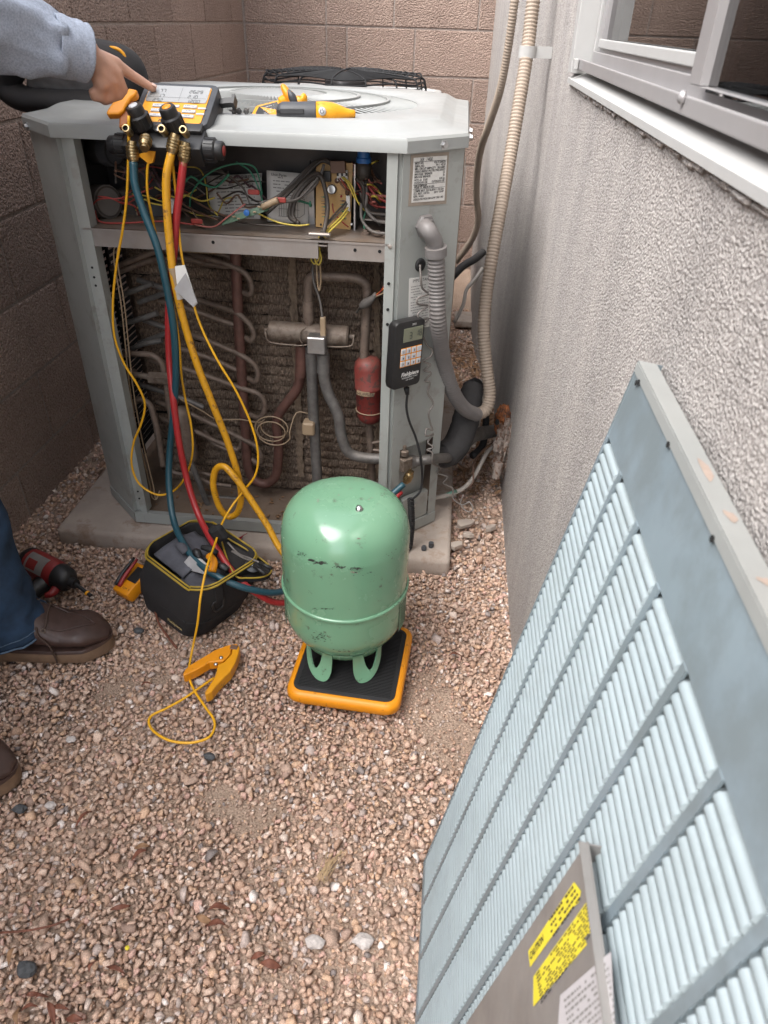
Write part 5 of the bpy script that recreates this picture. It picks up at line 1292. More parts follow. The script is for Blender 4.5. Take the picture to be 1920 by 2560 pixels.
# the collar's handles, now its feet: pierced steel straps
def foot(ang, mir):
    """curved strap handle with a teardrop opening, wrapped on a circle about the tank axis"""
    R_ = .090; q = MB(); H_ = .0605
    op = [(-.030, .0), (-.030, -.022), (-.029, -.042), (-.023, -.0565), (-.012, -.0605), (.004, -.0565), (.021, -.043), (.033, -.024), (.038, .0)]
    ip = [(-.009, .002), (-.007, -.014), (-.004, -.030), (.001, -.041), (.006, -.0425), (.012, -.037), (.019, -.026), (.0245, -.012), (.027, .002)]
    outer = [(p.x * mir, p.y) for p in catmull([(x, y, 0) for x, y in op], 4)]; inner = [(p.x * mir, p.y) for p in catmull([(x, y, 0) for x, y in ip], 4)]
    vs, n = [], len(outer)
    def wrap(x, y, rad):
        a = ang + x / R_; return Vector((TC.x + rad * math.cos(a), TC.y + rad * math.sin(a), TZ0 + .008 + y))
    for rad in (R_ - .002, R_ + .0015):
        vs += [wrap(x, y, rad + .017 * (-y / H_) ** 2) for x, y in outer] + [wrap(x, y, rad + .017 * (-y / H_) ** 2) for x, y in inner]
    fs = []
    for i in range(n - 1):
        fs += [(i, i + 1, n + i + 1, n + i), (2 * n + i, 3 * n + i, 3 * n + i + 1, 2 * n + i + 1), (i, 2 * n + i, 2 * n + i + 1, i + 1), (n + i, n + i + 1, 3 * n + i + 1, 3 * n + i)]
    q.add(vs, fs)
    return obj('handle_foot', q, M_['tank'], TANK, smooth=True, auto=40)
for dg, mir in ((-54, 1), (-118, -1), (124, 1), (58, -1)): foot(math.radians(dg), mir)
q = MB(); q.lathe([(0, .060), (.009, .060), (.011, .066), (.011, .085), (.016, .088), (.016, TZ0 + .004)], 14, None, (TC.x, TC.y, 0)); obj('tank_valve', q, M_['brass'], TANK, smooth=True, auto=40)
q = MB(); q.lathe([(.078, TZ0 + .016), (.088, TZ0 + .010), (.089, TZ0 - .002), (.080, TZ0 + .002), (.078, TZ0 + .016)], 40, None, (TC.x, TC.y, 0)); obj('collar', q, M_['tank'], TANK, smooth=True)
# ------------------------------------------------------------------ scale remote stuck on the right post
RM = thing('scale_remote', PR(882, 840, .01), 'black handheld scale display with keypad stuck on the right post', 'scale display')
c4 = [PR(849, 702, .03), PR(912, 688, .03), PR(914, 826, .03), PR(853, 843, .03)]
RC = (c4[0] + c4[1] + c4[2] + c4[3]) / 4; rxv = ((c4[1] - c4[0]) + (c4[2] - c4[3])) / 2; ryv = ((c4[0] - c4[3]) + (c4[1] - c4[2])) / 2
RF = frame(RC, rxv, ryv); rw, rh = rxv.length, ryv.length
q = MB(); q.loft([[RF @ Vector((x, y, z)) for x, y in ring_outline(rw * k, rh * k, .010, 4)] for k, z in ((.94, -.026), (1.0, -.020), (1.0, -.006), (.985, -.001), (.95, .0))]); RB = obj('remote_body', q, M_['black'], RM, smooth=True, auto=40)
def onr(s, t, z=.0004): return Vector(((s - .5) * rw, (.5 - t) * rh, z))
def rbox_r(name, s, t, w, h, d, m, par): q = MB(); q.rbox(onr(s, t, d / 2), (w * rw, h * rh, d), .0015, 1, RF); return obj(name, q, M_[m], par)
sc_ = rbox_r('screen', .60, .20, .66, .20, .0012, 'lcd_g', RB)
def seg7(s, ch, M, h, m, parent, name='digits', gap=1.25):
    T = {'0': 'abcdef', '1': 'bc', '2': 'abged', '3': 'abgcd', '4': 'fgbc', '5': 'afgcd', '6': 'afgedc', '7': 'abc', '8': 'abcdefg', '9': 'abcdfg'}
    w = h * .5; t = h * .13; q = MB(); x = 0
    for c in s:
        if c == '.': q.box((x - w * .25, 0, 0), (t, t, .0002), M); continue
        for g in T.get(c, ''):
            if g in 'agd':
                y = {'a': h, 'g': h / 2, 'd': 0}[g]; q.box((x + w / 2, y, 0), (w * .8, t, .0002), M)
            else:
                xx = 0 if g in 'fe' else w; y = h * .75 if g in 'fb' else h * .25; q.box((x + xx, y, 0), (t, h * .4, .0002), M)
        x += w * 1.55
    return obj(name, q, m, parent)
seg7('3', 0, RF @ Matrix.Translation(onr(.47, .255, .0016)), .013, M_['lcdseg'], sc_)
seg7('18', 0, RF @ Matrix.Translation(onr(.68, .235, .0016)), .013, M_['lcdseg'], sc_)
text('lettering', 'SRS1', RF @ Matrix.Translation(onr(.62, .06)), .006, M_['whiteink'], RB)
kp = rbox_r('keypad', .58, .525, .72, .285, .0010, 'orange', RB)
for i in range(4):
    for j in range(3):
        k = rbox_r('key', .30 + i * .185, .43 + j * .094, .155, .078, .0022, 'button', kp)
        dgt = {(0, 0): '1', (1, 0): '2', (2, 0): '3', (0, 1): '4', (1, 1): '5', (2, 1): '6', (0, 2): '7', (1, 2): '8', (2, 2): '9', (3, 2): '0'}.get((i, j))
        if dgt: text('key_digit', dgt, RF @ Matrix.Translation(onr(.30 + i * .185, .437 + j * .094, .0026)), .0075, M_['ink'], kp, thick=.0002)
text('lettering', 'Fieldpiece', RF @ Matrix.Translation(onr(.60, .79, .0006)), .0125, M_['whiteink'], RB, shear=.15, thick=.0003)
text('lettering', 'REFRIGERANT SCALE', RF @ Matrix.Translation(onr(.60, .845, .0006)), .0048, M_['whiteink'], RB); text('lettering', 'with ALARM', RF @ Matrix.Translation(onr(.60, .88, .0006)), .0042, M_['whiteink'], RB)
q = MB(); q.tube([PR(878, 838, .018), PR(880, 852, .018)], [.0065, .0045], 10, 1); obj('strain_relief', q, M_['blackrub'], RM, smooth=True)
cab = [PR(880, 850, .018), PR(878, 880, .02), PR(884, 910, .025), PR(898, 945, .03), PR(908, 985, .04), PR(912, 1030, .04), PR(908, 1060, .04), PR(895, 1075, .045), PR(887, 1078, .05)]
q = MB(); q.tube(cab, .0028, 8, 6); obj('cord', q, M_['blackrub'], RM, smooth=True)
ca, cb = PR(887, 1078, .05), PZ(884, 1180, .045)
coil = []
nT = 26
for k in range(nT * 10 + 1):
    t = k / (nT * 10); c = ca.lerp(cb, t) + Vector((.004 * math.sin(t * 3), 0, 0)); a = k / 10 * 2 * math.pi
    coil.append(c + Vector((.0068 * math.cos(a), .0068 * math.sin(a), 0)))
coil += [cb + Vector((-.004, -.02, -.01)), cb + Vector((-.03, -.06, -.025)), Vector((-.06, 1.15, .03))]
q = MB(); q.tube(coil, .0021, 6, 1); obj('coil_cord', q, M_['blackrub'], RM, smooth=True)
# ------------------------------------------------------------------ louvred front panel leaning on the house wall
PA, PB = Vector((.035, .632, .004)), Vector((.180, .628, .889))       # far edge, foot and top
PH = (PB - PA).length; PW = .70
PF = frame(PA, (0, -1, 0), PB - PA)                                    # x along the wall towards the camera, y up the panel; z faces the wall
if PF.col[2].x > 0: PZs = -1
else: PZs = 1
def pf(x, y, z=0): return PF @ Vector((x, y, z * PZs))                 # z > 0: out into the passage
AP = thing('access_panel', (.06, .3, 0), 'pale blue grey louvred front panel leaning against the house wall', 'panel')
def pbox(name, x0, x1, y0, y1, z0, z1, m, parent=None, bevel=0):
    q = MB(); q.box(((x0 + x1) / 2, (y0 + y1) / 2, PZs * (z0 + z1) / 2), (x1 - x0, y1 - y0, z1 - z0), PF); return obj(name, q, M_[m], parent or AP, bevel=bevel)
M_['flange'] = mat('flange_paint', (.25, .265, .26), .5, var=.12, vscale=12, dust=(.34, .30, .26), dusta=.3)
# layout read off the photograph on the panel's own plane
PN = (PF.to_3x3() @ Vector((0, 0, 1)))
def ploc(u, v): return PF.inverted() @ PP(u, v, PA, PN)
YT = ploc(1315, 945).y                                                # top of the louvres
strips = [ploc(u, v).x for u, v in ((1335, 1035), (1380, 1132), (1427, 1262), (1486, 1425), (1572, 1655))]
pitch = (strips[-1] - strips[0]) / (len(strips) - 1)
SW = .0080
pbox('top_sheet', 0, PW, YT, PH, -.0012, 0, 'panelpaint')
pbox('top_flange', 0, PW, PH - .0012, PH + .0004, -.016, .0012, 'flange')
pbox('front_lip', 0, PW, PH - .010, PH - .0014, .0002, .0016, 'flange')
for (x, y) in ((.026, .010), (.021, .013), (.14, .010), (.26, .010), (.40, .010)):
    q = MB(); q.lathe([(.0026, 0), (.0026, .0006), (0, .0006)], 10, PF @ Matrix.Translation((x, PH - y, PZs * .0022)) @ Matrix.Scale(PZs, 4, (0, 0, 1))); obj('hole', q, M_['void'], AP)
for k, (x0, x1) in enumerate(((.176, .204), (.240, .252), (.306, .313))):
    q = MB(); xm, w_ = (x0 + x1) / 2, (x1 - x0) / 2; q.add([PF @ Vector((xm + w_ * math.cos(a) * (1 + .3 * math.sin(a * 3 + k)), PH + .0008, PZs * (-.009 + .0045 * math.sin(a) * (1 + .25 * math.cos(a * 2 + k))))) for a in [i * .449 for i in range(14)]], [tuple(range(14))]); obj('paint_flake', q, M_['rust'], AP)
pbox('edge_flange', -.001, 0, 0.0, PH, -.022, .001, 'panelpaint')
pbox('bottom_flange', 0, PW, 0, .012, -.020, .0005, 'panelpaint')
xs = [.004]
x = strips[0]
while x < PW - .02:
    xs.append(x); x += pitch
xs.append(PW - .004)
pbox('edge_strip', 0, .004, .012, YT, -.001, .0006, 'panelpaint')
for x in xs[1:-1]: pbox('louver_strip', x - SW / 2, x + SW / 2, .012, YT, -.0012, .0008, 'panelpaint')
LP = .0112
rows = int((YT - .012) / LP)
slat_meshes = {}
stuffq = MB(); n_ind = 0
order = sorted(range(len(xs) - 1), key=lambda i: abs(i - 3))
for ci in range(len(xs) - 1):
    x0, x1 = xs[ci] + (SW / 2 if ci else 0), xs[ci + 1] - SW / 2
    w = round(x1 - x0, 4)
    for rI in range(rows):
        y = YT - .004 - (rI + .5) * LP
        def slat(q, M):
            # a bent louvre: hooded outer edge, sloping in beneath the next one up
            w2 = w / 2
            pr_ = [(-.0048, -.0135), (-.0047, -.0010), (-.0038, .0010), (.0, .0022), (.0034, .0006), (.0043, -.0022), (.0044, -.0135), (.0038, -.0135), (.0037, -.0026), (.0, .0010), (-.0040, -.0014), (-.0041, -.0135)]
            vs = [M @ Vector((-w2 + (.003 if 0 < i < 6 else 0), a, PZs * z)) for i, (a, z) in enumerate(pr_)] + [M @ Vector((w2 - (.003 if 0 < i < 6 else 0), a, PZs * z)) for i, (a, z) in enumerate(pr_)]
            n = len(pr_)
            q.add(vs, [tuple(range(n)), tuple(range(2 * n - 1, n - 1, -1))] + [(i, n + i, n + (i + 1) % n, (i + 1) % n) for i in range(n)])
        if ci < 7 and rI < 60 and n_ind < 299 and (rI % 1 == 0) and (ci * 7 < rI + 14):
            if w not in slat_meshes:
                q = MB(); slat(q, Matrix.Identity(4)); me = bpy.data.meshes.new('louver_slat'); me.from_pydata(q.v, [], q.f); me.materials.append(M_['panelslat']); slat_meshes[w] = me
                for pl in me.polygons: pl.use_smooth = True
                me.set_sharp_from_angle(angle=math.radians(50))
            o = bpy.data.objects.new('louver_slat', slat_meshes[w]); COL.objects.link(o); o.parent = AP
            mt = PF @ Matrix.Translation(((x0 + x1) / 2, y, 0)); mt.translation -= WORIG[AP.name]; o.matrix_local = mt; n_ind += 1
        else:
            slat(stuffq, PF @ Matrix.Translation(((x0 + x1) / 2, y, 0)))
obj('louver_slat', stuffq, M_['panelslat'], AP, kind='stuff', smooth=True, auto=50, label='remaining louvre slats of the panel')
# ------------------------------------------------------------------ bare metal cover plate resting on it
k0 = PP(1272, 1818, PA - PN * 0 + PF.to_3x3() @ Vector((0, 0, PZs * .012)), PN); l0 = PF.inverted() @ k0
CP = thing('cover_plate', pf(l0.x + .1, l0.y - .3, .02), 'bare metal cover plate with torn yellow stickers resting on the louvred panel', 'cover plate')
def cbox(name, x0, x1, y0, y1, z0, z1, m, parent=None, bevel=0): return pbox(name, x0, x1, y0, y1, z0, z1, m, parent or CP, bevel)
cx0, cy1 = l0.x, l0.y
cbox('plate', cx0, cx0 + .30, max(.014, cy1 - .45), cy1, .012, .0132, 'galvplate')
cbox('plate_flange', cx0 + .001, cx0 + .30, cy1 - .0012, cy1, .0134, .0195, 'galvplate')
cbox('side_flange', cx0, cx0 + .0012, max(.014, cy1 - .45), cy1 - .002, .0002, .0118, 'galvplate')
def qd(name, pts, z, m, parent):
    P4 = []
    for u, v in pts: P4.append(PP(u, v, PA + PF.to_3x3() @ Vector((0, 0, PZs * z)), PN))
    q = MB(); q.add(P4, [tuple(range(len(P4)))]); return obj(name, q, M_[m], parent), P4
s1, A4 = qd('caution_sticker', ((1240, 1905), (1255, 1925), (1250, 1950), (1235, 1962), (1145, 2090), (1141, 2055)), .0136, 'stick_y', CP)
s2, B4 = qd('notice_sticker', ((1270, 1945), (1286, 1975), (1280, 2010), (1262, 2025), (1268, 2040), (1152, 2175), (1152, 2110)), .0136, 'stick_y', CP)
s3, C4 = qd('rating_sticker', ((1320, 2055), (1330, 2240), (1200, 2290), (1210, 2150)), .0136, 'stick_g', CP)
def lines_uv(a, b_, rows, du, dv, seg, name, z, m, parent, sz=2.0, seed=2):
    r_ = random.Random(seed); q = MB()
    for i in range(rows):
        t = 0
        while t < 1:
            e = min(1, t + r_.uniform(.03, .09))
            if r_.random() < seg:
                uv = lambda s, k: (a[0] + (b_[0] - a[0]) * s + du * (i + k), a[1] + (b_[1] - a[1]) * s + dv * (i + k))
                q.add([PP(*uv(s, k), PA + PF.to_3x3() @ Vector((0, 0, PZs * z)), PN) for s, k in ((t, 0), (e, 0), (e, .42), (t, .42))], [(0, 1, 2, 3)])
            t = e + .02
    return obj(name, q, M_[m], parent)
lines_uv((1180, 1995), (1238, 1912), 4, 4.5, 8.5, .85, 'print', .0139, 'ink', s1)
CT0, CT1 = [PP(u, v, PA + PF.to_3x3() @ Vector((0, 0, PZs * .0139)), PN) for u, v in ((1146, 2066), (1172, 2028))]
text('lettering', 'CAUTION', frame((CT0 + CT1) / 2, CT1 - CT0, PP(1130, 2020, PA, PN) - PP(1160, 2040, PA, PN)), .0075, M_['ink'], s1, thick=.0002)
lines_uv((1158, 2105), (1268, 1952), 9, 1.2, 7.6, .85, 'print', .0139, 'ink', s2, seed=5)
lines_uv((1218, 2160), (1312, 2075), 12, 2.0, 13.5, .8, 'print', .0139, 'inkgrey', s3, seed=7)
# ------------------------------------------------------------------ digital manifold gauge hung over the lid's front edge
T_ = math.radians(31)
MO = PY(357, 291, 1.412)
MX, MYv = Vector((1, -.03, .0)), Vector((0, math.cos(T_), math.sin(T_)))
MF = frame(MO, MX, MYv)
MFb = MF @ Matrix.Translation((-.012, .006, 0)) @ Matrix.Diagonal((.88, .77, 1, 1))
MG = thing('manifold_gauge', MO + Vector((0, 0, -.03)), 'yellow and black digital manifold gauge propped on the lid edge', 'manifold gauge')
def mbx(name, c, s, m, r=.003, parent=None, seg=2): q = MB(); q.rbox(c, s, r, seg, MF); return obj(name, q, M_[m], parent or MG, smooth=True, auto=40)
def mbb(name, c, s, m, r=.003, parent=None, seg=2): q = MB(); q.rbox(c, s, r, seg, MFb); return obj(name, q, M_[m], parent or MG, smooth=True, auto=40)
q = MB(); bw_ = .166
q.loft([[MFb @ Vector((.012 + x, .100 + y, z)) for x, y in ring_outline(bw_ * k, .150 * k, .016, 5)] for k, z in ((.90, -.050), (.98, -.042), (1.0, -.030), (1.0, -.004), (.985, .0), (.965, .0005))]); GBD = obj('gauge_body', q, M_['dkgrey'], MG, smooth=True, auto=40)
q = MB(); q.prism(shift(ring_outline(.138, .128, .006, 3), .012, .096), .0002, .0018, MFb); FP = obj('face_plate', q, M_['yellow'], MG)
q = MB(); q.prism(shift(ring_outline(.134, .058, .005, 3), .012, .131), .0019, .0030, MFb); LCD = obj('display', q, M_['lcd'], MG)
for i, (sx_, sy_, tx) in enumerate(((.036, .140, '26.29'), (.036, .122, '2.10'), (.036, .106, '120.0'), (-.030, .140, '77'), (-.030, .122, '17'), (-.038, .106, '29.2'))):
    seg7(tx, 0, MFb @ Matrix.Translation((sx_, sy_ - .004, .0032)), .010, M_['lcdseg'], LCD)
q = MB(); q.box((.012, .118, .0031), (.128, .0006, .0001), MFb); q.box((.018, .131, .0031), (.0006, .05, .0001), MFb); obj('display_rule', q, M_['lcdseg'], LCD)
for j in range(3):
    for i in range(2):
        k = mbb('button', (-.020 + i * .068, .088 - j * .017, .0028), (.030, .011, .003), 'button', .002, FP, 1)
        text('lettering', (('SUBCOOL', 'SUPERHEAT'), ('LOW SIDE', 'FILTER'), ('ZERO', 'UNITS'))[j][i], MFb @ Matrix.Translation((-.020 + i * .068, .088 - j * .017, .0045)), .0045, M_['ink'], FP)
for j in range(2): mbb('button', (.074, .084 - j * .020, .0024), (.018, .006, .002), 'button', .001, FP, 1)
mbb('button', (.015, .088, .0026), (.018, .009, .002), 'button', .001, FP, 1)
text('lettering', 'Fieldpiece', MFb @ Matrix.Translation((.012, .037, .0021)), .012, M_['ink'], FP, thick=.0003, shear=.15)
MBK = mbx('manifold_block', (-.006, .000, -.026), (.152, .052, .040), 'black', .004)
mbx('manifold_lip', (-.004, .022, -.004), (.138, .022, .012), 'black', .003)
def knob(name, c, ax, r, L_, n=12, m='black', capm=None):
    ax = Vector(ax).normalized(); M = MF @ frame(c, ax.orthogonal(), ax.cross(ax.orthogonal()))
    q = MB(); pr_ = [(0, 0), (r, 0), (r * .98, L_ * .55), (r * .82, L_ * .62), (r * .80, L_ * .92), (r * .70, L_), (0, L_)]
    q.lathe(pr_, 24, M)
    for i in range(n):
        a = 2 * math.pi * i / n; q.box((0, 0, 0), (r * .12, r * .22, L_ * .5), M @ Matrix.Translation((r * .98 * math.cos(a), r * .98 * math.sin(a), L_ * .28)) @ Matrix.Rotation(a, 4, 'Z'))
    o = obj(name, q, M_[m], MG, smooth=True, auto=35)
    if capm: q = MB(); q.lathe([(0, L_ + .0012), (r * .42, L_ + .0010), (r * .45, L_ - .0005)], 18, M); obj('knob_cap', q, M_[capm], o, smooth=True)
    return o
KA = (-.15, .12, 1)
knob('valve_knob', (-.046, .016, .001), KA, .0190, .040, capm='button'); knob('valve_knob', (.016, .016, .001), KA, .0190, .040, capm='orange')
knob('side_knob', (-.082, -.002, -.026), (-1, 0, 0), .0205, .034); knob('side_knob', (.070, -.002, -.026), (1, 0, 0), .0205, .034, capm='w_red')
q = MB(); q.lathe([(0, .003), (.010, .002), (.011, 0)], 18, MF @ Matrix.Translation((-.014, .014, .0025))); SG = obj('sight_glass', q, M_['steel'], MG, smooth=True)
def fitting(name, c, ax, L_, r, parent, rings=3):
    ax = Vector(ax).normalized(); M = frame(c, ax.orthogonal(), ax.cross(ax.orthogonal()))
    pr_ = [(0, 0), (r * .7, 0), (r * .75, L_ * .15)]
    for i in range(rings):
        z = L_ * (.2 + .5 * i / rings); pr_ += [(r, z), (r, z + L_ * .08), (r * .9, z + L_ * .10)]
    pr_ += [(r * .78, L_ * .8), (r * .62, L_ * .82), (r * .62, L_), (0, L_)]
    q = MB(); q.lathe(pr_, 16, M); return obj(name, q, M_['brass'], parent, smooth=True, auto=35)
for u, v in ((275, 281), (352, 282), (398, 284)):
    p = PY(u, v, 1.385); ax = Vector((.05, -1, .55)).normalized(); M = frame(p, ax.orthogonal(), ax.cross(ax.orthogonal()))
    q = MB(); q.lathe([(.0066, -.014), (.0066, .0), (.0074, .001), (.0074, .005), (.0066, .006), (.0066, .009), (.0048, .0092), (.0046, .003), (0, .003)], 18, M); o = obj('port', q, M_['brass'], MG, smooth=True, auto=35)
    q = MB(); q.lathe([(.0047, .0060), (0, .0060)], 14, M); obj('port_bore', q, M_['void'], o)
fitting('spare_port', PY(316, 296, 1.395), PY(312, 318, 1.372) - PY(316, 296, 1.395), .032, .0115, MG, 2)
q = MB(); q.tube([MF @ Vector((.072, .118, -.02)), MF @ Vector((.096, .120, -.018))], .0085, 4, 1); q.tube([MF @ Vector((.096, .120, -.018)), MF @ Vector((.102, .120, -.018))], .014, 4, 1); obj('hook_stub', q, M_['black'], MG)
q = MB(); q.box((.0, .118, -.070), (.10, .008, .05), MF); obj('kick_stand', q, M_['dkgrey'], MG, bevel=.002)
q = MB(); M = frame(PY(322, 337, 1.402), (1, 0, .2), (0, 0, 1)); q.add([M @ Vector(p) for p in ((-.020, .006, .004), (.020, .010, .004), (.004, -.012, .004), (-.004, -.012, .004), (-.020, .006, -.004), (.020, .010, -.004), (.004, -.012, -.004), (-.004, -.012, -.004))], [(0, 3, 2, 1), (4, 5, 6, 7), (0, 1, 5, 4), (1, 2, 6, 5), (2, 3, 7, 6), (3, 0, 4, 7)]); obj('probe_plug', q, M_['yellow'], MG)
# ------------------------------------------------------------------ hoses
def hose(name, pts, r, m, label, start, end_fit=None):
    P = path(pts)
    t = thing(name, P[len(P) // 2], label, 'hose', 'manifold hoses')
    q = MB(); q.tube(P, r, 12, 7); obj('hose_tube', q, M_[m], t, smooth=True)
    d = (P[1] - P[0]).normalized()
    fitting('fitting', P[0] - d * .034, d, .040, .0118, t, 4)
    if end_fit is not None: fitting('fitting', end_fit[0], end_fit[1] - end_fit[0], .034, .0112, t, 4)
    return t
pt = PR(888, 1028, .022)
HB = hose('refrigerant_hose', [(288, 350, 1.392), (292, 400, 1.382), (312, 462, 1.372), (340, 535, 1.360), (360, 620, 1.352), (375, 710, 1.350), (380, 800, 1.350), (375, 890, 1.352), (367, 970, 1.348), (365, 1045, 1.325), (374, 1120, 1.275), (395, 1172, 1.215), (425, 1212, 1.172), (475, 1248, 1.135), (545, 1274, 1.140), (615, 1276, 1.190), (700, 1225, 1.30), (780, 1140, 1.36), (840, 1075, 1.40), (872, 1046, 1.425)], .0076, 'hose_b', 'teal blue hose hanging from the left port of the manifold gauge', None, (PR(876, 1042, .018), PR(889, 1018, .024)))
HR = hose('refrigerant_hose', [(396, 350, 1.392), (391, 395, 1.388), (382, 460, 1.385), (376, 540, 1.382), (367, 620, 1.378), (364, 700, 1.374), (366, 780, 1.368), (374, 860, 1.348), (386, 950, 1.338), (405, 1040, 1.328), (430, 1115, 1.290), (465, 1180, 1.215), (505, 1238, 1.165), (555, 1282, 1.150), (615, 1302, 1.185), (720, 1270, 1.30), (800, 1160, 1.36), (852, 1078, 1.405), (866, 1062, 1.42)], .0074, 'hose_r', 'red hose hanging from the right port of the manifold gauge', None)
HY = hose('refrigerant_hose', [(370, 332, 1.388), (360, 378, 1.378), (360, 440, 1.372), (366, 520, 1.364), (376, 600, 1.358), (396, 690, 1.356), (425, 785, 1.354), (458, 870, 1.352), (488, 945, 1.350), (511, 1015, 1.348), (521, 1068, 1.345), (514, 1105, 1.340), (494, 1116, 1.338), (474, 1095, 1.338), (461, 1050, 1.340), (466, 1015, 1.342), (484, 1008, 1.336), (508, 1032, 1.325), (542, 1080, 1.318), (578, 1136, 1.305), (604, 1184, 1.285), (660, 1262, 1.24), (715, 1380, 1.16)], .0077, 'hose_y', 'thick yellow hose with a loop and white tag hanging from the manifold gauge', None)
# paper tags on the hoses
def sleeve(parent, a, c, r, m): q = MB(); q.tube([PY(*a), PY(*c)], r, 12, 1); return obj('tag_sleeve', q, M_[m], parent, smooth=True, auto=40)
sleeve(HY, (373, 578, 1.3595), (389, 642, 1.3575), .0088, 'w_tan'); sleeve(HY, (385, 625, 1.358), (390, 645, 1.357), .0091, 'pvc')
P4 = [PY(378, 575, 1.350), PY(399, 572, 1.345), PY(427, 655, 1.335), PY(418, 664, 1.335), PY(382, 612, 1.345)]
q = MB(); q.add(P4, [(0, 1, 2, 3, 4)]); o = obj('paper_tag', q, M_['paper'], HY); s_ = o.modifiers.new('sheet', 'SOLIDIFY'); s_.thickness = .0006
P4 = [PY(376, 624, 1.343), PY(401, 590, 1.338), PY(426, 652, 1.330), PY(418, 663, 1.331)]
q = MB(); q.add(P4, [(0, 1, 2, 3)]); o = obj('paper_tag', q, M_['liner'], HY); s_ = o.modifiers.new('sheet', 'SOLIDIFY'); s_.thickness = .0006
sleeve(HB, (414, 1201, 1.1868), (450, 1232, 1.1525), .0092, 'paper')
P4 = [PY(398, 1214, 1.172), PY(410, 1200, 1.176), PY(444, 1234, 1.146), PY(440, 1240, 1.146), PY(414, 1233, 1.160)]
q = MB(); q.add(P4, [(0, 1, 2, 3, 4)]); o = obj('paper_tag', q, M_['liner'], HB); s_ = o.modifiers.new('sheet', 'SOLIDIFY'); s_.thickness = .0006
# print along the loop of the yellow hose
for k, ch in enumerate('YELLOW JACKET'):
    if ch == ' ': continue
    a = (466 + k * 2.6, 1066 + k * 4.3)
    text('hose_print', ch, frame(PY(a[0] - 1, a[1], 1.3302), PY(a[0] + 3, a[1] + 5, 1.33) - PY(*a, 1.33), (.6, 0, .8)), .006, M_['ink'], HY)
# ------------------------------------------------------------------ clamp probes with thin yellow cables
def uvpoly_solid(pts, plane, h, name, m, parent, bev=.003):
    """outline read on a real plane, given thickness below that plane"""
    top = [plane(u, v) for u, v in pts]
    n = len(top); q = MB(); dn = h
    q.add(top + [p + dn for p in top], [tuple(range(n)), tuple(range(2 * n - 1, n - 1, -1))] + [(i, n + i, n + (i + 1) % n, (i + 1) % n) for i in range(n)])
    return obj(name, q, m, parent, bevel=bev)
def z5(pts): return [((340 + x / 5.184) * .864, (1560 + y / 5.184) * .864) for x, y in pts]
CL = thing('clamp_probe', PZ(450, 1440, 0), 'orange spring clamp lying open on the gravel on a looped yellow cable', 'clamp')
zt = lambda u, v: PZ(u, v, .034)
uvpoly_solid(z5([(1300, 252), (1180, 275), (1020, 335), (900, 410), (780, 480), (690, 535), (635, 590), (605, 648), (628, 664), (690, 640), (790, 590), (870, 545), (950, 495), (1060, 485), (1130, 478), (1190, 420), (1225, 380), (1228, 330), (1320, 262)]), zt, Vector((0, 0, -.022)), 'jaw', M_['orange'], CL)
uvpoly_solid(z5([(1325, 262), (1345, 300), (1325, 400), (1285, 500), (1225, 610), (1140, 690), (1060, 770), (980, 870), (905, 915), (888, 885), (950, 790), (1015, 690), (1045, 600), (1060, 520), (1140, 488), (1200, 425), (1236, 385), (1240, 330)]), lambda u, v: PZ(u, v, .0335), Vector((0, 0, -.026)), 'jaw', M_['yellow'], CL)
for s in ((1102, 437), (1035, 520)):
    u, v = z5([s])[0]; q = MB(); q.lathe([(0, .003), (.0025, .0028), (.0042, .001), (.0045, 0)], 12, None, PZ(u, v, .0345) if s[0] > 1100 else PZ(u, v, .030)); obj('rivet', q, M_['steel'], CL, smooth=True)
u0 = z5([(1270, 300)])[0]; q = MB(); q.rbox(PZ(*u0, .0345), (.016, .012, .002), .001, 1); obj('pad_slot', q, M_['w_brown'], CL)
cable = path([(372, 345, 1.40), (380, 420, 1.395), (385, 480, 1.39), (392, 550, 1.385), (408, 620, 1.375), (432, 700, 1.365), (468, 775, 1.355), (510, 845, 1.35), (542, 915, 1.35), (557, 975, 1.345), (552, 1025, 1.34), (525, 1062, 1.335), (500, 1095, 1.315), (480, 1130, 1.27), (466, 1170, 1.205), (447, 1225, 1.115), (434, 1285, 1.068), (427, 1345, 1.050), (417, 1395, 1.040)])
cable += [PZ(*p, .014) for p in z5([(690, 560), (690, 690), (750, 850), (900, 1080), (1000, 1220), (1018, 1340), (950, 1465), (780, 1530), (600, 1540), (400, 1498), (225, 1385), (165, 1270), (215, 1180), (400, 1090), (600, 980), (760, 872), (900, 775), (1010, 700)])]
q = MB(); q.tube(cable, .0026, 8, 6); obj('probe_cable', q, M_['cable_y'], CL, smooth=True)
q = MB(); c = PY(472, 1152, 1.228); q.rbox((0, 0, 0), (.036, .020, .042), .009, 2, Matrix.Translation(c) @ Matrix.Rotation(math.radians(-28), 4, 'Y')); obj('cable_wrap', q, M_['blackrub'], CL)
C2 = thing('clamp_probe', PY(268, 260, 1.44), 'orange clamp gripped at the left of the manifold gauge below the hand', 'clamp')
def z1(pts): return [(x / 3.0, y / 3.0) for x, y in pts]
cpl = Vector((0, 1.405, 0)); cn = Vector((.25, -1, .55)).normalized(); c0 = PY(262, 225, 1.405)
pl2 = lambda u, v: PP(u, v, c0, cn)
uvpoly_solid(z1([(830, 568), (890, 580), (885, 610), (845, 640), (820, 680), (800, 720), (770, 740), (700, 742), (684, 735), (700, 700), (730, 660), (790, 640), (820, 600)]), pl2, -cn * .022, 'jaw', M_['orange'], C2, .004)
uvpoly_solid(z1([(845, 645), (870, 655), (860, 700), (845, 740), (835, 800), (770, 830), (772, 760), (800, 722), (820, 685)]), lambda u, v: PP(u, v, c0 - cn * .006, cn), -cn * .016, 'jaw', mat('dark_orange', (.30, .085, .01), .5), C2, .003)
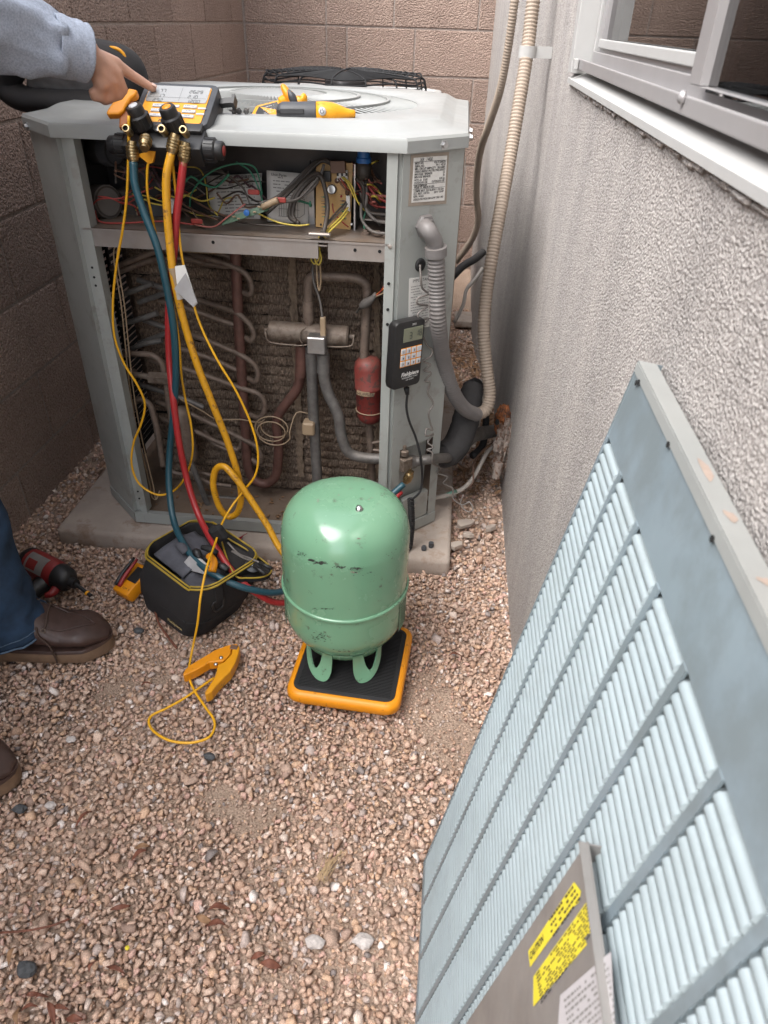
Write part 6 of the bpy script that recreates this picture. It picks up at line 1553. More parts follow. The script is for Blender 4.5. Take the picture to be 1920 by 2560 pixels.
cable = path([(278, 250, 1.40), (278, 322, 1.395), (274, 420, 1.392), (266, 490, 1.39), (252, 570, 1.388), (244, 650, 1.385), (247, 725, 1.382), (268, 785, 1.38), (297, 832, 1.38), (313, 873, 1.38), (305, 915, 1.38), (289, 955, 1.378), (284, 1000, 1.375), (297, 1040, 1.37), (325, 1063, 1.365), (352, 1069, 1.365), (382, 1055, 1.368), (405, 1020, 1.37), (416, 975, 1.375), (413, 920, 1.38), (401, 865, 1.385), (392, 810, 1.39), (386, 730, 1.395), (370, 640, 1.398), (350, 565, 1.40), (332, 485, 1.402), (319, 420, 1.402), (318, 370, 1.402), (322, 346, 1.402)])
q = MB(); q.tube(cable, .0026, 8, 6); obj('probe_cable', q, M_['cable_y'], C2, smooth=True)
# ------------------------------------------------------------------ on the lid: probe tool, clamp meter, loose screws
LT = LZ + .042
def flat_lathe(q, prof, o, ax, side, squash=1.0, n=20):
    ax = Vector(ax).normalized(); s = Vector(side); s = (s - ax * s.dot(ax)).normalized(); t = ax.cross(s)
    rings = [[Vector(o) + ax * h + s * (r * math.cos(2 * math.pi * k / n)) + t * (r * squash * math.sin(2 * math.pi * k / n)) for k in range(n)] for r, h in prof]
    q.loft(rings)
a, e = PY(598, 246, 1.535), PY(768, 246, 1.555)
LD = thing('probe_tool', (a + e) / 2 + Vector((0, 0, -.02)), 'torpedo shaped orange and dark grey leak probe lying on the lid', 'probe tool')
d = e - a; Lg = d.length; R_ = .0205
q = MB(); flat_lathe(q, [(.010, 0), (.017, .004), (R_, .012), (R_ * 1.02, Lg * .50)], a, d, (0, 0, 1), 1.0); gb = obj('grip', q, M_['dkgrey'], LD, smooth=True, auto=40)
q = MB(); flat_lathe(q, [(R_ * 1.02, Lg * .505), (R_ * 1.04, Lg * .60), (R_ * .98, Lg * .70), (R_ * .75, Lg * .80), (R_ * .52, Lg * .87), (R_ * .38, Lg * .94), (R_ * .34, Lg * .985), (R_ * .2, Lg)], a, d, (0, 0, 1), 1.0); nb = obj('nose', q, M_['yellow'], LD, smooth=True)
pc = a.lerp(e, .60) + Vector((0, -R_ * .98, .006)); M = frame(pc, (1, 0, 0), (0, .25, 1))
q = MB(); q.lathe([(0, .003), (.0065, .0026), (.0075, 0)], 18, M); o = obj('power_button', q, M_['button'], LD, smooth=True)
q = MB(); q.tube([M @ Vector((.0036 * math.cos(t), .0036 * math.sin(t), .0032)) for t in [2.2 + k * .42 for k in range(12)]], .0006, 5, 1); q.tube([M @ Vector((0, .001, .0032)), M @ Vector((0, .005, .0030))], .0006, 5, 1); obj('power_mark', q, M_['ink'], o)
pg = a.lerp(e, .22) + Vector((0, -R_ * 1.0, .006)); q = MB(); q.rbox((0, 0, 0), (.046, .009, .002), .001, 1, frame(pg, d, (0, .25, 1))); obj('grip_pad', q, M_['black'], LD)
q = MB(); q.lathe([(0, .001), (.003, .001), (.003, 0)], 10, frame(a.lerp(e, .05) + Vector((0, -R_, .006)), (1, 0, 0), (0, 0, 1))); obj('screw', q, M_['black'], LD)
CMt = thing('clamp_meter', PY(580, 262, 1.57), 'small yellow clamp meter with its jaws propped behind the probe tool', 'clamp meter')
A4 = [PY(541, 246, 1.575), PY(558, 264, 1.560), PY(606, 262, 1.575), PY(616, 246, 1.595), PY(606, 212, 1.61), PY(552, 226, 1.60)]
nrm = (A4[2] - A4[0]).cross(A4[4] - A4[0]).normalized(); nrm = nrm if nrm.y < 0 else -nrm
q = MB(); n = 6; q.add(A4 + [p - nrm * .026 for p in A4], [tuple(range(n)), tuple(range(2 * n - 1, n - 1, -1))] + [(i, n + i, n + (i + 1) % n, (i + 1) % n) for i in range(n)]); obj('meter_body', q, M_['yellow'], CMt, bevel=.006)
cc = sum(A4, Vector()) / 6
F4 = [cc + (p - cc) * .72 + nrm * .0012 for p in A4]; q = MB(); q.add(F4, [tuple(range(6))]); fo = obj('meter_face', q, M_['black'], CMt)
print_lines(fo, [F4[5], F4[4], F4[2], F4[1]], 6, 'button', 8, .2, .0006, .3, .2, .7, .6)
q = MB(); q.tube([PY(606, 222, 1.60), PY(622, 215, 1.60), PY(634, 212, 1.60)], [.010, .012, .013], 12, 4); obj('jaw_root', q, M_['yellow'], CMt, smooth=True)
q = MB(); q.tube([PY(630, 224, 1.60), PY(645, 222, 1.60), PY(654, 212, 1.60), PY(650, 206, 1.60)], [.012, .013, .010, .006], 12, 5); obj('jaw', q, M_['yellow'], CMt, smooth=True)
q = MB(); q.tube([PY(632, 222, 1.595), PY(622, 205, 1.595), PY(612, 188, 1.60), PY(607, 184, 1.60)], [.009, .009, .006, .003], 10, 5); obj('trigger', q, M_['orange'], CMt, smooth=True)
q = MB(); q.tube([PY(636, 222, 1.590), PY(630, 208, 1.590), PY(622, 196, 1.594)], [.008, .008, .004], 10, 5); obj('trigger_pad', q, M_['dkgrey'], CMt, smooth=True)
for k, (u, v) in enumerate(((510, 259), (520, 256), (531, 259))):
    p = PY(u, v, 1.53); p = Vector((p.x, 1.53, LT - .001)); ax = Vector((-.9 + .5 * k, .3, .12)).normalized()
    M = frame(p + Vector((0, 0, .0045)), ax.orthogonal(), ax.cross(ax.orthogonal()))
    q = MB(); q.lathe([(0, 0), (.0042, 0), (.0042, .004), (.0058, .0042), (.0058, .0052), (.0018, .0054), (.0016, .013), (0, .016)], 8, M); obj('loose_screw', q, M_['pipe_grey'], label=('leftmost', 'middle', 'rightmost')[k] + ' of three loose hex screws lying on the lid', cat='screw', group='loose screws on the lid')
# ------------------------------------------------------------------ black padded case on the lid's far left corner
CS = thing('padded_case', PY(150, 240, 1.70), 'black padded case standing open on the lid behind the hand', 'case')
loop = [PY(u, v, 1.70) for u, v in ((18, 165), (24, 196), (56, 214), (115, 220), (190, 222), (255, 220), (288, 200), (290, 165), (270, 132), (225, 116), (130, 108), (55, 118))]
q = MB(); cl = catmull(loop, 6, True)
cen = sum(cl, Vector()) / len(cl); n = len(cl); rings = []
for i, p in enumerate(cl):
    t = (cl[(i + 1) % n] - cl[i - 1]).normalized(); o_ = t.cross(Vector((0, 1, 0))).normalized()
    rings.append([p + o_ * ((.025 * math.cos(a))) + Vector((0, .045 * math.sin(a), 0)) for a in [2 * math.pi * k / 14 for k in range(14)]])
rings.append(rings[0]); q.loft(rings, cap=False); obj('padded_rim', q, M_['blackmatte'], CS, smooth=True)
q = MB(); q.grid(lambda s, t: PY(58 + 150 * s, 143 + 22 * math.sin(s * 1.9) + (52 - 12 * s) * t, 1.735 + .012 * mnoise.noise(Vector((s * 7, t * 5, 0)))), 24, 10); o = obj('mesh_liner', q, M_['liner'], CS, smooth=True); s_ = o.modifiers.new('sheet', 'SOLIDIFY'); s_.thickness = .002
q = MB(); q.tube([PY(232, 103, 1.675), PY(252, 105, 1.67), PY(266, 116, 1.67), PY(272, 132, 1.67)], .0035, 8, 5); obj('piping', q, M_['yellow'], CS, smooth=True)
# ------------------------------------------------------------------ tool bag
bxd, byd = Vector((-.83, .556, 0)).normalized(), Vector((.556, .83, 0)).normalized()
BGO = Vector((-.497, 1.069, 0)) + bxd * .103 + byd * .083
BG = thing('tool_bag', BGO, 'open black fabric tool bag with yellow piping on the gravel', 'tool bag')
def bring(sx, sy, r, z, n=6, dx=0, dy=0, wob=.0):
    return [BGO + bxd * (x + dx) + byd * (y + dy) + Vector((0, 0, z + wob * mnoise.noise(Vector((x * 14, y * 14, z * 9))))) for x, y in ring_outline(sx, sy, r, n)]
def bshear(rg): return [p + Vector((.036, .010, 0)) * (p.z / .15) + Vector((0, 0, .011 * max(0, min(1, (p.z - .07) / .07)) * mnoise.noise(Vector((p.x * 15, p.y * 15, 4))))) for p in rg]
def bag_noise(rg, k, amp=.009): return [p + (p - BGO).normalized() * amp * mnoise.noise(p * 13 + Vector((k * .35, 0, 0))) for p in rg]
BH = .146
spec = [(.185, .145, .040, .001), (.206, .164, .044, .007), (.217, .173, .044, .038), (.2185, .175, .044, .042), (.234, .190, .050, .085), (.227, .183, .046, .120), (.224, .180, .052, BH), (.218, .174, .050, BH + .001), (.210, .166, .048, BH - .004), (.200, .156, .03, .09), (.19, .15, .03, .03)]
q = MB(); q.loft([bag_noise(bshear(bring(*s_)), i) for i, s_ in enumerate(spec)]); obj('bag_shell', q, M_['blackmatte'], BG, smooth=True, auto=60)
rim = bshear(bring(.227, .183, .053, BH - .001, 6)); q = MB(); q.tube(rim, .0024, 8, 3, closed=True); obj('piping', q, M_['trim_y'], BG, smooth=True)
rim = bshear(bring(.222, .178, .052, BH + .005, 6)); q = MB(); q.tube(rim, .0018, 8, 3, closed=True); obj('piping', q, M_['trim_y'], BG, smooth=True)
rim = bshear(bring(.2225, .1795, .045, .052, 6)); q = MB(); q.tube(rim, .0013, 6, 3, closed=True); obj('seam', q, M_['blackrub'], BG, smooth=True)
# front face print, strap and ring
ff = lambda s, z, off: BGO + bxd * s - byd * (.083 + off) + Vector((0, 0, z))
text('lettering', 'Fieldpiece', frame(ff(-.052, .036, .0125) + Vector((.008, .002, 0)), -bxd, (0, 0, 1)), .0125, M_['goldink'], BG, shear=.15, thick=.0003)
rf = lambda s, z, off: BGO - bxd * (.104 + off) + byd * s + Vector((0, 0, z))
q = MB(); q.rbox((0, 0, 0), (.020, .040, .003), .001, 1, frame(rf(-.040, .122, .011) + Vector((.029, .008, 0)), byd, (0, 0, 1))); obj('strap', q, M_['blackmatte'], BG)
q = MB(); M = frame(rf(-.040, .092, .012) + Vector((.024, .006, 0)), byd, (0, 0, 1)); q.tube([M @ Vector((x, y, 0)) for x, y in ((-.013, .012), (.013, .012), (.014, 0), (.009, -.012), (-.009, -.012), (-.014, 0))], .0022, 6, 4, closed=True); obj('d_ring', q, M_['black'], BG, smooth=True)
q = MB(); q.tube([rf(-.082, z, .0015 + .006 * math.sin(z * 15)) + Vector((.036, .010, 0)) * (z / .15) for z in (.006, .045, .09, .14)], .0016, 6, 3); obj('seam', q, M_['blackrub'], BG, smooth=True)
# lining pouches and the turned-back lid
q = MB(); q.grid(lambda s, t: BGO + bxd * (.082 - .10 * s) + byd * (-.068 + .115 * t) + Vector((.035, .010, BH - .004 - .012 * s + .010 * math.sin(t * 3) + .006 * mnoise.noise(Vector((s * 4, t * 4, 1))))), 12, 12); o = obj('inner_pouch', q, M_['greyfab'], BG, smooth=True); s_ = o.modifiers.new('sheet', 'SOLIDIFY'); s_.thickness = .006
q = MB(); q.grid(lambda s, t: BGO + bxd * (-.01 - .085 * s) + byd * (-.07 + .14 * t) + Vector((.035, .010, BH - .026 - .01 * s + .014 * mnoise.noise(Vector((s * 5, t * 5, 4))))), 14, 14); o = obj('inner_pouch', q, M_['greyfab'], BG, smooth=True); s_ = o.modifiers.new('sheet', 'SOLIDIFY'); s_.thickness = .004
fl = [PZ(u, v, z) for u, v, z in ((478, 1162, .150), (508, 1174, .142), (560, 1206, .128), (586, 1230, .118), (574, 1246, .118), (535, 1250, .128), (505, 1240, .140))]
cF = sum(fl, Vector()) / len(fl); cr = catmull(fl, 5, True)
q = MB(); q.loft([[cF + (p - cF) * k + Vector((0, 0, z)) for p in cr] for k, z in ((.985, -.010), (1.0, 0), (.97, .001), (.92, -.006), (.5, -.008))]); obj('lid_flap', q, M_['blackmatte'], BG, smooth=True, auto=50)
q = MB(); q.tube([p + Vector((0, 0, .002)) for p in cr], .0019, 7, 1, closed=True); obj('piping', q, M_['trim_y'], BG, smooth=True)
q = MB(); c = PZ(546, 1222, .142); q.lathe([(0, .002), (.017, .002), (.018, 0)], 20, frame(c, (1, .3, -.2), (-.1, .9, .3))); ob = obj('flap_button', q, M_['dkgrey'], BG, smooth=True); q = MB(); q.lathe([(0, .0032), (.003, .003), (.0032, .002)], 10, frame(c, (1, .3, -.2), (-.1, .9, .3))); obj('rivet', q, M_['steel'], ob, smooth=True)
ML = thing('probe_leads', PZ(520, 1210, .14), 'pair of black test probes poking out of the tool bag', 'test leads')
for pts, nm in (([(492, 1172, .18), (515, 1196, .165), (540, 1206, .155), (562, 1216, .150)], 0), ([(500, 1190, .175), (525, 1205, .160), (548, 1213, .150)], 1)):
    q = MB(); q.tube([PZ(*p) for p in pts], .0022, 8, 5); obj('lead', q, M_['pipe_grey'], ML, smooth=True)
for a, c in (((560, 1216, .150), (588, 1228, .146)), ((548, 1222, .146), (574, 1240, .140))):
    q = MB(); q.tube([PZ(*a), PZ(*c)], [.0045, .0040], 10, 1); obj('probe_handle', q, M_['black'], ML, smooth=True)
q = MB(); q.tube([PZ(452, 1200, .17), PZ(462, 1215, .165), PZ(458, 1235, .155)], .009, 10, 4); obj('orange_tool', q, M_['orange'], smooth=True, label='orange tool handle sticking up inside the tool bag', cat='tool')
BT = [((420, 1190, .165), (432, 1205, .155), .010, 'black'), ((436, 1182, .165), (470, 1196, .158), .008, 'blackrub'), ((385, 1178, .165), (402, 1194, .158), .011, 'greyfab'), ((470, 1222, .150), (492, 1232, .145), .009, 'black')]
for k, (a, e, r_, m) in enumerate(BT):
    q = MB(); q.tube([PZ(*a), (PZ(*a) + PZ(*e)) / 2 + Vector((0, 0, .004)), PZ(*e)], [r_ * .7, r_, r_ * .8], 10, 4)
    obj(('screwdriver', 'pliers', 'cloth_roll', 'wrench')[k], q, M_[m], smooth=True, label=('black screwdriver grip in the middle of the tool bag', 'black rubber gripped tool at the back of the tool bag', 'grey cloth roll at the back left of the tool bag', 'black tool lying at the right end of the tool bag')[k], cat=('screwdriver', 'pliers', 'cloth', 'wrench')[k])
# multimeter behind the bag
MMt = thing('multimeter', PZ(272, 1285, 0), 'orange multimeter with red and black plugs leaning against the bag', 'multimeter')
m0 = PZ(250, 1255, .055); mfx = PZ(290, 1262, .05) - m0
MMF = frame(PZ(272, 1262, .040), (.80, -.42, .05), (.50, .80, .35))
q = MB(); q.rbox((0, .018, -.016), (.054, .085, .034), .007, 2, MMF); mb_ = obj('meter_body', q, M_['orange'], MMt, smooth=True, auto=40)
for x, m in ((-.010, 'driver_red'), (-.021, 'black')):
    q = MB(); q.tube([MMF @ Vector((x, -.012, .002)), MMF @ Vector((x + .002, .012, .012)), MMF @ Vector((x + .004, .06, .020))], [.0055, .005, .003], 10, 3); obj('test_plug', q, M_[m], MMt, smooth=True)
q = MB(); q.rbox((.008, .030, .0018), (.030, .040, .002), .001, 1, MMF); obj('meter_face', q, M_['black'], MMt)
text('lettering', 'COM  V', MMF @ Matrix.Translation((.010, -.010, .0014)), .007, M_['ink'], mb_)
# ------------------------------------------------------------------ red impact driver on the gravel
IDs = thing('impact_driver', PZ(100, 1250, 0), 'red and black impact driver lying on the gravel beside the boot', 'impact driver')
a, e = PZ(62, 1210, .052), PZ(152, 1256, .046); ax = (e - a).normalized(); Lg = (e - a).length
sd = ax.cross(Vector((0, 0, 1))).normalized()
q = MB(); flat_lathe(q, [(.026, 0), (.033, .006), (.035, .03), (.034, Lg * .70), (.032, Lg * .74)], a, ax, (0, 0, 1), .95); obj('motor_housing', q, M_['driver_red'], IDs, smooth=True, auto=40)
q = MB(); flat_lathe(q, [(.016, -.012), (.027, -.008), (.034, .004), (.0345, .012), (.030, .013)], a, ax, (0, 0, 1), .95); obj('rear_cap', q, M_['black'], IDs, smooth=True, auto=40)
q = MB(); flat_lathe(q, [(.0325, Lg * .745), (.0325, Lg * .78), (.029, Lg * .93), (.020, Lg * 1.0), (.013, Lg * 1.02), (.012, Lg * 1.13)], a, ax, (0, 0, 1), .95); obj('hammer_case', q, M_['black'], IDs, smooth=True, auto=40)
q = MB(); t0 = a + ax * Lg * 1.12; q.tube([t0, t0 + ax * .045 + Vector((0, 0, -.014))], .0050, 6, 1); obj('bit_holder', q, M_['black'], IDs)
q = MB(); t1 = t0 + ax * .032 + Vector((0, 0, -.0100)); q.tube([t1, t1 + ax * .005 + Vector((0, 0, -.0015))], .0062, 12, 1); obj('bit_band', q, M_['yellow'], IDs, smooth=True, auto=40)
hd = Vector((-.38, -.92, -.05)).normalized()
h0 = a + ax * Lg * .56
q = MB(); q.tube([h0 + Vector((0, 0, -.01)), h0 + hd * .045 + Vector((0, 0, -.014)), h0 + hd * .085 + Vector((0, 0, -.016)), h0 + hd * .115 + Vector((0, 0, -.016))], [.024, .020, .021, .026], 14, 5); obj('grip', q, M_['black'], IDs, smooth=True)
q = MB(); q.tube([h0 + ax * .038 + hd * .024 + Vector((0, 0, -.012)), h0 + ax * .042 + hd * .040 + Vector((0, 0, -.013)), h0 + ax * .034 + hd * .054 + Vector((0, 0, -.014))], [.011, .009, .006], 10, 4); obj('trigger', q, M_['driver_red'], IDs, smooth=True)
q = MB(); q.rbox(h0 + hd * .135 + Vector((0, 0, -.016)), (.07, .04, .05), .008, 2); obj('battery', q, M_['driver_red'], IDs, smooth=True, auto=40)
up = Vector((0, 0, 1)); 
def dshell(s, t, off=.0006):
    an = math.radians(20 + 75 * t); rr_ = (.035 + off); return a + ax * (Lg * (.18 + .42 * s)) + (up * math.sin(an) + sd * math.cos(an)) * rr_
q = MB(); q.grid(lambda s, t: dshell(s, t), 8, 8); st = obj('silver_label', q, M_['galvplate'], IDs, smooth=True)
q = MB(); q.grid(lambda s, t: dshell(.12 + .5 * s, .12 + .5 * t, .0011), 6, 5); obj('label_patch', q, M_['driver_red'], st, smooth=True)
for s_, t_ in ((.1, -.25), (.75, -.3)):
    q = MB(); q.lathe([(0, .001), (.003, .001), (.0034, 0)], 10, frame(dshell(s_, t_), ax, up.cross(ax) + up)); obj('screw', q, M_['steel'], IDs)
# ------------------------------------------------------------------ the technician: only arm, hand, one leg and the boots come into the frame
PS = thing('person', (-.93, .88, 0), 'person in light blue shirt, jeans and brown boots pointing at the gauge', 'person')
def capsule(q, a, b_, ra, rb, n=12):
    a, b_ = Vector(a), Vector(b_); d = b_ - a
    if d.length < 1e-6: d = Vector((0, 0, 1e-4))
    M = frame(a, d.orthogonal(), d.cross(d.orthogonal())); L_ = d.length
    pr_ = [(0.0001, -ra)] + [(ra * math.sin(t), -ra * math.cos(t)) for t in (.5, 1.0)] + [(ra, 0), (rb, L_)] + [(rb * math.cos(t), L_ + rb * math.sin(t)) for t in (.5, 1.05)] + [(.0001, L_ + rb)]
    q.lathe(pr_, n, M)
def remesh(name, q, vox, m, parent, smooth_it=4, noise_amp=0, noise_sc=20):
    me = bpy.data.meshes.new('tmp'); me.from_pydata([tuple(v) for v in q.v], [], q.f); ob = bpy.data.objects.new('tmp', me); COL.objects.link(ob)
    r = ob.modifiers.new('r', 'REMESH'); r.mode = 'VOXEL'; r.voxel_size = vox
    s = ob.modifiers.new('s', 'SMOOTH'); s.iterations = smooth_it; s.factor = .5
    dg = bpy.context.evaluated_depsgraph_get(); me2 = bpy.data.meshes.new_from_object(ob.evaluated_get(dg)); bpy.data.objects.remove(ob)
    o_ = MB(); o_.v = [v.co.copy() for v in me2.vertices]; o_.f = [tuple(p.vertices) for p in me2.polygons]; o_.m = [0] * len(o_.f); bpy.data.meshes.remove(me2)
    if noise_amp: o_.v = [v + Vector((1, 1, 1)) * noise_amp * mnoise.noise(v * noise_sc) for v in o_.v]
    return obj(name, o_, m, parent, smooth=True)
# skeleton
WR = PY(186, 116, 1.425)
SHR, SHL = Vector((-.83, .80, 1.36)), Vector((-1.0, 1.08, 1.36))
ELB = Vector((-.90, 1.16, 1.16))
HIP = Vector((-.93, .90, .90)); NECK = Vector((-.93, .95, 1.42)); HEAD = Vector((-.885, 1.0, 1.58))
hand = dict(
    index=[(250, 139, 1.463), (283, 162, 1.485), (309, 178, 1.497), (330, 191, 1.505)],
    middle=[(250, 160, 1.452), (266, 198, 1.462), (250, 214, 1.452), (234, 208, 1.442)],
    ring=[(238, 176, 1.440), (245, 209, 1.446), (226, 217, 1.436), (213, 207, 1.430)],
    pinky=[(219, 183, 1.428), (219, 211, 1.430), (204, 210, 1.424), (199, 198, 1.420)],
    thumb=[(205, 128, 1.462), (232, 158, 1.480), (252, 182, 1.476), (258, 198, 1.468)])
rad = dict(index=(.0118, .0098, .0088, .0074), middle=(.0122, .0102, .0092, .0080), ring=(.0116, .0096, .0088, .0076), pinky=(.0105, .0086, .0078, .0070), thumb=(.014, .0115, .0105, .0085))
q = MB()
for k, pts in hand.items():
    P = path(pts)
    for i in range(3): capsule(q, P[i], P[i + 1], rad[k][i], rad[k][i + 1])
mcp = {k: PY(*hand[k][0]) for k in hand}
for k in ('index', 'middle', 'ring', 'pinky'): capsule(q, WR + (mcp[k] - WR) * .12, mcp[k], .0165 if k != 'pinky' else .0145, .0132)
capsule(q, WR, mcp['thumb'], .018, .0155)
capsule(q, WR + (mcp['middle'] - WR) * .2, WR + (mcp['middle'] - WR) * .8, .019, .0165)
capsule(q, WR, WR + (mcp['ring'] - WR) * .5 + Vector((0, 0, -.008)), .019, .018)
fa = (ELB - WR).normalized(); perp = fa.cross(Vector((0, 1, 0))).normalized()
capsule(q, WR + perp * .008, ELB + perp * .01, .020, .040); capsule(q, WR - perp * .008, ELB - perp * .01, .020, .036)
capsule(q, ELB, SHR, .040, .050); capsule(q, SHR, SHL, .06, .06); capsule(q, NECK, HEAD + Vector((0, 0, -.06)), .055, .052)
capsule(q, NECK + Vector((0, 0, -.06)), HIP, .11, .12); capsule(q, SHL, SHL + Vector((-.02, .06, -.28)), .048, .04); LE = SHL + Vector((-.02, .06, -.28)); LWR = LE + Vector((.06, .05, -.22)); capsule(q, LE, LWR, .038, .026); capsule(q, LWR, LWR + Vector((.01, .0, -.09)), .026, .03)
for k in range(5):
    b0 = LWR + Vector((.01 + (k - 2) * .015, 0, -.09)); capsule(q, b0, b0 + Vector((0, .01, -.055 + .008 * abs(k - 2))), .0095, .0075)
# head: cranium, jaw, nose, brow, ears; it looks down towards the gauge
look = Vector((.45, .80, -.35)).normalized(); sidev = look.cross(Vector((0, 0, 1))).normalized(); upv = sidev.cross(look)
capsule(q, HEAD + upv * .03 - look * .02, HEAD + upv * .02 + look * .02, .082, .078); capsule(q, HEAD + look * .03 - upv * .02, HEAD + look * .045 - upv * .075, .058, .034)
capsule(q, HEAD + look * .10 + upv * .02, HEAD + look * .118 - upv * .018, .008, .013)
for s in (-1, 1):
    capsule(q, HEAD + sidev * s * .076 + upv * .012 - look * .008, HEAD + sidev * s * .078 - upv * .022, .012, .009); capsule(q, HEAD + look * .088 + sidev * s * .03 + upv * .035, HEAD + look * .094 + sidev * s * .012 + upv * .034, .009, .009); capsule(q, HEAD + look * .080 - upv * .052, HEAD + look * .078 + sidev * s * .022 - upv * .052, .010, .007)
BODY = remesh('body', q, .0032, M_['skin'], PS, 5)
for s in (-1, 1):
    q = MB(); capsule(q, HEAD + look * .083 + sidev * s * .032 + upv * .010, HEAD + look * .0835 + sidev * s * .032 + upv * .010, .0115, .0115, 14); obj('eye', q, M_['whiteink'], BODY, smooth=True)
# nail of the pointing finger
P = path(hand['index']); nd = (P[3] - P[2]).normalized(); nu = Vector((0, -.35, .93)); nu = (nu - nd * nu.dot(nd)).normalized()
q = MB(); q.rbox((0, 0, 0), (.010, .0095, .0014), .0006, 1, frame(P[3] + nd * .0 + nu * .0070, nd, nu.cross(nd))); obj('nail', q, mat('nail', (.60, .40, .32), .35), BODY, smooth=True)
q = MB(); capsule(q, HEAD + upv * .045 - look * .03, HEAD + upv * .045 + look * .012, .083, .078); capsule(q, HEAD - look * .045 + upv * .02, HEAD - look * .05 - upv * .03, .07, .055); remesh('hair', q, .006, M_['hair'], PS, 3, .004, 60)
# shirt: sleeve with folds running to a buttonless cuff, and the torso
def sleeve_mesh(pts, rs, n=28, amp=.006, seed=0.):
    c = catmull(pts, 10); m = len(c); rings = []; prev = None
    for i, p in enumerate(c):
        t = (c[min(i + 1, m - 1)] - c[max(i - 1, 0)]).normalized()
        u = t.orthogonal().normalized() if prev is None else (prev - t * prev.dot(t)).normalized(); prev = u; w = t.cross(u); f_ = i / (m - 1) * (len(rs) - 1); k = min(int(f_), len(rs) - 2); r = rs[k] + (rs[k + 1] - rs[k]) * (f_ - k)
        rg = []
        for j in range(n):
            a = 2 * math.pi * j / n; dirv = u * math.cos(a) + w * math.sin(a)
            fold = mnoise.noise(Vector((math.cos(a) * 1.6 + seed, math.sin(a) * 1.6, i * .20))) + .45 * (1 - 2 * abs(mnoise.noise(Vector((math.cos(a) * 1.9 + i * .12, math.sin(a) * 1.9 + seed, i * .30))))) * .7 + .5 * mnoise.noise(Vector((math.cos(a) * 2.6, math.sin(a) * 2.6 + seed, i * .42 + math.sin(a) * 1.2)))
            rg.append(p + dirv * (r + amp * fold * (1 if i > 2 else .6)))
        rings.append(rg)
    return rings
cuff_end = WR + (PY(205, 128, 1.43) - WR) * .2
sdir = (ELB - WR).normalized()
pts = [SHR + Vector((0, -.02, .0)), SHR.lerp(ELB, .5) + Vector((.0, 0, 0)), ELB + Vector((-.01, .01, -.005)), ELB.lerp(WR, .45) + Vector((0, 0, .004)), WR + sdir * .050]
rg = sleeve_mesh(pts, [.088, .080, .072, .064, .047], 44, .015)
q = MB(); q.loft(rg, cap=False); o = obj('shirt_sleeve', q, M_['shirt'], PS, smooth=True); s_ = o.modifiers.new('sheet', 'SOLIDIFY'); s_.thickness = .0022; s_.offset = -1
rg = sleeve_mesh([WR + sdir * .060, WR + sdir * .030, WR + sdir * .002], [.0475, .0465, .0455], 30, .0022, 5.); q = MB(); q.loft(rg, cap=False); o = obj('cuff', q, M_['shirt'], PS, smooth=True); s_ = o.modifiers.new('sheet', 'SOLIDIFY'); s_.thickness = .003; s_.offset = -1
q = MB(); capsule(q, SHR, SHL, .082, .082); capsule(q, NECK + Vector((0, 0, -.12)), HIP + Vector((0, 0, .02)), .155, .160); capsule(q, SHL, LE, .074, .064); capsule(q, LE, LWR + Vector((0, 0, .03)), .062, .048); remesh('shirt_body', q, .009, M_['shirt'], PS, 6, .008, 14)
# jeans
def leg(hip, knee, ank, hem, seed):
    rg = sleeve_mesh([hip, hip.lerp(knee, .5), knee, knee.lerp(ank, .5), ank, hem], [.098, .086, .074, .070, .072, .078], 32, .010, seed); q = MB(); q.loft(rg, cap=False); o = obj('trouser_leg', q, M_['denim'], PS, smooth=True); s_ = o.modifiers.new('sheet', 'SOLIDIFY'); s_.thickness = .003; s_.offset = -1
    for k in (-1, -3): 
        q = MB(); cc = sum(rg[k], Vector()) / len(rg[k]); q.tube([cc + (p - cc) * 1.012 for p in rg[k]], .0022 if k == -1 else .0010, 6, 1, closed=True); obj('hem', q, M_['denim_seam'], o, smooth=True)
    return rg
B1T, B1D = Vector((-.662, 1.046, 0)), Vector((-.965, -.16, 0)).normalized()
B2T, B2D = Vector((-.692, .705, 0)), Vector((-.985, -.10, 0)).normalized()
an1, an2 = B1T + B1D * .218, B2T + B2D * .225
leg(Vector((-.95, .985, .92)), Vector((-.895, 1.02, .50)), an1 + Vector((.004, .002, .155)), an1 + Vector((.016, .004, .062)), 2.)
leg(Vector((-.93, .80, .92)), Vector((-.94, .74, .50)), an2 + Vector((0, .0, .155)), an2 + Vector((.014, .004, .062)), 7.)
q = MB(); capsule(q, Vector((-.95, .985, .93)), Vector((-.93, .80, .93)), .125, .125); remesh('trouser_seat', q, .012, M_['denim'], PS, 4)
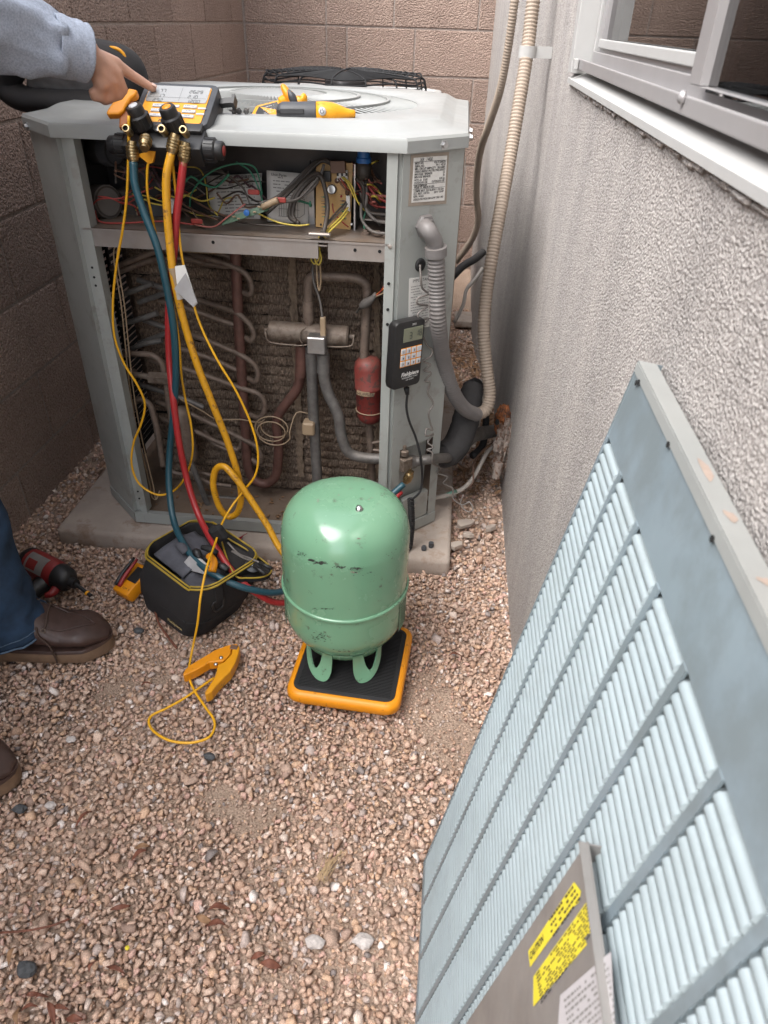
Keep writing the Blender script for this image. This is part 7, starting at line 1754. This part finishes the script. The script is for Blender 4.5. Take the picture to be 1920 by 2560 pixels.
# boots
def boot(T, D):
    S = Vector((D.y, -D.x, 0)); L_ = .298
    def hw(t): # half width along the length, toe 0 to heel 1
        return .050 * min(1, (t / .16) ** .5) * (1 - .22 * max(0, (t - .35)) / .4 if t < .75 else .83) * (1 if t < .9 else max(.3, 1 - ((t - .9) / .1) ** 2 * .55))
    def top(t):
        if t < .30: return .040 + .034 * math.sin(min(1, t / .22) * 1.57) ** .8
        return .074 + .085 * min(1, (t - .30) / .36) ** 1.15
    def outline(z, k, n=26):
        out = []
        for i in range(n + 1): t = (i / n) ** 1.35; out.append(T + D * (t * L_) + S * hw(max(t, .002)) * k + Vector((0, 0, z)))
        for i in range(n, -1, -1): t = (i / n) ** 1.35; out.append(T + D * (t * L_) - S * hw(max(t, .002)) * k + Vector((0, 0, z)))
        return out
    q = MB(); q.loft([outline(.002, 1.03), outline(.006, 1.07), outline(.024, 1.09), outline(.029, 1.07)]); obj('boot_sole', q, M_['sole'], PS, smooth=True, auto=40)
    q = MB(); q.loft([outline(.0292, 1.075), outline(.033, 1.065), outline(.036, 1.02)]); obj('boot_welt', q, M_['leather'], PS, smooth=True, auto=40)
    rings = []
    for i in range(31):
        t = (i / 30) ** 1.35 * .985 + .008; w = hw(max(t, .004)) * 1.0; h = top(t); rg = []
        for j in range(22):
            a = 2 * math.pi * j / 22; x = math.cos(a); y = math.sin(a); sx = math.copysign(abs(x) ** .75, x); sy = math.copysign(abs(y) ** .75, y); narrow = 1 - .30 * max(0, y) * min(1, max(0, t - .30) / .3)
            z = .034 + (h - .034) * (sy * .5 + .5); bump_ = .0012 * mnoise.noise(Vector((t * 22, j * .8, 0)))
            rg.append(T + D * (t * L_) + S * (w * sx * narrow + bump_) + Vector((0, 0, z + bump_)))
        rings.append(rg)
    q = MB(); q.loft(rings); up_ = obj('boot_upper', q, M_['leather'], PS, smooth=True)
    def skin(t, a, off=.0012):
        w = hw(max(t, .004)); h = top(t); x, y = math.cos(a), math.sin(a); sx = math.copysign(abs(x) ** .75, x); sy = math.copysign(abs(y) ** .75, y); narrow = 1 - .30 * max(0, y) * min(1, max(0, t - .30) / .3)
        return T + D * (t * L_) + S * ((w + off) * sx * narrow) + Vector((0, 0, .034 + (h - .034) * (sy * .5 + .5) + off))
    q = MB(); q.tube([skin(.10 + .31 * abs(1 - k / 12), math.radians(48 + 84 * k / 24), .0009) if True else 0 for k in range(25)], .0016, 6, 3); obj('toe_seam', q, M_['leather'], up_, smooth=True)
    for sgn in (0,):
        for t in (.40, .50):
            for an in (38, 142):
                p = skin(t, math.radians(an), .0014); q = MB(); c_ = T + D * (t * L_) + Vector((0, 0, .06)); nrm = (p - c_).normalized()
                q.tube([p + frame(Vector(), nrm.orthogonal(), nrm.cross(nrm.orthogonal())).to_3x3() @ Vector((.0042 * math.cos(k), .0042 * math.sin(k), 0)) for k in [i * .628 for i in range(10)]], .0013, 6, 1, closed=True); obj('eyelet', q, M_['valve'], up_, smooth=True)
    for t in (.40, .50):
        q = MB(); q.tube([skin(t + .01 * math.sin(k), math.radians(38 + 104 * k / 6), .003) for k in range(7)], .0020, 6, 3); obj('lace', q, M_['lace'], up_, smooth=True)
    q = MB(); q.tube([skin(.44, math.radians(142 if S.y > 0 else 38), .003), skin(.42, math.radians(170 if S.y > 0 else 10), .006), skin(.36, math.radians(200 if S.y > 0 else -20), .010), T + D * .10 * 1.0 + S * (-.062 if S.y > 0 else .062) + Vector((0, 0, .014))], .0018, 6, 6); obj('lace', q, M_['lace'], up_, smooth=True)
    q = MB(); q.grid(lambda s, t_: skin(.30 + .22 * s, math.radians(150 + 40 * t_ if S.y > 0 else 30 - 40 * t_), .0016), 8, 6); obj('quarter_panel', q, M_['leather'], up_, smooth=True)
boot(B1T, B1D); boot(B2T, B2D)
# ------------------------------------------------------------------ small things on the ground and pad
q = MB()
for k, (u, v) in enumerate(((916, 1181), (931, 1181))):
    p = PZ(u, v, .036); q = MB(); M = Matrix.Translation(p) @ (Matrix.Rotation(math.radians(70), 4, 'X') if k == 0 else Matrix.Identity(4)) @ Matrix.Translation((0, 0, .004 if k == 0 else 0))
    q.lathe([(0, 0), (.0065, 0), (.0068, .004), (.0058, .0055), (.0064, .007), (.0066, .013), (.003, .0138), (0, .0138)], 14, M)
    obj('valve_cap', q, M_['dkgrey'], smooth=True, auto=40, label=('grey rubber valve cap lying on its side on the pad' if k == 0 else 'grey rubber valve cap standing upright on the pad'), cat='cap')
p0, p1 = PZ(503, 1172, .040), PZ(545, 1148, .046)
q = MB(); q.tube([PZ(497, 1180, .04), PZ(506, 1170, .043), PZ(517, 1165, .043), PZ(524, 1158, .043), PZ(534, 1152, .046)], [.002, .006, .0045, .0014, .0006], 8, 4); obj('red_leaf', q, M_['redleaf'], smooth=True, label='curled crimson leaf with a thin stem on the front of the pad', cat='leaf')
def stone(name, u, v, s, m, label, seed, z=.0):
    q = blob(PZ(u, v, s * .35), (s, s * .72, s * .5), seed, .28, 1.6, 2); obj(name, q, M_[m], label=label, cat='stone')
stone('stone', 56, 2094, .016, 'darkstone', 'smooth slate grey stone in the gravel near the bottom left corner', 3)
stone('stone', 42, 1747, .012, 'darkstone', 'dark grey stone below the toe of the nearer boot', 5)
stone('stone', 452, 1634, .011, 'darkstone', 'dark grey stone just below the yellow cable loop', 7)
stone('stone', 299, 1362, .012, 'darkstone', 'flat grey stone between boot and tool bag', 9)
stone('stone', 785, 2032, .016, 'palestone', 'large pale stone in the gravel near the louvred panel foot', 11)
stone('stone', 680, 2035, .015, 'palestone', 'pale pinkish stone left of the largest pale stone', 13)
stone('stone', 153, 1597, .010, 'palestone', 'round white stone on the gravel right of the nearer boot', 15)
stone('stone', 109, 1740, .010, 'palestone', 'round whitish stone near the dark stone by the nearer boot', 17)
stone('stone', 432, 1473, .012, 'palestone', 'pale flat pebble beneath the open orange clamp', 19)
stone('stone', 1300 * .85 + 25, 1230, .020, 'palestone', 'angular pale rock at the foot of the house wall', 21)
def rubble(u, v, s, label, seed):
    r_ = random.Random(seed); p = PZ(u, v, .012); M = Matrix.Translation(p) @ Matrix.Rotation(r_.uniform(0, 3), 4, 'Z') @ Matrix.Rotation(r_.uniform(-.2, .2), 4, 'X')
    q = MB(); pl_ = [(s * math.cos(a) * r_.uniform(.6, 1.1), s * .55 * math.sin(a) * r_.uniform(.6, 1.1)) for a in [k * 6.283 / 6 for k in range(6)]]; q.prism(pl_, -.006, .006, M); obj('concrete_chip', q, M_['conc'], bevel=.0015, label=label, cat='concrete chip')
rubble(1003, 1132, .032, 'long thin concrete chip right of the pad below the liquid pipe', 1)
rubble(1010, 1155, .020, 'small concrete chip just below the long thin one', 2)
rubble(985, 1178, .026, 'pointed concrete chip beside the front right corner of the pad', 3)
rubble(1062, 1140, .022, 'pale concrete chip close to the house wall', 4)
rr = random.Random(33)
def dryleaf(u, v, L_, m, group, label):
    p = PZ(u, v, .010); a = rr.uniform(0, 6.28); M = Matrix.Translation(p) @ Matrix.Rotation(a, 4, 'Z') @ Matrix.Rotation(rr.uniform(-.35, .35), 4, 'X'); curl = rr.uniform(.3, .9); w = L_ * rr.uniform(.10, .2)
    q = MB(); q.grid(lambda s, t: M @ Vector(((s - .5) * L_, (t - .5) * 2 * w * math.sin(max(.02, s) * 3.05), curl * .35 * ((t - .5) * 2) ** 2 * w + .006 * math.sin(s * 4) + .002)), 8, 4); o = obj('dry_leaf', q, M_[m], smooth=True, label=label, cat='leaf', group=group); s_ = o.modifiers.new('sheet', 'SOLIDIFY'); s_.thickness = .0006
GL = 'curled dry leaf lying loose on the gravel'
for (u, v) in ((180, 1768), (305, 1830), (303, 1850), (255, 1960), (195, 2085), (75, 2150), (95, 2160), (60, 2180), (110, 2190), (130, 2175), (160, 2200), (40, 2200), (440, 1990), (460, 1995), (560, 2070), (590, 2080), (475, 1960), (30, 2070), (170, 2010), (320, 1480), (250, 2100), (20, 1630), (985, 1420), (60, 1160)):
    dryleaf(u + rr.uniform(-6, 6), v + rr.uniform(-6, 6), rr.uniform(.016, .036), 'leaf' if rr.random() < .6 else 'leaf2', 'dry leaves on the gravel', GL)
# leaf litter heaped behind the unit's right side
q = MB()
for k in range(420):
    x, y = rr.uniform(.02, .20), rr.uniform(1.75, 2.9); M = Matrix.Translation((x, y, .006 + rr.uniform(0, .02))) @ Matrix.Rotation(rr.uniform(0, 6.28), 4, 'Z') @ Matrix.Rotation(rr.uniform(-.6, .6), 4, 'Y') @ Matrix.Rotation(rr.uniform(-.6, .6), 4, 'X'); L_ = rr.uniform(.02, .05); w = L_ * rr.uniform(.06, .2)
    q.add([M @ Vector(p) for p in ((-L_ / 2, 0, 0), (0, -w, .002), (L_ / 2, 0, 0), (0, w, .002))], [(0, 1, 2, 3)])
obj('leaf_litter', q, M_['leaf2'], kind='stuff', label='heap of dry leaves between the unit and the house wall', cat='leaf litter')
q = MB()
for k in range(22):
    p = PZ(690 + rr.uniform(-14, 14), 1900 + rr.uniform(-10, 10), .012); e = PZ(728 + rr.uniform(-22, 24), 1852 + rr.uniform(-16, 16), .016); q.tube([p, p.lerp(e, .5) + Vector((0, 0, .006)), e], .0005, 4, 3)
obj('grass_tuft', q, M_['grass'], kind='stuff', label='wisp of dry straw coloured grass on the gravel', cat='grass')
def twig(pts, r, label): q = MB(); q.tube([PZ(*p) for p in pts], r, 6, 5); obj('twig', q, M_['leaf'], smooth=True, label=label, cat='twig')
twig([(322, 1285, .02), (335, 1320, .014), (345, 1350, .012), (370, 1385, .012), (382, 1400, .010)], .0026, 'brown twig running past the bottom left of the tool bag')
twig([(0, 2015, .012), (60, 2010, .016), (110, 2000, .014), (150, 1985, .010)], .0018, 'thin red brown stem at the lower left edge of the gravel')
q = MB(); q.lathe([(0, .004), (.003, .002), (.0035, 0)], 8, None, PZ(275, 2048, .008)); obj('yellow_petal', q, M_['stick_y'], label='tiny bright yellow petal in the gravel', cat='petal')
